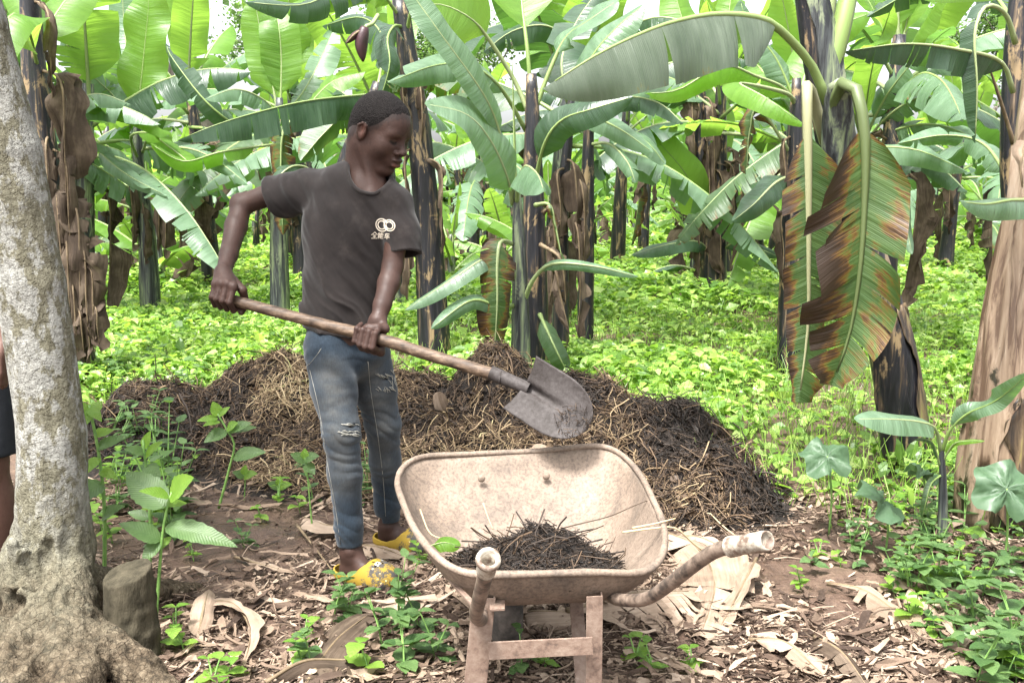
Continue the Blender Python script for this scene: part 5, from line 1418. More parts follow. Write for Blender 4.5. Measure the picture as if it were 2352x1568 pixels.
c = t.ramp(t.math('ADD', t.math('MULTIPLY', n1, 0.6), t.math('MULTIPLY', n2, 0.4)), [(0.35, (0.055, 0.038, 0.03)), (0.47, (0.145, 0.098, 0.074)), (0.6, (0.205, 0.152, 0.118)), (0.72, (0.29, 0.245, 0.21))])
mat_frame = t.done(t.principled(c, 0.65, 0.35, t.bump(n2, 0.5, 0.003)))
t = NT('scuffed_pipe')
co = t.coord('Object')
n1 = t.noise(co, 30, 5, 0.7)
c = t.ramp(n1, [(0.38, (0.034, 0.026, 0.021)), (0.5, (0.125, 0.092, 0.070)), (0.66, (0.22, 0.17, 0.132))])
mat_pipe = t.done(t.principled(c, 0.5, 0.5, t.bump(n1, 0.3, 0.002)))
t = NT('cream_grip')
co = t.coord('Object')
n1 = t.noise(co, 45, 4, 0.7)
c = t.ramp(n1, [(0.38, (0.11, 0.075, 0.055)), (0.48, (0.22, 0.185, 0.145)), (0.60, (0.35, 0.325, 0.27))])
mat_grip = t.done(t.principled(c, 0.55, 0.4, t.bump(n1, 0.3, 0.002)))
mat_tyre = M_plain('dusty_tyre', (0.035, 0.032, 0.03), (0.13, 0.11, 0.095), 20, 0.85, 0.2)

NC, FC = Vector((0.100, 2.0, 0.50)), Vector((-0.008, 2.88, 0.535))
bar = thing('wheelbarrow', 'mud-caked steel wheelbarrow with cream grips standing in the near middle', 'wheelbarrow', (NC.x, 2.4, 0))
AX = np.array(FC - NC); LEN = np.linalg.norm(AX); AXn = AX / LEN
SD = np.array([AXn[1], -AXn[0], 0]); SD /= np.linalg.norm(SD)
MID = (np.array(NC) + np.array(FC)) / 2
UPv = np.cross(SD, AXn)
NA = 112
th = np.linspace(0, 2 * math.pi, NA, endpoint=False)
ssq = lambda v, e: np.sign(v) * np.abs(v) ** e
cx, cy = ssq(np.cos(th), 2 / 3.7), ssq(np.sin(th), 2 / 3.5)
def loop(s):
    """s 0 = rim, 1 = edge of the floor"""
    rimx, rimy = cx * (0.317 + 0.048 * cy), cy * LEN / 2 + 0.012 * np.sin(3 * th)
    rimz = 0.010 * np.sin(2 * th + 0.5) + 0.014 * np.clip(cy, 0, 1) ** 3 - 0.006 * np.sin(5 * th)
    flx, fly = cx * (0.175 + 0.03 * cy), cy * 0.24 - 0.11
    dep = 0.175 + 0.075 * cy
    f = s ** 1.15
    z = rimz * (1 - s) - dep * (1 - (1 - s) ** 1.5)
    x, y = rimx * (1 - f) + flx * f, rimy * (1 - f) + fly * f
    return MID + x[:, None] * SD + y[:, None] * AXn + z[:, None] * UPv
rings = [loop(s) for s in np.linspace(0, 1, 15)]
fl = rings[-1]
cen = fl.mean(0)
for q in (0.85, 0.6, 0.3):
    rings.append(cen + (fl - cen) * q - UPv * 0.012 * (1 - q))
V = np.concatenate(rings + [cen[None] - UPv * 0.012])
k = len(rings)
i = np.arange(k - 1)[:, None] * NA
j = np.arange(NA)[None]
F = np.stack([i + j, i + (j + 1) % NA, i + NA + (j + 1) % NA, i + NA + j], -1).reshape(-1, 4)
jj = np.arange(NA)
F3 = np.stack([(k - 1) * NA + jj, (k - 1) * NA + (jj + 1) % NA, np.full(NA, k * NA)], 1)
dent = 0.003 * fbm(V * 9, 2, 4)[:, None] * UPv + 0.003 * fbm(V * 7 + 5, 2, 5)[:, None] * AXn
tm = mesh('tray', V + dent, [F, F3], mat_tray)
tray = ob('tray', shift(tm, bar.location), bar)
md = tray.modifiers.new('thickness', 'SOLIDIFY'); md.thickness = 0.004; md.offset = 0
rimC = np.concatenate([loop(0), loop(0)[:2]]) + UPv * 0.002
Vr, Fr, _ = tube(rimC, 0.0085 * (1 + 0.12 * fbm(rimC * 20, 2, 3)), 8, cap=False)
ob('rolled_rim', shift(mesh('rolled_rim', Vr, Fr, mat_tray), bar.location), bar)
# two rivets on the far wall
for dx in (-0.09, 0.10):
    p = MID + SD * dx + AXn * (LEN / 2 - 0.075) - UPv * 0.052
    Sx = Solid(0); Sx.ell(p, (0.011, 0.007, 0.011)); V, F = Sx.mesh(0.003)
    ob('rivet', shift(mesh('rivet', V, F, mat_tray), bar.location), bar)

def pipe(name, pts, r, mat, parent=bar, k=14, n=50, cap=True):
    V, F, uv = tube(crom(pts, n), r, k, cap=cap)
    return ob(name, shift(mesh(name, V, F, mat), bar.location), parent)
def L(dx, dy, z):
    p = MID + SD * dx + AXn * dy
    return Vector((p[0], p[1], z))
LH = [at(1121, 1288, 1.63), at(1112, 1330, 1.69), at(1101, 1375, 1.76), at(1094, 1404, 1.82), at(1096, 1418, 1.89), at(1105, 1412, 2.0), L(-0.15, 0.0, 0.34), L(-0.07, 0.42, 0.21)]
RH = [at(1752, 1243, 1.66), at(1660, 1258, 1.74), at(1610, 1285, 1.80), at(1545, 1335, 1.88), at(1490, 1372, 1.95), at(1440, 1378, 2.03), at(1395, 1362, 2.13), L(0.15, 0.05, 0.34), L(0.07, 0.42, 0.21)]
for P, m in ((LH, 'l'), (RH, 'r')):
    h = pipe('handle', P, 0.0140, mat_pipe, cap=False)
    d = (P[1] - P[0]).normalized()
    gl = 0.055 if m == 'l' else 0.095
    g0 = P[0] - d * 0.012
    C = crom([g0, g0 + d * gl], 8)
    V, F, uv = tube(C, np.array([0.0205, 0.0222, 0.0178, 0.0174, 0.0170, 0.0168, 0.0172, 0.0175]) if m == 'l' else np.array([0.0172, 0.0190, 0.0186, 0.0182, 0.0178, 0.0178, 0.0192, 0.0196]), 28, cap=False)
    V = V.reshape(8, 28, 3)
    if m == 'r':
        V[1:7, ::2] += (C[1:7, None] - V[1:7, ::2]) * 0.06      # moulded ribs
    # the open end: wall thickness and a hollow
    inner = C[0] + (V[0] - C[0]) * (0.66 if m == 'l' else 0.84)
    deep = inner + np.array(d) * (0.035 if m == 'l' else 0.008)
    VV = np.concatenate([V.reshape(-1, 3), inner, deep, deep.mean(0)[None]])
    jj = np.arange(28); j2 = (jj + 1) % 28; b = 8 * 28
    FF = [np.concatenate([F[0], np.stack([j2, jj, b + jj, b + j2], 1), np.stack([b + j2, b + jj, b + 28 + jj, b + 28 + j2], 1)]), np.stack([b + 28 + j2, b + 28 + jj, np.full(28, b + 56)], 1)]
    ob('grip', shift(mesh('grip', VV, FF, mat_grip), bar.location), h)

def bar_box(name, a, b, w, th_, mat, side=SD, parent=bar):
    a, b = np.array(tuple(a)), np.array(tuple(b))
    d = (b - a); l = np.linalg.norm(d); d /= l
    s = np.array(side) - d * np.dot(side, d); s /= np.linalg.norm(s)
    n = np.cross(d, s)
    o = ob(name, None, None)
    bpy.data.objects.remove(o)
    V, F = box((a + b) / 2, d * l / 2, s * w / 2, n * th_ / 2)
    o = ob(name, shift(mesh(name, V, F, mat, smooth=False), bar.location), parent)
    bv = o.modifiers.new('bevel', 'BEVEL'); bv.width = 0.0012; bv.segments = 2
    return o
def drop(px, py, Y, px2, py2):
    """a leg from a picture point down to the ground along the line to a second point at the same distance"""
    a, b = at(px, py, Y), at(px2, py2, Y)
    tq = (a.z - 0.0) / (a.z - b.z)
    return a, a + (b - a) * tq
for (x0, x1, x2) in (((1112, 1372), (1092, 1568), 1), ((1366, 1368), (1364, 1568), -1)):
    a, b = drop(x0[0], x0[1], 2.03, x1[0], x1[1])
    leg = bar_box('leg', a, b, 0.050 if x2 == 1 else 0.036, 0.004, mat_frame)
    bar_box('flange', Vector(a) + Vector(SD) * (0.022 if x2 == 1 else 0.016) + Vector((0, 0.017, 0)), Vector(b) + Vector(SD) * (0.022 if x2 == 1 else 0.016) + Vector((0, 0.017, 0)), 0.034, 0.004, mat_frame, side=(0, 1, 0), parent=leg)
    a2 = L(-0.13, -0.02, 0.35) if x2 == 1 else L(0.11, -0.02, 0.35)
    bar_box('strut', a2, Vector((b.x, b.y + 0.03, 0.01)) + Vector(SD) * (0.0 if x2 == 1 else -0.005), 0.034, 0.005, mat_frame)
bar_box('cross_bar', at(1122, 1494, 2.0), at(1362, 1482, 2.0), 0.040, 0.005, mat_frame, side=(0, 0, 1))
bar_box('brace', at(1022, 1318, 2.2), at(1092, 1392, 1.92), 0.012, 0.006, mat_frame)
bar_box('mounting_plate', at(1125, 1390, 2.03), at(1160, 1388, 2.03), 0.006, 0.05, mat_frame, side=(0, 0, 1))
# wheel under the far end
wc = L(0.0, 0.36, 0.17)
wc = Vector((at(1156, 1420, 2.72).x, 2.74, 0.165))
th2 = np.linspace(0, 2 * math.pi, 41)
ring = np.array([np.array(wc) + 0.125 * (math.cos(a) * AXn + math.sin(a) * np.array([0, 0, 1])) for a in th2])
V, F, uv = tube(ring, 0.042, 10, cap=False, ref=tuple(SD))
wheel = ob('wheel', shift(mesh('wheel', V, F, mat_tyre), bar.location), bar)
V, F, uv = tube(np.array([np.array(wc) - SD * 0.012, np.array(wc) + SD * 0.012]), 0.095, 28)
ob('rim', shift(mesh('rim', V, F, mat_frame), bar.location), wheel)
pipe('axle', [Vector(np.array(wc) - SD * 0.1), Vector(wc), Vector(np.array(wc) + SD * 0.1)], 0.009, mat_pipe, n=4)
for s in (-1, 1):
    bar_box('axle_bracket', Vector(np.array(wc) + SD * 0.085 * s), L(0.085 * s, 0.22, 0.30), 0.03, 0.005, mat_frame, side=AXn)

# the load: a pile of wet compost on the floor of the tray
pile = thing('manure_pile', 'small pile of wet dark compost lying in the wheelbarrow tray', 'manure', (float(MID[0]), float(MID[1]), 0.33))
U, W_ = np.meshgrid(np.linspace(-1, 1, 60), np.linspace(-1, 1, 60), indexing='ij')
def pile_z(u, w):
    r2 = u * u + w * w
    x, y = u * 0.215 - 0.01, w * 0.265 - 0.10
    p = MID + x[..., None] * SD + y[..., None] * AXn
    n = fbm(p * [14, 14, 14], 3, 5)
    zz = -(0.175 + 0.075 * (y + 0.11) / 0.24) + 0.050 + 0.092 * np.clip(1 - r2, -0.05, 1) * (0.8 + 0.45 * n) + 0.010 * fbm(p * 45, 2, 6) * np.clip(1 - r2, 0, 1)
    return p + zz[..., None] * UPv
PV = pile_z(U, W_)
i = np.arange(59)[:, None] * 60
j = np.arange(59)[None]
F = np.stack([i + j, i + 60 + j, i + 61 + j, i + j + 1], -1).reshape(-1, 4)
r2 = (U * U + W_ * W_).ravel()
F = F[(r2[F] < 1.04).all(1)]
ob('compost', shift(mesh('compost', PV.reshape(-1, 3), F, mat_compost), pile.location), pile)
g = np.random.default_rng(8)
n = 3600
a, rr = g.uniform(0, 6.283, n), np.sqrt(g.uniform(0, 1.0, n))
P = pile_z((rr * np.cos(a))[:, None], (rr * np.sin(a))[:, None])[:, 0]
big = g.uniform(0, 1, n) < 0.03
D = np.stack([g.normal(0, 1, n), g.normal(0, 1, n), g.normal(0, 0.28, n)], 1)
V, F, isl = strands(P + [0, 0, 0.004], D, np.where(big, g.uniform(0.08, 0.2, n), g.uniform(0.015, 0.06, n)), np.where(big, g.uniform(0.0015, 0.003, n), g.uniform(0.0008, 0.002, n)), 5, 0.25, 9)
tn = np.clip(np.where(big, 0.30, 0.02) + g.normal(0, 0.15, n), 0, 0.99)
ob('straw', shift(mesh('straw', V, F, mat_straw, attrs={'tone': tn[isl]}), pile.location), pile, kind='stuff')
def twig(label, pts, r, tone_, name='stalk'):
    C = crom(pts, 14)
    V, F, uv = tube(C, np.linspace(r, r * 0.6, 14), 6)
    o = ob(name, shift(mesh(name, V, F, mat_straw, attrs={'tone': np.full(len(V), tone_)}), pts[0]), loc=pts[0], label=label, cat='stalk', group='stalks on the barrow')
twig('long thin dark root trailing over the right-hand rim of the tray', [at(1230, 1230, 2.46), at(1320, 1205, 2.5), at(1400, 1185, 2.5), at(1470, 1155, 2.5), at(1545, 1130, 2.52)], 0.0022, 0.3)
twig('upper short yellow-green stalk across the right-hand rim', [at(1452, 1212, 2.27), at(1500, 1203, 2.27), at(1552, 1190, 2.28)], 0.003, 1.0)
twig('lower yellow-green stalk bent over the right-hand rim', [at(1430, 1222, 2.26), at(1500, 1213, 2.26), at(1550, 1212, 2.27), at(1590, 1245, 2.29), at(1615, 1265, 2.3)], 0.003, 1.0)
twig('green stalk leaning against the left-hand wall of the tray', [at(965, 1170, 2.5), at(985, 1220, 2.42), at(1010, 1235, 2.4), at(1050, 1240, 2.4)], 0.0025, 1.0)
twig('thin green stem standing up in the compost pile', [at(1110, 1155, 2.5), at(1120, 1185, 2.48), at(1132, 1215, 2.46)], 0.0025, 1.0)
q = at(1020, 1252, 2.35)
r0 = thing('green_leaf', 'single green leaf lying at the left of the compost in the tray', 'leaf', q)
ob('blade', leaf_mesh([(-0.035, 0, 0), (0, 0, 0.008), (0.035, 0, 0)], 0.022, (0, -.5, 1), 0.05, (5, -5), mats=LM['y'], rib=0.0015, seed=9, crumple=0.01), r0)
# ------------------------------------------------------------------ weeds and seedlings in the foreground
def M_weed(name, c0, c1, f=0.35):
    t = NT(name)
    uv = t.coord('UV')
    vein = t.n('ShaderNodeTexWave', {'Vector': t.mapping(uv, (1, 1, 1)), 'Scale': 0.55, 'Distortion': 0.8, 'Detail': 1.0}, bands_direction='Y').outputs['Fac']
    r = t.math('ADD', t.math('MULTIPLY', t.island(), 0.5), t.math('MULTIPLY', t.noise(t.coord('Object'), 30, 3), 0.5))
    c = t.ramp(r, [(0.25, c0), (0.75, c1)])
    return t.leafy(c, t.mix(1.0, c, (2.2, 2.2, 1.2, 1), 'MULTIPLY'), f, 0.45, 0.4, t.bump(vein, 0.22, 0.003))
mat_weed = M_weed('weed_leaf', (0.040, 0.088, 0.026), (0.105, 0.175, 0.060))
mat_weed_b = M_weed('bright_weed_leaf', (0.095, 0.20, 0.025), (0.17, 0.28, 0.045), 0.45)
mat_pump = M_weed('pumpkin_leaf', (0.042, 0.085, 0.042), (0.095, 0.155, 0.085), 0.3)
mat_wstem = M_plain('weed_stem', (0.10, 0.20, 0.05), (0.20, 0.34, 0.09), 30, 0.5)

def herb_leaf(p, d, l, w, nrmv=(0, 0, 1), droop=0.3, n=7, lobe=0.0, serr=0.0, fold=0.12):
    """one broad leaf as (V, F, uv): ovate, keeled, drooping at the tip"""
    p, d, u = np.array(tuple(p), float), nrm(np.array(tuple(d), float)), np.array(nrmv, float)
    s = nrm(np.cross(d, u)); u = np.cross(s, d)
    tt = np.linspace(0, 1, n)
    V, U = [], []
    for i, q in enumerate(tt):
        ww = w * (math.sin(math.pi * min(1, q ** 0.75 * 0.98 + 0.02)) ** 0.8) * (1 + serr * (1 if i % 2 else -1))
        c = p + d * l * q - u * droop * l * q * q
        for e, k in ((-1, fold), (-0.5, fold * 0.25), (0, 0), (0.5, fold * 0.25), (1, fold)):
            V.append(c + s * ww * e + u * ww * k - d * ww * abs(e) * lobe + u * 0.05 * ww * math.sin(q * 14 + e * 3))
            U.append((e, q * l * 60 - abs(e) * 1.6 * ww / 0.03))
    i = np.arange(n - 1)[:, None] * 5
    j = np.arange(4)[None]
    return np.array(V), np.stack([i + j, i + j + 1, i + j + 6, i + j + 5], -1).reshape(-1, 4), np.array(U)

def weed_kind(seed, h, nnode, l, w, mat, serr=0.0, spread=1.0):
    """stem and foliage meshes of one small weed"""
    g = np.random.default_rng(seed)
    S, Lf = Acc(), Acc()
    for br in range(int(g.integers(1, 3)) + (1 if h > 0.18 else 0)):
        a = g.uniform(0, 6.28)
        top = np.array([math.cos(a) * 0.25 * h * spread, math.sin(a) * 0.25 * h * spread, h * g.uniform(0.7, 1)])
        C = crom([np.zeros(3), top * [0.3, 0.3, 0.5], top], 8)
        S.add(*tube(C, np.linspace(0.0026, 0.0013, 8), 5)[:2])
        for k in range(nnode):
            q = (k + 1) / nnode
            c = C[min(7, int(q * 7))]
            for sgn in (0, math.pi):
                aa = k * 1.57 + sgn + g.uniform(-0.35, 0.35) + a
                el = 0.15 + 0.6 * q
                d = (math.cos(aa), math.sin(aa), el * g.uniform(0.3, 1))
                sc = (1.1 - 0.5 * q) * g.uniform(0.75, 1.15)
                Lf.add(*herb_leaf(c, d, l * sc, w * sc, droop=g.uniform(0.15, 0.5), serr=serr))
    return S.mesh('stem', mat_wstem), Lf.mesh('foliage', mat)
WK = [weed_kind(1, 0.22, 4, 0.062, 0.019, mat_weed), weed_kind(2, 0.14, 3, 0.06, 0.022, mat_weed, 0.08), weed_kind(3, 0.09, 2, 0.05, 0.018, mat_weed_b),
      weed_kind(4, 0.28, 5, 0.07, 0.022, mat_weed, 0.06), weed_kind(5, 0.06, 2, 0.042, 0.017, mat_weed_b), weed_kind(6, 0.11, 2, 0.075, 0.032, mat_weed_b, 0.08), weed_kind(7, 0.17, 3, 0.085, 0.03, mat_weed, 0.05)]
def weed(kind, px, py, s, rz, label, group='small weeds among the litter'):
    p = gnd(px, py)
    r0 = thing('weed', label, 'weed', (p.x, p.y, float(gz(p.x, p.y)) - 0.004), group)
    r0.rotation_euler = (0, 0, rz); r0.scale = (s, s, s)
    ob('stem', WK[kind][0], r0); ob('foliage', WK[kind][1], r0)
WL = [(0, 765, 1440, 1.0, 0, 'upright weed with paired leaves in front of the near clog'), (1, 800, 1425, 1.1, 1, 'low weed touching the taller upright weed before the near clog'),
      (3, 915, 1460, 0.95, 2, 'tallest dark weed left of the barrow legs'), (0, 880, 1500, 1.05, 3, 'bushy weed at the foot of the tallest weed'), (6, 965, 1470, .9, 4, 'broad-leaved weed next to the barrow\'s front leg'),
      (5, 850, 1565, 1.2, .5, 'pale serrated weed at the bottom edge left of the barrow'), (1, 1000, 1530, 1.2, 1.5, 'weed pressed against the left-hand barrow leg'), (6, 930, 1560, 1.0, 2.5, 'weed at the bottom edge beside the barrow leg'),
      (2, 405, 1475, 1.3, .3, 'bright seedling beside the roots of the grey tree'), (5, 425, 1500, 1.0, 1.0, 'light green serrated seedling near the roots'), (4, 490, 1570, 1.5, 2, 'flat seedling at the bottom edge near the roots'),
      (4, 700, 1480, 1.4, 1, 'tiny bright seedling in the near litter'), (2, 690, 1530, 1.1, 3, 'three-leaved seedling on the long dry leaf'), (6, 715, 1535, 0.8, 5, 'dark jagged-leaved weed lying on the dry leaf'),
      (5, 520, 1560, 0.9, 4, 'rosette weed at the bottom edge left of the dry leaf roll'), (2, 970, 1300, 1.1, 2, 'bright weed beside the left-hand wall of the barrow'),
      (2, 1500, 1560, 1.1, 1, 'seedling at the bottom edge right of the barrow legs'), (4, 1460, 1530, 1.4, 2, 'small seedling under the bleached leaf'), (1, 1200, 1560, .9, 0, 'weed under the cross bar of the barrow'),
      (2, 1250, 1555, 1.0, 4, 'bright weed between the barrow legs'), (4, 1590, 1545, 1.2, 3, 'pair of round leaves in the litter right of the barrow'), (2, 640, 1165, 1.4, 0, 'bright weed against the boy\'s back shin'),
      (5, 690, 1180, 0.9, 2, 'larger bright weed left of the boy\'s shin'), (0, 720, 1160, 1.0, 3, 'tall weed growing behind the boy\'s near shin'), (0, 830, 1170, 1.0, 2, 'tall weed growing between the boy\'s legs'), (3, 845, 1150, .8, 5, 'weed seen through the gap between the jeans'),
      (1, 560, 1250, 0.9, 2, 'wilted weed on the bare soil'), (4, 600, 1195, 1.2, 4, 'tiny weed on the bare soil'), (2, 445, 1280, 0.9, 1, 'small weed behind the long-leaved seedling'), (4, 1880, 1280, 1.2, 2, 'small weed at the edge of the right-hand litter'),
      (2, 1840, 1360, 1.0, 2, 'small weed on bare soil at the right'), (0, 40, 1450, 0.9, 2, 'weed growing out between the roots at the left edge'), (2, 20, 1470, 1.3, 0, 'bright weed by the left edge between the roots')]
for w in WL:
    weed(*w)
# denser low weeds on the right and at the heap's foot
g = np.random.default_rng(19)
cnt = 0
while cnt < 150:
    px, py = (g.uniform(1800, 2380), g.uniform(1150, 1590)) if cnt < 80 else ((g.uniform(230, 560), g.uniform(1010, 1250)) if cnt < 125 else (g.uniform(180, 640), g.uniform(860, 960)))
    if cnt < 80 and py < 1150 + (2080 - px) * 0.85:
        continue
    if cnt < 80 and py > 1330 and px < 1990 + (py - 1330) * 0.9:
        continue
    if 80 <= cnt < 125 and py > 1090 and px > 420:
        continue
    where = ('in the low green patch in the lower right-hand corner' if cnt < 80 else ('in the green tuft between heap and seedlings' if cnt < 125 else 'on the far slope left of the heap'))
    weed(int(g.choice([0, 1, 2, 4, 5, 6] if cnt < 80 else [0, 2, 2, 3, 5, 5])), px, py, g.uniform(0.65, 1.15) * (1.0 if cnt < 80 else 1.45), g.uniform(0, 6.28), 'small leafy weed ' + where, 'weeds ' + where)
    cnt += 1

# creeping leaves filling the patch at the right
n = 1500
y = rng.uniform(2.35, 4.6, n); x = rng.uniform(0.5, 0.62, n) * 0 + rng.uniform(0.55, 2.8, n)
px = x / (y * CP + 0.18) * FPX + PW / 2
py = PH / 2 + FPX * np.tan(np.arctan(CAM_H / y) - PITCH)
k = (px < 2400) & (px > 1790 + np.clip(1240 - py, 0, 300) * 0.1) & ((py < 1330 - 0 * px) & (py > 1100) & (px > 2090 - (py - 1050) * 0.9) | (px > 1980 + (py - 1300) * 0.9) & (py >= 1330))
k &= rng.uniform(0, 1, n) < np.clip(0.6 + fbm(np.stack([x * 3, y * 3, x * 0], -1), 2, 3), 0.1, 1)
x, y = x[k], y[k]; n = len(x)
V, F = scatter(BL_V, BL_F, np.stack([x, y, gz(x, y) + rng.uniform(0.01, 0.11, n)], 1), np.stack([rng.normal(0, 1, n), rng.normal(0, 1, n), rng.normal(0, .2, n)], 1), np.stack([rng.normal(0, .35, n), rng.normal(-.1, .35, n), np.ones(n)], 1), rng.uniform(0.03, 0.06, n))
ob('creeping_weeds', mesh('creeping_weeds', V, F, mat_weed, smooth=False), kind='stuff', label='mat of small dark green creeping weeds at the right', cat='weeds')

# seedlings with big leaves in front of the grey trunk
def seedling(label, stem_pts, r, leaves, mat=mat_weed, name='seedling', group='broad-leaved seedlings by the grey trunk'):
    """leaves: (base px,py, tip px,py, Y, dY, half width px, material, droop)"""
    P = [at(*p) for p in stem_pts]
    base = P[0].copy(); base.z = 0.0
    P[0] = Vector((P[0].x, P[0].y, 0.0)) if P[0].z > 0.0 and P[0].z < 0.25 else P[0]
    r0 = thing(name, label, 'seedling', base, group)
    V, F, uv = tube(crom(P, 16), np.linspace(r, r * 0.6, 16), 7)
    ob('stem', shift(mesh('stem', V, F, mat_wstem), base), r0)
    for q, (bx, by, tx, ty, Y0, dY, wpx, m, dr) in enumerate(leaves):
        a, b = at(bx, by, Y0), at(tx, ty, Y0 + dY)
        l = (b - a).length
        A = Acc()
        v, f, u = herb_leaf(a, b - a + Vector((0, 0, dr * l)), l, wpx * mpp(Y0), (0.1, -0.7, 0.8), droop=dr, n=15, serr=0.05, fold=0.2)
        A.add(v, f, u)
        ob('leaf', shift(A.mesh('leaf', m), base), r0)
    return r0
Y1 = 2.95
W, Bm = mat_weed, mat_weed_b
seedling('tall thin green shoot hugging the right side of the grey trunk', [(232, 1310, Y1), (240, 1180, Y1), (228, 1050, Y1), (205, 930, Y1)], 0.007,
         [(238, 1110, 140, 1160, Y1, -.12, 32, W, .1), (212, 960, 168, 925, Y1, -.03, 18, Bm, .2), (210, 950, 235, 920, Y1, .03, 16, Bm, .2), (208, 940, 190, 985, Y1, -.05, 16, Bm, .3), (215, 1000, 262, 990, Y1, .03, 14, Bm, .2),
          (222, 1030, 290, 1010, Y1, .0, 16, W, .3), (226, 1050, 205, 1085, Y1, -.05, 14, Bm, .3), (230, 1080, 262, 1105, Y1, -.04, 14, Bm, .3), (234, 1190, 268, 1175, Y1, -.05, 18, W, .4), (205, 935, 225, 970, Y1, -.06, 14, Bm, .3)])
Y2 = 2.9
seedling('seedling with big ribbed leaves in front of the heap, left of the boy', [(352, 1320, Y2), (372, 1240, Y2), (385, 1160, Y2), (395, 1130, Y2)], 0.006,
         [(378, 1165, 285, 1085, Y2, .06, 40, W, .1), (390, 1140, 440, 1100, Y2, -.05, 34, Bm, .1), (388, 1140, 330, 1135, Y2, -.08, 16, Bm, .3), (380, 1210, 515, 1280, Y2, -.08, 28, W, .35), (368, 1240, 275, 1215, Y2, -.06, 24, W, .3),
          (366, 1245, 330, 1290, Y2, -.04, 18, W, .2), (384, 1160, 432, 1158, Y2, .05, 12, Bm, .2), (362, 1260, 395, 1232, Y2, .05, 12, Bm, .1)])
Y3 = 3.15
seedling('leafless-topped green stem between the two big seedlings', [(340, 1300, Y3), (345, 1200, Y3), (338, 1100, Y3), (328, 1010, Y3)], 0.007,
         [(332, 1040, 288, 1035, Y3, -.05, 15, W, .2), (334, 1050, 365, 1020, Y3, -.05, 14, Bm, .2), (336, 1070, 360, 1100, Y3, -.06, 18, W, .3), (330, 1030, 345, 990, Y3, 0, 12, Bm, .1), (344, 1210, 300, 1230, Y3, -.03, 20, W, .3), (344, 1190, 290, 1180, Y3, 0, 14, W, .2)])
Y4 = 4.0
seedling('bean seedling with curved pale stem at the foot of the heap', [(500, 1115, Y4), (528, 1070, Y4), (538, 1020, Y4), (520, 985, Y4), (500, 950, Y4)], 0.006,
         [(502, 955, 488, 922, Y4, 0, 14, Bm, .1), (502, 955, 528, 935, Y4, 0, 9, Bm, .1), (500, 960, 455, 970, Y4, -.05, 10, Bm, .2), (505, 968, 470, 980, Y4, -.08, 9, Bm, .2), (522, 985, 545, 972, Y4, -.02, 14, Bm, .1), (525, 990, 575, 975, Y4, -.02, 15, W, .2),
          (530, 990, 590, 985, Y4, .04, 12, W, .2), (520, 990, 475, 1020, Y4, -.06, 18, W, .3), (536, 1050, 605, 1045, Y4, -.05, 20, W, .2)], group='seedlings at the heap')
seedling('pale-leaved seedling beside the boy\'s knee', [(715, 1120, 3.7), (705, 1080, 3.7), (700, 1050, 3.7)], 0.004,
         [(702, 1060, 668, 1045, 3.7, -.03, 15, W, .2), (700, 1055, 730, 1050, 3.7, -.03, 15, W, .2), (702, 1065, 720, 1090, 3.7, -.04, 14, W, .2), (700, 1055, 700, 1030, 3.7, 0, 10, Bm, .2)], group='seedlings at the heap')
for q, (px, py) in enumerate([(770, 1010), (560, 1090), (640, 1115)]):
    seedling(['leaf sprout between the boy\'s knees', 'round-leaved sprout in the straw', 'small sprout on the straw beside the boy\'s shin'][q], [(px, py + 40, 4.1), (px + 3, py + 15, 4.1), (px, py, 4.1)], 0.003,
             [(px, py + 5, px - 25, py - 4, 4.1, -.03, 12, W, .2), (px, py + 5, px + 28, py, 4.1, -.03, 13, Bm, .2), (px, py, px + 4, py - 22, 4.1, 0, 9, Bm, .2)], group='seedlings at the heap')

# pumpkin leaves by the young banana
def pumpkin(label, px, py, Y, r, tilt):
    c = at(px, py, Y)
    foot = Vector((c.x + 0.04, c.y + 0.06, 0))
    r0 = thing('pumpkin_leaf', label, 'pumpkin leaf', foot, 'pumpkin leaves by the young banana plant')
    n, m = 36, 6
    V = [np.zeros(3)]
    for k in range(1, m + 1):
        for i in range(n):
            a = 2 * math.pi * i / n
            lob = 1 + 0.09 * math.cos(5 * a) - 0.55 * math.exp(-((a - math.pi * 1.5) / 0.22) ** 2)
            q = k / m * r * lob
            V.append(np.array([q * math.cos(a), q * math.sin(a), -0.22 * q * q / r + 0.022 * math.sin(5 * a) * k / m + 0.008 * math.sin(11 * a + k)]))
    V = np.array(V)
    F3 = np.array([[0, 1 + i, 1 + (i + 1) % n] for i in range(n)])
    F4 = np.array([[1 + (k - 1) * n + i, 1 + k * n + i, 1 + k * n + (i + 1) % n, 1 + (k - 1) * n + (i + 1) % n] for k in range(1, m) for i in range(n)])
    Rm = Matrix.Rotation(tilt[2], 3, 'Z') @ Matrix.Rotation(tilt[0], 3, 'X') @ Matrix.Rotation(tilt[1], 3, 'Y')
    Vw = V @ np.array(Rm).T + np.array(c)
    ob('blade', shift(mesh('blade', Vw, [F4, F3], mat_pump), foot), r0)
    v, f, u = tube(crom([foot, (foot + c) / 2 + Vector((0.02, 0.02, 0)), c], 8), 0.004, 6)
    ob('stalk', shift(mesh('stalk', v, f, mat_wstem), foot), r0)
pumpkin('large folded pumpkin leaf left of the young banana plant', 1900, 1048, 3.6, 0.095, (R(35), R(-12), .4))
pumpkin('broad pumpkin leaf low in front of the young banana plant', 2030, 1150, 3.4, 0.10, (R(40), R(8), 1.0))
pumpkin('wrinkled pumpkin leaf at the right-hand edge before the tan stem', 2312, 1122, 3.2, 0.105, (R(55), R(10), -.3))
pumpkin('small pumpkin leaf tucked behind the young banana stalk', 2120, 1082, 3.6, 0.06, (R(30), R(-5), 2))
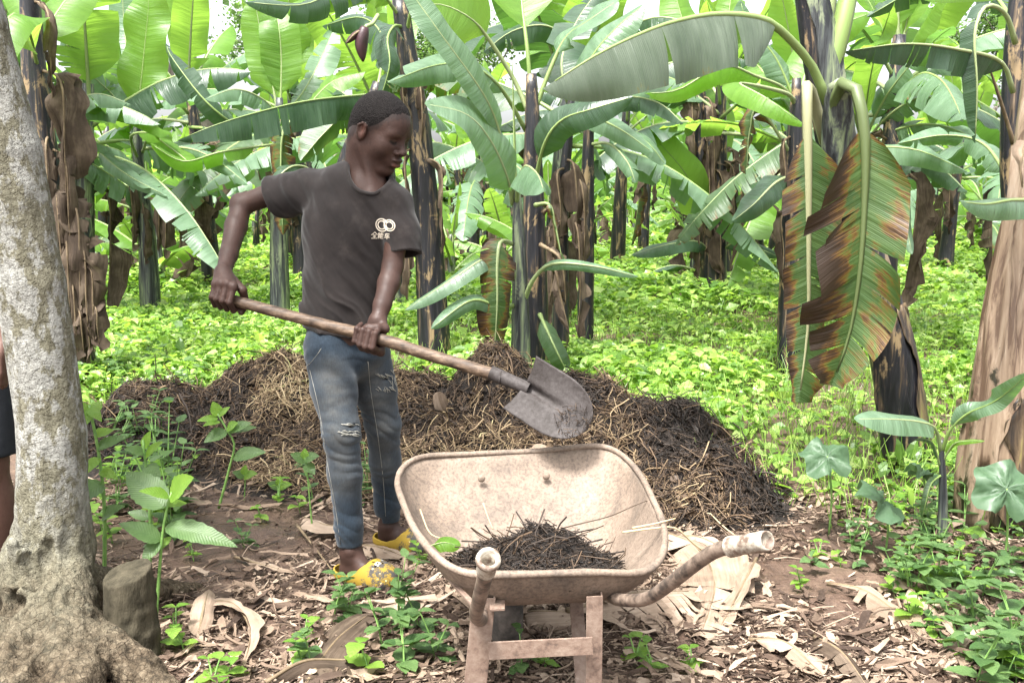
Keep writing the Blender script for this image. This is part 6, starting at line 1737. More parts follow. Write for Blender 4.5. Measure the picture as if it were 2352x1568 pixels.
# ------------------------------------------------------------------ shovel
YR, YL = 3.16, 3.06                                   # distance of the handle at his right and left hand
H0, H1 = at(505, 682, YR), at(1150, 863, 2.93)        # handle from butt to socket
HA = np.array((H1 - H0).normalized())
t = NT('worn_wood')
co = t.coord('Object')
n1, n2 = t.noise(t.mapping(co, (2.5, 14, 14)), 5, 5, 0.65), t.noise(co, 60, 3)
c = t.ramp(t.math('ADD', t.math('MULTIPLY', n1, 0.75), t.math('MULTIPLY', n2, 0.25)), [(0.36, (0.022, 0.014, 0.009)), (0.5, (0.078, 0.050, 0.032)), (0.64, (0.17, 0.118, 0.080))])
mat_wood = t.done(t.principled(c, 0.6, 0.35, t.bump(n1, 0.4, 0.004)))
t = NT('worn_blade')
co = t.coord('Object')
n1, n2 = t.noise(co, 9, 5, 0.7), t.noise(co, 90, 4, 0.7)
c = t.ramp(t.math('ADD', t.math('MULTIPLY', n1, 0.6), t.math('MULTIPLY', n2, 0.4)), [(0.36, (0.018, 0.014, 0.012)), (0.5, (0.040, 0.034, 0.032)), (0.66, (0.070, 0.062, 0.060))])
mat_blade = t.done(t.principled(c, 0.66, 0.22, t.bump(n2, 0.25, 0.002)))
sh = thing('shovel', 'round-point shovel with worn wooden handle, held across the boy over the barrow', 'shovel', (H0.x, H0.y, 0))
C = crom([H0, at(700, 733, 3.10), at(860, 775, 3.045), at(1000, 818, 2.99), H1], 40)
C += 0.0022 * np.stack([fbm(C * 9 + k, 2, k) for k in range(3)], 1)
V, F, uv = tube(C, np.interp(np.linspace(0, 1, 40), [0, .03, .5, 1], [0.0135, 0.0175, 0.019, 0.0185]), 12, lump=0.05)
ob('handle', shift(mesh('handle', V, F, mat_wood), sh.location), sh)
B0, B1 = at(1128, 856, 2.94), at(1215, 893, 2.90)
V, F, uv = tube(crom([B0, (B0 + B1) / 2, B1], 14), np.linspace(0.0225, 0.0195, 14), 14, cap=False)
ob('socket', shift(mesh('socket', V, F, mat_blade), sh.location), sh)
V, F, uv = tube(np.array([np.array(at(1150, 852, 2.918)), np.array(at(1148, 868, 2.905)), np.array(at(1146, 882, 2.91))]), 0.0032, 6)
ob('rivet', shift(mesh('rivet', V, F, mat_blade), sh.location), sh)
# the blade: dished, pointed, with the hollow of the socket running down it; its face looks up and out
K0, K1 = np.array(at(1204, 884, 2.895)), np.array(at(1352, 978, 2.80))
ba = nrm(K1 - K0); bl = np.linalg.norm(K1 - K0) * 1.0
e0, e1 = np.array(at(1232, 824, 2.90)), np.array(at(1180, 944, 2.86))
bs = e1 - e0; bs = nrm(bs - ba * np.dot(bs, ba)); bn = np.cross(ba, bs)
if bn[1] > 0: bn = -bn
nu, nv = 33, 34
u, v = np.meshgrid(np.linspace(-1, 1, nu), np.linspace(0, 1, nv), indexing='ij')
hw = 0.091 * np.where(v < 0.45, 1 + 0.03 * v, 1.0135 * np.sqrt(np.clip(1 - ((v - 0.45) / 0.56) ** 2.3, 0, 1)))
groove = np.exp(-(u * hw / 0.0135) ** 4) * np.clip(1 - v / 0.62, 0, 1) ** 0.6
zz = 0.022 * (u * hw / 0.09) ** 2 - 0.022 * groove + 0.018 * (v - 0.5) ** 2 - 0.004
sw = -0.010 * np.clip(np.abs(u), 0, 1) ** 2 * (1 - v)
P = K0 + (v * bl * 1.0 + sw)[..., None] * ba + (u * hw)[..., None] * bs + zz[..., None] * bn
i = np.arange(nu - 1)[:, None] * nv
j = np.arange(nv - 1)[None]
F = np.stack([i + j, i + nv + j, i + nv + j + 1, i + j + 1], -1).reshape(-1, 4)
bo = ob('blade', shift(mesh('blade', P.reshape(-1, 3), F, mat_blade), sh.location), sh)
md = bo.modifiers.new('thickness', 'SOLIDIFY'); md.thickness = 0.0028; md.offset = 0
g = np.random.default_rng(4)
n = 80
a = g.uniform(0, 6.28, n); rr = np.sqrt(g.uniform(0, 1, n))
Pm = K0 + ba * (bl * 0.80 + 0.055 * rr * np.cos(a))[:, None] + bs * (0.012 + 0.05 * rr * np.sin(a))[:, None] + bn * 0.010
V, F, isl = strands(Pm, g.normal(0, 1, (n, 3)) + ba * 0.5, g.uniform(0.008, 0.035, n), g.uniform(0.0007, 0.0015, n), 3, 0.25, 6)
ob('clinging_compost', shift(mesh('clinging_compost', V, F, mat_straw, attrs={'tone': np.clip(g.normal(.25, .12, n), 0, 1)[isl]}), sh.location), sh, kind='stuff')

# ------------------------------------------------------------------ the boy
boy_at = Vector((at(840, 1300, 3.3).x, 3.3, 0))
boy = thing('person', 'boy in dark grey t-shirt, ripped jeans and yellow clogs lifting a shovel', 'person', boy_at)

def M_skin(name, c0, c1, paint=True):
    t = NT(name)
    co = t.coord('Object')
    n1, n2 = t.noise(co, 14, 5, 0.7), t.noise(co, 160, 3, 0.7)
    c = t.ramp(n1, [(0.3, c0), (0.7, c1)])
    if paint:
        c = t.mix(t.attr('dark'), c, (0.010, 0.007, 0.006, 1))
        c = t.mix(t.attr('red'), c, (0.11, 0.042, 0.028, 1))
    return t.done(t.principled(c, t.ramp(t.noise(co, 30, 4, 0.7), [(0.3, (0.44,) * 3), (0.7, (0.70,) * 3)]), 0.28, t.bump(n2, 0.3, 0.002, t.bump(t.noise(co, 40, 3), 0.15, 0.004))))
mat_skin = M_skin('skin', (0.030, 0.0160, 0.0125), (0.053, 0.0275, 0.0205))

# joints
Yt0 = 3.28
SHR, SHL = at(702, 432, 3.36), at(922, 462, 3.26)
ELR, WRR = at(556, 470, 3.40), at(513, 628, 3.19)
ELL, WRL = at(902, 612, 3.20), at(868, 736, 3.09)
HPR, HPL = at(752, 800, 3.26), at(842, 806, 3.36)
KNR, KNL = at(784, 990, 3.17), at(880, 975, 3.40)
ANR, ANL = at(806, 1262, 3.20), at(892, 1206, 3.52)
NKB = at(838, 430, 3.29)
# head frame: turned to his left (to the right in the picture) and bent down
hf = Vector((math.sin(R(60)), -math.cos(R(60)), 0)); hf = (hf * math.cos(R(24)) + Vector((0, 0, -math.sin(R(24))))).normalized()
hr = hf.cross(Vector((0.04, 0.0, 1))).normalized()          # his right: towards the camera
hu = hr.cross(hf).normalized()
if hu.z < 0: hr, hu = -hr, -hu
HC = np.array(at(874, 293, 3.27))
HF = np.array([hf, hr, hu])                                   # rows
SCH = 1.02
def hp(f, r, u):
    return HC + SCH * (f * HF[0] + r * HF[1] + u * HF[2])

B = Solid(0.012)
def E(f, r, u, rf, rr, ru, k=0.012, sub=False):
    B.ell(hp(f, r, u), (rf * SCH, rr * SCH, ru * SCH), HF, k, sub)
E(-.008, 0, .020, .095, .074, .088)
E(.040, 0, .022, .056, .060, .056, .03)
E(.040, 0, -.045, .052, .056, .068, .03)
for s in (-1, 1):
    B.cone(hp(-.005, .050 * s, -.060), hp(.060, .018 * s, -.113), .020, .018, .03)
    E(.058, .038 * s, -.040, .028, .026, .032, .03)
    E(.076, .026 * s, .008, .014, .026, .010, .02)
    E(.098, .030 * s, -.013, .013, .015, .010, .014, True)
    B.ell(hp(.0735, .030 * s, -.014), (.0150 * SCH, .0155 * SCH, .0130 * SCH), HF, .005)
E(.078, 0, -.110, .019, .020, .017, .018)
E(.080, 0, -.074, .027, .031, .027, .018)
B.cone(hp(.087, 0, .002), hp(.107, 0, -.034), .0080, .0100, .012)
E(.112, 0, -.040, .0120, .0130, .0105, .007)
for s in (-1, 1):
    E(.101, .0160 * s, -.045, .0105, .0085, .0080, .005)
    E(.108, .008 * s, -.051, .004, .004, .0035, .003, True)
E(.103, 0, -.0680, .0105, .024, .0080, .005)
E(.1010, 0, -.0850, .0120, .021, .0098, .005)
B.cone(hp(.115, -.026, -.0765), hp(.115, .026, -.0765), .0022, .0022, .003, sub=True)
E(.102, 0, -.0985, .009, .017, .005, .007, True)
# ears
for s in (-1, 1):
    B.ell(hp(-.005, .076 * s, -.020), (.0155 * SCH, .0080 * SCH, .027 * SCH), HF, .004)
    B.chain([hp(.006, .080 * s, -.001), hp(-.006, .085 * s, .006), hp(-.019, .086 * s, -.005), hp(-.016, .083 * s, -.026), hp(-.003, .078 * s, -.043)], [.0034, .0040, .0044, .0040, .0046], .003)
    E(-.003, .086 * s, -.017, .0082, .0065, .0140, .003, True)
# neck and shoulders
nk = hp(-.030, 0, -.070)
B.cone(nk, NKB, .054, .056, .03)
B.cone(hp(-.035, .02, -.04), np.array(NKB) + [-.02, .03, .02], .050, .052, .03)
B.cone(hp(.0, .055, -.075), np.array(NKB) + [.035, -.055, -.015], .011, .012, .015)      # the neck tendon
B.cone(NKB, SHR, .046, .040, .04)
B.cone(NKB, at(890, 468, 3.27), .046, .036, .04)
B.cone(np.array(NKB) + [0.01, -.012, -.045], at(825, 560, 3.30), .060, .078, .05, sy=1.1)
B.cone(np.array(NKB) + [0.028, -.068, -.022], np.array(SHL) + [-.06, -.03, .0], .010, .010, .018)  # collar bone
B.cone(at(815, 540, 3.30), at(790, 770, 3.31), .095, .100, .05)
# arms
B.chain([SHR, at(640, 440, 3.40), ELR], [.042, .039, .0345], .02)
B.chain([ELR, at(542, 520, 3.35), at(525, 585, 3.26), WRR], [.0335, .0365, .029, .0235], .012)
B.ell(np.array(ELR) + [-.008, 0.0, .004], (.030, .034, .030), None, .02)
B.chain([at(900, 480, 3.27), at(912, 530, 3.22), ELL], [.036, .037, .034], .02)
B.chain([ELL, at(893, 650, 3.17), at(878, 700, 3.12), WRL], [.0335, .035, .0275, .0235], .012)
# legs and feet
for hip, kn, an, cd_ in ((HPR, KNR, ANR, (0.205, -0.125)), (HPL, KNL, ANL, (0.215, -0.105))):
    B.chain([hip, kn, an], [.060, .043, .029], .02)
    an = Vector(an)
    cv = Vector((cd_[0], cd_[1], 0)); hl = Vector((an.x - 0.050, an.y + 0.030, 0))
    ft = lambda f, z: hl + cv.normalized() * f + Vector((0, 0, z))
    B.cone(an, ft(.050, .052), .034, .029, .02)
    B.cone(an + Vector((0, 0, -.012)), ft(.125, .052), .033, .026, .02)
    B.chain([ft(.045, .046), ft(.13, .044), ft(.185, .038)], [.027, .029, .024], .02)
    B.ell(an + Vector((0.002, -0.030, 0.004)), (.014, .012, .015), None, .012)

# hands close round the handle; angle 0 faces the camera, 90 is up
hD = np.array([0, -1.0, 0.0]); hD = nrm(hD - HA * np.dot(hD, HA)); hV = np.cross(HA, hD)
if hV[2] < 0: hV = -hV
def hpt(c, s, th, r):
    return np.array(c) + HA * s + r * (math.cos(R(th)) * hD + math.sin(R(th)) * hV)
def on_handle(px):
    q = min(C, key=lambda z: abs((z[0] / ((z[1]) * CP + (CAM_H - z[2]) * SP)) * FPX + PW / 2 - px))
    return np.array(q)
GR = on_handle(516)
W3 = np.array(WRR)
kn = []
for i, (s, ln, rf) in enumerate([(0.036, 1.0, .0098), (0.013, 1.08, .0102), (-0.010, 1.0, .0098), (-0.031, 0.84, .0086)]):
    k0 = hpt(GR, s * 0.95 - .006, 62, .054 * ln)
    p1 = hpt(GR, s - .003, -2, .0385 * ln + .002)
    p2 = hpt(GR, s, -72, .0305)
    p3 = hpt(GR, s, -140, .0285)
    B.chain([k0, p1, p2, p3], [rf * 1.18, rf * 1.05, rf * .95, rf * .82], .0035)
    B.ell(k0, (rf * 1.3,) * 3, None, .006)
    B.cone(W3 + HA * (s * 0.45) + hD * .004, k0, .0155, .0125, .010)
    kn.append(k0)
B.cone(W3 + [0, 0, .01], (kn[0] + kn[3]) / 2 + hD * -.014, .0215, .020, .014)
B.chain([W3 + HA * .018, hpt(GR, .046, 95, .040), hpt(GR, .052, 190, .036), hpt(GR, .054, 255, .033)], [.0155, .0135, .0115, .0095], .006)   # thumb goes behind and under
GL = on_handle(843)
W4 = np.array(WRL)
kn = []
for i, (s, ln, rf) in enumerate([(0.030, 1.0, .0098), (0.009, 1.06, .0102), (-0.012, 1.0, .0098), (-0.032, 0.86, .0088)]):
    k0 = hpt(GL, s + .012, -112, .046)
    p1 = hpt(GL, s, -40, .0420 * ln)
    p2 = hpt(GL, s - .002, 32, .0325)
    p3 = hpt(GL, s - .002, 92, .0290)
    B.chain([k0, p1, p2, p3], [rf * 1.15, rf * 1.05, rf * .96, rf * .82], .0035)
    B.cone(W4 + HA * (s * 0.4), k0, .0165, .0135, .010)
    kn.append(k0)
B.cone(W4, hpt(GL, .012, 205, .038), .0220, .021, .014)
B.cone(hpt(GL, .02, 205, .036), hpt(GL, -.012, 215, .038), .019, .018, .012)
B.chain([W4 + HA * .010, hpt(GL, .040, 118, .036), hpt(GL, .022, 84, .0335), hpt(GL, -.004, 70, .0315)], [.016, .0135, .0118, .0098], .006)   # thumb along the top
V, F = B.mesh(0.0036)
# paint of brows, lash line, lips and palms, as the skin itself is coloured; nostrils and mouth slit get painted shade
Lc = ((V - HC) @ HF.T) / SCH
def seg(a, b, P):
    a, b = np.array(a), np.array(b); ab = b - a
    h = np.clip(((P - a) @ ab) / (ab @ ab), 0, 1)
    return np.linalg.norm(P - a - h[:, None] * ab, axis=1)
dark, red = np.zeros(len(V)), np.zeros(len(V))
for s in (-1, 1):
    d = np.minimum(seg((.092, .013 * s, .012), (.088, .030 * s, .017), Lc), seg((.088, .030 * s, .017), (.074, .047 * s, .011), Lc))
    dark = np.maximum(dark, np.clip(1.5 - d / .0060, 0, 1) * 0.9)
    d = np.minimum(seg((.089, .020 * s, -.0175), (.0895, .030 * s, -.0195), Lc), seg((.0895, .030 * s, -.0195), (.082, .044 * s, -.0155), Lc))
    dark = np.maximum(dark, np.clip(1.5 - d / .0046, 0, 1) * 1.0)
    d = seg((.110, .007 * s, -.052), (.106, .011 * s, -.051), Lc)
    dark = np.maximum(dark, np.clip(1.4 - d / .0035, 0, 1) * .8)
d = seg((.110, -.024, -.0765), (.110, .024, -.0765), Lc)
dark = np.maximum(dark, np.clip(1.4 - d / .0030, 0, 1) * .6)
red = np.maximum(red, np.clip(1.3 - seg((.109, -.016, -.085), (.109, .016, -.085), Lc) / .009, 0, 1) * .55)
red = np.maximum(red, np.clip(1.2 - seg((-.003, .080, -.006), (-.001, .078, -.03), Lc) / .012, 0, 1) * .5)
hl = np.interp(Lc[:, 0], [-.12, -.085, -.045, -.02, .01, .030, .048, .060, .085, .12], [-.085, -.082, -.055, -.012, -.008, .002, .022, .050, .066, .075])
hk = (Lc[:, 2] - hl + .016) / .016 + 0.5 * fbm(V * 160, 2, 8)
dark = np.maximum(dark, np.where((np.abs(Lc[:, 1]) < .078) & (Lc[:, 2] > -.1), np.clip(hk, 0, 1) * .7, 0))
body = ob('body', shift(mesh('body', V, F, mat_skin, attrs={'dark': dark, 'red': red}), boy_at), boy)

# hair: close-cropped cap
t = NT('cropped_hair')
co = t.coord('Object')
vo = t.n('ShaderNodeTexVoronoi', {'Vector': co, 'Scale': 240.0}).outputs['Distance']
c = t.ramp(vo, [(0.1, (0.0025, 0.0022, 0.0022)), (0.65, (0.013, 0.011, 0.0105))])
mat_hair = t.done(t.principled(c, 0.85, 0.12, t.bump(vo, 0.7, 0.003)))
Hs = Solid(0.02)
Hs.ell(hp(-.008, 0, .020), (.0985 * SCH, .0775 * SCH, .0915 * SCH), HF)
Hs.ell(hp(.040, 0, .022), (.0580 * SCH, .0620 * SCH, .0580 * SCH), HF, .03)
Hs.ell(hp(-.045, 0, -.02), (.058, .060, .066), HF, .03)
Hs.cone(hp(-.046, 0, -.04), hp(-.050, 0, -.085), .0545, .052, .02)
def hairline(p, d):
    q = ((p - HC) @ HF.T) / SCH
    line = np.interp(q[:, 0], [-.12, -.085, -.045, -.02, .01, .030, .048, .060, .085, .12], [-.085, -.082, -.055, -.012, -.008, .002, .022, .050, .066, .075])
    d = d + 0.0009 * fbm(p * 190, 2, 9) + 0.0045 * np.clip(1 - (q[:, 2] - line) / 0.035, 0, 1)
    return np.maximum(d, (line + 0.004 * fbm(p * 90, 2, 4) - q[:, 2]) * 0.8)
Hs.warp(hairline)
V, F = Hs.mesh(0.0032)
hair = ob('hair', shift(mesh('hair', V, F, mat_hair), boy_at), boy)

# ------------------------------------------------------------------ t-shirt
def torso(off):
    S = Solid(0.05)
    pel, che = at(789, 790, 3.31), at(808, 520, 3.305)
    S.cone(pel, che, .141 + off, .150 + off, .05, sy=1.32)
    S.cone(che, at(818, 450, 3.30), .150 + off, .115 + off, .06, sy=1.45)
    S.cone(SHR, np.array(NKB) + [0, 0, -.005], .060 + off, .064 + off, .05)
    S.cone(Vector(SHL) + Vector((-.02, 0, -.004)), np.array(NKB) + [0, 0, .0], .052 + off, .068 + off, .05)
    S.chain([at(708, 440, 3.355), at(660, 448, 3.385), at(622, 452, 3.40)], [.066 + off, .066 + off, .068 + off], .035)
    S.chain([at(908, 468, 3.26), at(922, 530, 3.235), at(928, 600, 3.215)], [.056 + off, .057 + off, .059 + off], .030)
    return S
def folds(p):
    z = p[:, 2]
    lowk = np.clip((1.18 - z) / 0.35, 0, 1)
    q = p[:, 0] * 0.80 + z * 0.60
    n = 0.35 * fbm(p * 7, 2, 5)
    rg = lambda v: (1 - np.abs(np.sin(v))) ** 2.5
    f = -0.018 * lowk * rg(q * 21 + n * 2.6 + 0.4) - 0.010 * lowk * rg(q * 37 + n * 4 + p[:, 1] * 9)
    f = f + 0.0040 * np.exp(-((z - 1.30) / 0.06) ** 2) * np.sin((p[:, 0] + 0.6 * z) * 75 + 4 * n)
    hem = np.exp(-((z - 0.90) / 0.05) ** 2)
    return f + 0.004 * hem * np.sin(p[:, 0] * 40 + p[:, 1] * 60) + 0.004 * fbm(p * 9, 2, 15)
neck = Solid(0.02)
nc0 = np.array(at(850, 405, 3.25))
neck.cone(nc0, nc0 + np.array([0.0, -.015, .16]), .064, .080, sy=0.8)
hem_n = np.array([-0.16, 0.0, -1.0]); hem_p = np.array(at(790, 776, 3.2))
sr_n = nrm(np.array(at(622, 452, 3.40)) - np.array(at(700, 436, 3.36)) + [0, 0, -.015]); sr_p = np.array(at(629, 450, 3.40))
sl_n = nrm(np.array(at(930, 600, 3.2)) - np.array(at(920, 480, 3.25))); sl_p = np.array(at(931, 583, 3.215))
def shirt_fn(p, d):
    m = np.abs(d) < 0.045
    if not m.all():
        r = d.copy()
        if m.any():
            r[m] = shirt_fn(p[m], d[m])
        r[d <= -0.045] = 0.03
        return r
    f = folds(p)
    nd = neck(p)
    do = d + f - 0.0028 * np.clip(1 - np.abs(nd - .008) / .010, 0, 1)
    di = d + 0.015 + f
    d = np.maximum(do, -di)
    d = np.maximum(d, -nd)
    d = np.maximum(d, (p - hem_p) @ nrm(hem_n))
    left = p[:, 0] < at(690, 450, 3.38).x
    d = np.where(left, np.maximum(d, (p - sr_p) @ sr_n), d)
    right = (p[:, 0] > at(882, 560, 3.22).x) & (p[:, 2] < 1.35)
    return np.where(right, np.maximum(d, (p - sl_p) @ sl_n), d)
S = torso(0.0)
S.warp(shirt_fn)
V, F = S.mesh(0.0040)
t = NT('faded_shirt')
co = t.coord('Object')
n1, n2 = t.noise(co, 7, 5, 0.65), t.noise(co, 340, 2)
dust = t.ramp(t.noise(co, 16, 5, 0.7), [(0.52, (0, 0, 0)), (0.78, (1, 1, 1))])
c = t.ramp(n1, [(0.3, (0.0105, 0.0086, 0.0082)), (0.7, (0.0215, 0.0175, 0.0165))])
c = t.mix(t.math('MULTIPLY', t.n('ShaderNodeRGBToBW', {'Color': dust}).outputs[0], 0.32), c, (0.060, 0.050, 0.044, 1))
mat_shirt = t.done(t.principled(c, 0.9, 0.15, t.bump(n2, 0.15, 0.001, t.bump(t.noise(t.n('ShaderNodeMapping', {'Vector': co, 'Rotation': (0, R(-33), 0), 'Scale': (1 / 13, 1 / 7, 1 / 2.4)}, vector_type='TEXTURE').outputs[0], 1.0, 2, 0.5), 0.8, 0.045)), **{'Sheen Weight': 0.12, 'Sheen Roughness': 0.5}))
me = mesh('t_shirt', V, F, mat_shirt)
bvh = BVHTree.FromPolygons([Vector(v) for v in V], [tuple(f) for f in F])
shirt = ob('t_shirt', shift(me, boy_at), boy)
# ribbed collar band round the neck opening
kb = np.flatnonzero(np.abs(neck(V)) < 0.0045)
Vc = V[kb] - nc0
aa = np.arctan2(Vc[:, 1], Vc[:, 0])
ring = []
for q in range(48):
    w = np.exp(-((np.angle(np.exp(1j * (aa - q / 48 * 2 * math.pi)))) / 0.12) ** 2)
    hi = w * np.exp((Vc[:, 2] - Vc[:, 2].mean()) * 0)
    if hi.sum() > 0.5:
        ring.append((V[kb] * hi[:, None]).sum(0) / hi.sum())
if len(ring) > 40:
    ring = np.array(ring)
    ctr = ring.mean(0)
    ring = ring + nrm((ring - ctr) * [1, 1, 0]) * 0.004
    Vr, Fr, _ = tube(np.concatenate([ring, ring[:2]]), 0.0075, 8, cap=False)
    ob('collar', shift(mesh('collar', Vr, Fr, mat_shirt), boy_at), shirt)
# print on the chest: the looped emblem and three characters under it, laid on the cloth
mat_print = M_plain('cream_print', (0.34, 0.295, 0.235), (0.44, 0.39, 0.32), 40, 0.8, 0.2)
def on_shirt(px, py):
    o = Vector((0, 0, CAM_H)); d = ray(px, py).normalized()
    h = bvh.ray_cast(o, d)
    return (h[0], h[1]) if h[0] else (at(px, py, 3.15), Vector((0, -1, 0)))
def stroke(A, pts, w):
    pts = np.array(pts, float)
    P = crom([(x, y, 0) for x, y in pts], max(4, 8 * (len(pts) - 1)))[:, :2]
    Tn = nrm(np.gradient(P, axis=0)); Nn = np.stack([-Tn[:, 1], Tn[:, 0]], 1)
    V = []
    for p, n in zip(P, Nn):
        for s in (-1, 1):
            q, nn = on_shirt(*(p + n * s * w / 2))
            V.append(np.array(q + nn * 0.0016))
    m = len(P)
    k = np.arange(m - 1) * 2
    A.add(np.array(V), np.stack([k, k + 1, k + 3, k + 2], 1))
Em = Acc()
ex, ey = 884, 517
def arc(cx, cy, r, a0, a1, n=14, sk=0.12):
    return [(cx + r * math.cos(R(a)) + sk * r * math.sin(R(a)) * -1, cy - r * 1.02 * math.sin(R(a))) for a in np.linspace(a0, a1, n)]
for r in (14, 9):
    stroke(Em, arc(ex - 6.5, ey, r, 20, 330), 2.5)
    stroke(Em, arc(ex + 11, ey + 1, r * 0.86, -195, 150), 2.5)
stroke(Em, [(ex - 2, ey - 10), (ex + 1, ey + 3), (ex + 5, ey + 12)], 2.6)
ob('printed_emblem', shift(Em.mesh('printed_emblem', mat_print), boy_at), shirt)
def glyph(cx, cy, s, strokes):
    A = Acc()
    for st in strokes:
        stroke(A, [(cx + s * x + 0.10 * s * (0.5 - y), cy + s * y) for x, y in st], 1.75)
    ob('printed_character', shift(A.mesh('printed_character', mat_print), boy_at), shirt)
glyph(852.5, 532.5, 15, [[(.5, 0), (.28, .26), (0, .45)], [(.5, 0), (.72, .24), (1.0, .42)], [(.24, .5), (.76, .5)], [(.27, .72), (.73, .72)], [(.5, .5), (.5, .96)], [(.05, .97), (.95, .97)]])
glyph(868.0, 534, 14, [[(.22, 0), (.05, .25), (.42, .22)], [(.38, .10), (.48, .28)], [(.10, .40), (.08, .98)], [(.10, .40), (.45, .40), (.45, .98)], [(.10, .58), (.44, .58)], [(.10, .76), (.44, .76)],
                      [(.62, .02), (.62, .40), (.98, .38)], [(.92, .10), (.63, .24)], [(.62, .52), (.62, .94), (1.0, .92)], [(.94, .60), (.63, .74)]])
glyph(883.0, 536, 13, [[(.10, .14), (.90, .14)], [(.48, 0), (.18, .48), (.88, .48)], [(.05, .72), (.97, .72)], [(.54, .30), (.54, 1.05)]])

# ------------------------------------------------------------------ jeans
def legs(off):
    S = Solid(0.04)
    S.cone(at(787, 745, 3.31), at(795, 800, 3.31), .120 + off, .118 + off, .04, sy=1.28)
    for hip, kn, an, s in ((HPR, KNR, ANR, 0), (HPL, KNL, ANL, 1)):
        hip, kn, an = Vector(hip), Vector(kn), Vector(an)
        S.chain([hip, hip.lerp(kn, .5), kn], [.080 + off, .071 + off, .0585 + off], .03)
        S.chain([kn, kn.lerp(an, .35), kn.lerp(an, .8), an], [.0585 + off, .0535 + off, .044 + off, .0415 + off], .022)
    return S
holes = [(at(812, 984, 3.10), (.026, .05, .009)), (at(884, 876, 3.28), (.020, .05, .013))]
cr = Vector(KNR).lerp(Vector(ANR), 0.955); cl = Vector(KNL).lerp(Vector(ANL), 0.945)
def jfold(p):
    z = p[:, 2]
    n = fbm(p * 8, 2, 21)
    kz = np.exp(-((z - 0.49) / 0.09) ** 2) + 0.8 * np.exp(-((z - 0.22) / 0.10) ** 2) + 0.5 * np.exp(-((z - 0.75) / 0.06) ** 2)
    return 0.0024 * kz * (1 - 2 * np.abs(np.sin(z * 70 + 4 * n + p[:, 0] * 18)) ** 0.7) + 0.0022 * n + 0.0008 * np.sin(z * 95 + 6 * n)
def jean_fn(p, d):
    m = np.abs(d) < 0.03
    if not m.all():
        r = d.copy()
        if m.any():
            r[m] = jean_fn(p[m], d[m])
        r[d <= -0.03] = 0.025
        return r
    f = jfold(p)
    d = np.maximum(d + f, -(d + f + 0.010))
    d = np.maximum(d, p[:, 2] - at(790, 742, 3.2).z)
    split = (at(815, 1000, 3.2).x + at(838, 1000, 3.3).x) / 2 + (p[:, 2] - 0.5) * -0.10
    isR = p[:, 0] < split
    for c0, m in ((cr, isR), (cl, ~isR)):
        d = np.where(m & (p[:, 2] < 0.35), np.maximum(d, c0.z - p[:, 2] + 0.02 * (p[:, 0] - c0.x)), d)
    for c0, r in holes:
        q = (p - np.array(c0)) / r
        k0 = np.sqrt((q * q).sum(1))
        d = np.maximum(d, (1 - k0) * min(r) + 0.002 * fbm(p * 120, 1, 5))
    return d
S = legs(0.0)
S.warp(jean_fn)
V, F = S.mesh(0.0040)
# fading down the fronts of the thighs and knees, as worn into the cloth
fade = np.zeros(len(V))
for hip, kn, an in ((HPR, KNR, ANR), (HPL, KNL, ANL)):
    hip, kn, an = [np.array(q) for q in (hip, kn, an)]
    for a, b, w in ((hip * .75 + kn * .25, kn, 1.0), (kn, kn * .6 + an * .4, .8)):
        fade = np.maximum(fade, w * np.clip(1.25 - seg(a + [0.01, -.07, 0], b + [0.008, -.06, 0], V) / .062, 0, 1))
t = NT('worn_denim')
co = t.coord('Object')
n1, n2 = t.noise(co, 10, 5, 0.65), t.noise(t.mapping(co, (1, 1, 0.25)), 230, 3)
hz = t.noise(t.mapping(co, (0.35, 0.35, 1)), 34, 4, 0.65)
c = t.ramp(t.math('ADD', t.math('MULTIPLY', n1, 0.5), t.math('MULTIPLY', n2, 0.5)), [(0.32, (0.007, 0.012, 0.0195)), (0.66, (0.024, 0.038, 0.054))])
fd = t.math('MULTIPLY', t.attr('fade'), t.n('ShaderNodeMapRange', {'Value': hz, 'From Min': 0.10, 'From Max': 0.62}).outputs[0], True)
c = t.mix(t.math('MULTIPLY', fd, 0.52), c, t.mix(n2, (0.075, 0.072, 0.064, 1), (0.135, 0.13, 0.115, 1)))
mat_denim = t.done(t.principled(c, 0.88, 0.2, t.bump(n2, 0.25, 0.0015, t.bump(hz, 0.2, 0.005)), **{'Sheen Weight': 0.15}))
jbvh = BVHTree.FromPolygons([Vector(v) for v in V], [tuple(f) for f in F])
jeans = ob('jeans', shift(mesh('jeans', V, F, mat_denim, attrs={'fade': fade}), boy_at), boy)
mat_thread = M_plain('pale_thread', (0.20, 0.195, 0.17), (0.34, 0.33, 0.29), 30, 0.9, 0.1)
def on_jeans(px, py, up=0.002):
    h = jbvh.ray_cast(Vector((0, 0, CAM_H)), ray(px, py).normalized())
    return h[0] + h[1] * up if h[0] else None
g = np.random.default_rng(2)
def threads(box, n, lx, ly):
    A = Acc()
    for _ in range(n):
        x, y = g.uniform(box[0], box[2]), g.uniform(box[1], box[3])
        pts = [on_jeans(x + q * lx * g.uniform(.5, 1) + g.normal(0, 1), y + q * ly + g.normal(0, 1.2), 0.003) for q in (-.5, 0, .5)]
        if None not in pts and (pts[0] - pts[2]).length < 0.06:
            A.add(*tube(crom(pts, 5), 0.0011, 4)[:2])
    if A.n:
        ob('frayed_threads', shift(A.mesh('frayed_threads', mat_thread), boy_at), jeans, kind='stuff')
threads((782, 972, 838, 978), 16, 18, 2); threads((782, 990, 842, 1000), 26, 18, 4); threads((864, 890, 905, 898), 16, 8, 6); threads((862, 858, 908, 866), 14, 10, 6); threads((895, 850, 908, 885), 12, 4, 10)
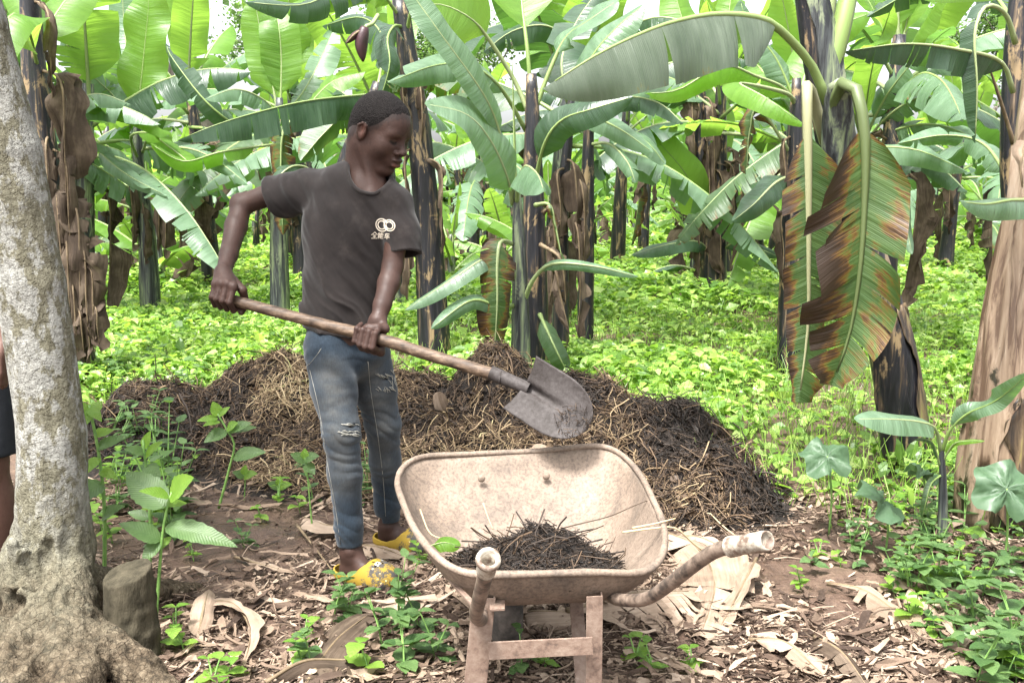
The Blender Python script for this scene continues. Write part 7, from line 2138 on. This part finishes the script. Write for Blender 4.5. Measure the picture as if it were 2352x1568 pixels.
# seams
def seam(pts, r=0.0008):
    P = [on_jeans(x, y, 0.0008) for x, y in crom([(x, y, 0) for x, y in pts], 26)[:, :2]]
    P = [p for p in P if p is not None]
    if len(P) > 4:
        V, F, uv = tube(np.array([tuple(p) for p in P]), r, 4)
        ob('seam', shift(mesh('seam', V, F, mat_thread), boy_at), jeans)
seam([(738, 800), (728, 815), (712, 835), (706, 838)])
seam([(712, 850), (735, 950), (752, 1060), (770, 1160), (782, 1250)])
seam([(845, 830), (852, 900), (868, 1000), (880, 1100), (886, 1185)])

# ------------------------------------------------------------------ clogs
t = NT('yellow_clog')
co = t.coord('Object')
vo = t.n('ShaderNodeTexVoronoi', {'Vector': co, 'Scale': 42.0}).outputs['Distance']
n1, n2 = t.noise(co, 22, 4, 0.7), t.noise(co, 260, 2, 0.7)
pt = t.math('ADD', t.math('MULTIPLY', n1, 0.7), t.math('MULTIPLY', n2, 0.3))
k = t.n('ShaderNodeMapRange', {'Value': t.math('ADD', pt, t.math('MULTIPLY', t.attr('toe'), 0.15)), 'From Min': 0.60, 'From Max': 0.66}).outputs[0]
c = t.mix(k, (0.25, 0.165, 0.020, 1), t.mix(n2, (0.02, 0.02, 0.022, 1), (0.07, 0.065, 0.06, 1)))
c = t.mix(t.math('MULTIPLY', k, t.math('LESS_THAN', vo, 0.16)), c, (0.55, 0.40, 0.20, 1))
c = t.mix(t.attr('sole'), c, t.mix(n1, (0.10, 0.085, 0.06, 1), (0.24, 0.20, 0.13, 1)))
mat_clog = t.done(t.principled(c, 0.75, 0.25, t.bump(n2, 0.3, 0.002)))
mat_white = M_plain('white_print', (0.42, 0.42, 0.42), (0.62, 0.62, 0.60), 60, 0.6)
def clog(an, heel, toe, name_label):
    an, heel, toe = Vector(an), Vector(heel), Vector(toe)
    heel.z = toe.z = 0
    d = (toe - heel); Lh = d.length; d.normalize()
    s = Vector((d.y, -d.x, 0)); up = Vector((0, 0, 1))
    Fm = np.array([d, s, up])
    o = np.array(heel)
    q = lambda f, r, u: o + f * Fm[0] + r * Fm[1] + u * Fm[2]
    S = Solid(0.02)
    S.cone(q(.045, 0, .040), q(Lh - .055, .003, .038), .044, .052, .02)
    S.ell(q(Lh - .090, 0, .046), (.094, .055, .052), Fm, .03)
    S.ell(q(.045, 0, .035), (.050, .038, .034), Fm, .03)
    def fn(p, dd):
        l = (p - o) @ Fm.T
        inner = dd + 0.006
        dd = np.maximum(dd, -np.maximum(inner, 0.016 - l[:, 2]))          # hollow above the sole
        rim = np.interp(l[:, 0], [-.02, .02, .07, .115, .16, .3], [.052, .050, .044, .062, .110, .2])
        dd = np.maximum(dd, np.where(l[:, 0] < .155, l[:, 2] - rim, -1))
        dd = np.maximum(dd, 0.004 - l[:, 2] + 0.003 * np.sin(l[:, 0] * 260))
        hx, hr_ = (l[:, 0] - (Lh - .075)), l[:, 1]
        hole = np.minimum.reduce([np.hypot(hx - a, hr_ - b) for a, b in ((0, .012), (.0, -.014), (.028, 0), (.022, .026), (.022, -.026), (-.022, .028), (-.022, -.028))])
        dd = np.where(l[:, 2] > .045, np.maximum(dd, .0048 - hole), dd)
        return dd
    S.warp(fn)
    V, F = S.mesh(0.0034)
    l = (V - o) @ Fm.T
    c = ob('clog', shift(mesh('clog', V, F, mat_clog, attrs={'toe': np.clip((l[:, 0] - .10) / .08, -0.4, 1), 'sole': np.clip((.024 - l[:, 2]) / .003, 0, 1)}), boy_at), boy)
    c['label'] = name_label
    bv = BVHTree.FromPolygons([Vector(v) for v in V], [tuple(f) for f in F])
    for a, b in ((Lh - .095, -.030), (Lh - .062, -.022), (Lh - .10, .006), (Lh - .055, .016)):
        A = Acc()
        pts = []
        for x, y in ((-.008, -.008), (.008, -.008), (.008, .008), (-.008, .008), (-.0045, -.0045), (.0045, -.0045), (.0045, .0045), (-.0045, .0045)):
            h = bv.ray_cast(Vector(q(a + x, b + y, .2)), Vector((0, 0, -1)))
            pts.append(np.array(h[0] + h[1] * .0012) if h[0] else None)
        if all(p is not None for p in pts):
            A.add(pts, np.array([[0, 1, 5, 4], [1, 2, 6, 5], [2, 3, 7, 6], [3, 0, 4, 7]]))
            ob('printed_square', shift(A.mesh('printed_square', mat_white), boy_at), c)
gh = Vector(ANR); hR = Vector((gh.x - 0.050, gh.y + 0.030, 0))
clog(ANR, hR, hR + Vector((0.205, -0.125, 0)), 'yellow clog with dark printed toe')
gh = Vector(ANL); hL = Vector((gh.x - 0.048, gh.y + 0.028, 0))
clog(ANL, hL, hL + Vector((0.215, -0.105, 0)), 'yellow clog half hidden by the barrow')

# ------------------------------------------------------------------ onlooker behind the grey trunk
px0 = at(-104, 1000, 3.0)
ox, oy = px0.x, 3.0
onl = thing('person', 'person in dark shorts mostly hidden behind the grey trunk at the left edge', 'person', (ox, oy, 0))
P_ = lambda x, y, z: np.array([ox + x, oy + y, z])
S = Solid(0.03)
for s in (-1, 1):
    S.chain([P_(.085 * s, 0, .88), P_(.095 * s, -.01, .48), P_(.095 * s, .02, .09)], [.082, .060, .042])
    S.ell(P_(.095 * s, .02, .33), (.056, .060, .12), None, .04)
    S.cone(P_(.095 * s, .04, .045), P_(.105 * s, -.14, .035), .040, .032)
    S.chain([P_(.185 * s, 0, 1.40), P_(.225 * s, .01, 1.12), P_(.215 * s, -.07, .86)], [.048, .038, .027])
    for q in range(4):
        S.chain([P_(.215 * s, -.055 - .018 * q, .83), P_(.215 * s, -.060 - .018 * q, .775), P_(.205 * s, -.056 - .017 * q, .735 - .008 * (q in (1, 2)))], [.0105, .0095, .008], .006)
    S.chain([P_(.205 * s, -.095, .84), P_(.190 * s, -.13, .80)], [.012, .009], .006)
    S.ell(P_(.215 * s, -.075, .83), (.020, .042, .040), None, .015)
S.cone(P_(0, .01, .92), P_(0, .01, 1.36), .125, .13, sy=1.3)
S.cone(P_(-.17, 0, 1.40), P_(.17, 0, 1.40), .05, .05)
S.cone(P_(0, .01, 1.42), P_(0, 0, 1.54), .054, .052)
S.ell(P_(0, .0, 1.62), (.075, .096, .105)); S.ell(P_(0, -.045, 1.57), (.056, .050, .065)); S.ell(P_(0, -.100, 1.575), (.012, .018, .016), None, .01); S.ell(P_(0, -.092, 1.53), (.024, .014, .010), None, .008)
for s in (-1, 1):
    S.ell(P_(.03 * s, -.094, 1.61), (.014, .014, .010), None, .008, True); S.ell(P_(.030 * s, -.080, 1.61), (.013, .013, .011), None, .004); S.ell(P_(.078 * s, .01, 1.60), (.010, .020, .032), None, .006)
V, F = S.mesh(0.007)
ob('body', shift(mesh('body', V, F, M_skin('skin_of_onlooker', (0.10, 0.052, 0.040), (0.145, 0.080, 0.062), False)), onl.location), onl)
S = Solid(0.04)
S.cone(P_(0, .01, 1.0), P_(0, .01, .90), .152, .150, sy=1.22)
for s in (-1, 1):
    S.cone(P_(.085 * s, 0, .88), P_(.100 * s, -.005, .47), .102, .098)
S.half(P_(0, 0, .505), (0, 0, -1)); S.half(P_(0, 0, 1.02), (0, 0, 1))
S.warp(lambda p, d: d + 0.004 * fbm(p * 9, 2, 3))
V, F = S.mesh(0.008)
ob('shorts', shift(mesh('shorts', V, F, M_plain('dark_shorts', (0.010, 0.012, 0.016), (0.022, 0.025, 0.030), 9, 0.9)), onl.location), onl)
S = Solid(0.04)
S.cone(P_(0, .01, .92), P_(0, .01, 1.36), .150, .150, sy=1.25)
S.cone(P_(-.17, 0, 1.40), P_(.17, 0, 1.40), .064, .064)
for s in (-1, 1):
    S.cone(P_(.185 * s, 0, 1.40), P_(.220 * s, .01, 1.20), .066, .060)
S.half(P_(0, 0, .905), (0, 0, -1)); S.warp(lambda p, d: d + 0.005 * fbm(p * 8, 2, 4))
V, F = S.mesh(0.008)
ob('shirt', shift(mesh('shirt', V, F, M_plain('mauve_shirt', (0.06, 0.05, 0.07), (0.10, 0.085, 0.11), 9, 0.9)), onl.location), onl)
S = Solid(0.01); S.ell(P_(0, .012, 1.635), (.080, .100, .100)); S.half(P_(0, -.05, 1.63), (0, -.75, -.66))
V, F = S.mesh(0.007)
ob('hair', shift(mesh('hair', V, F, mat_hair), onl.location), onl)
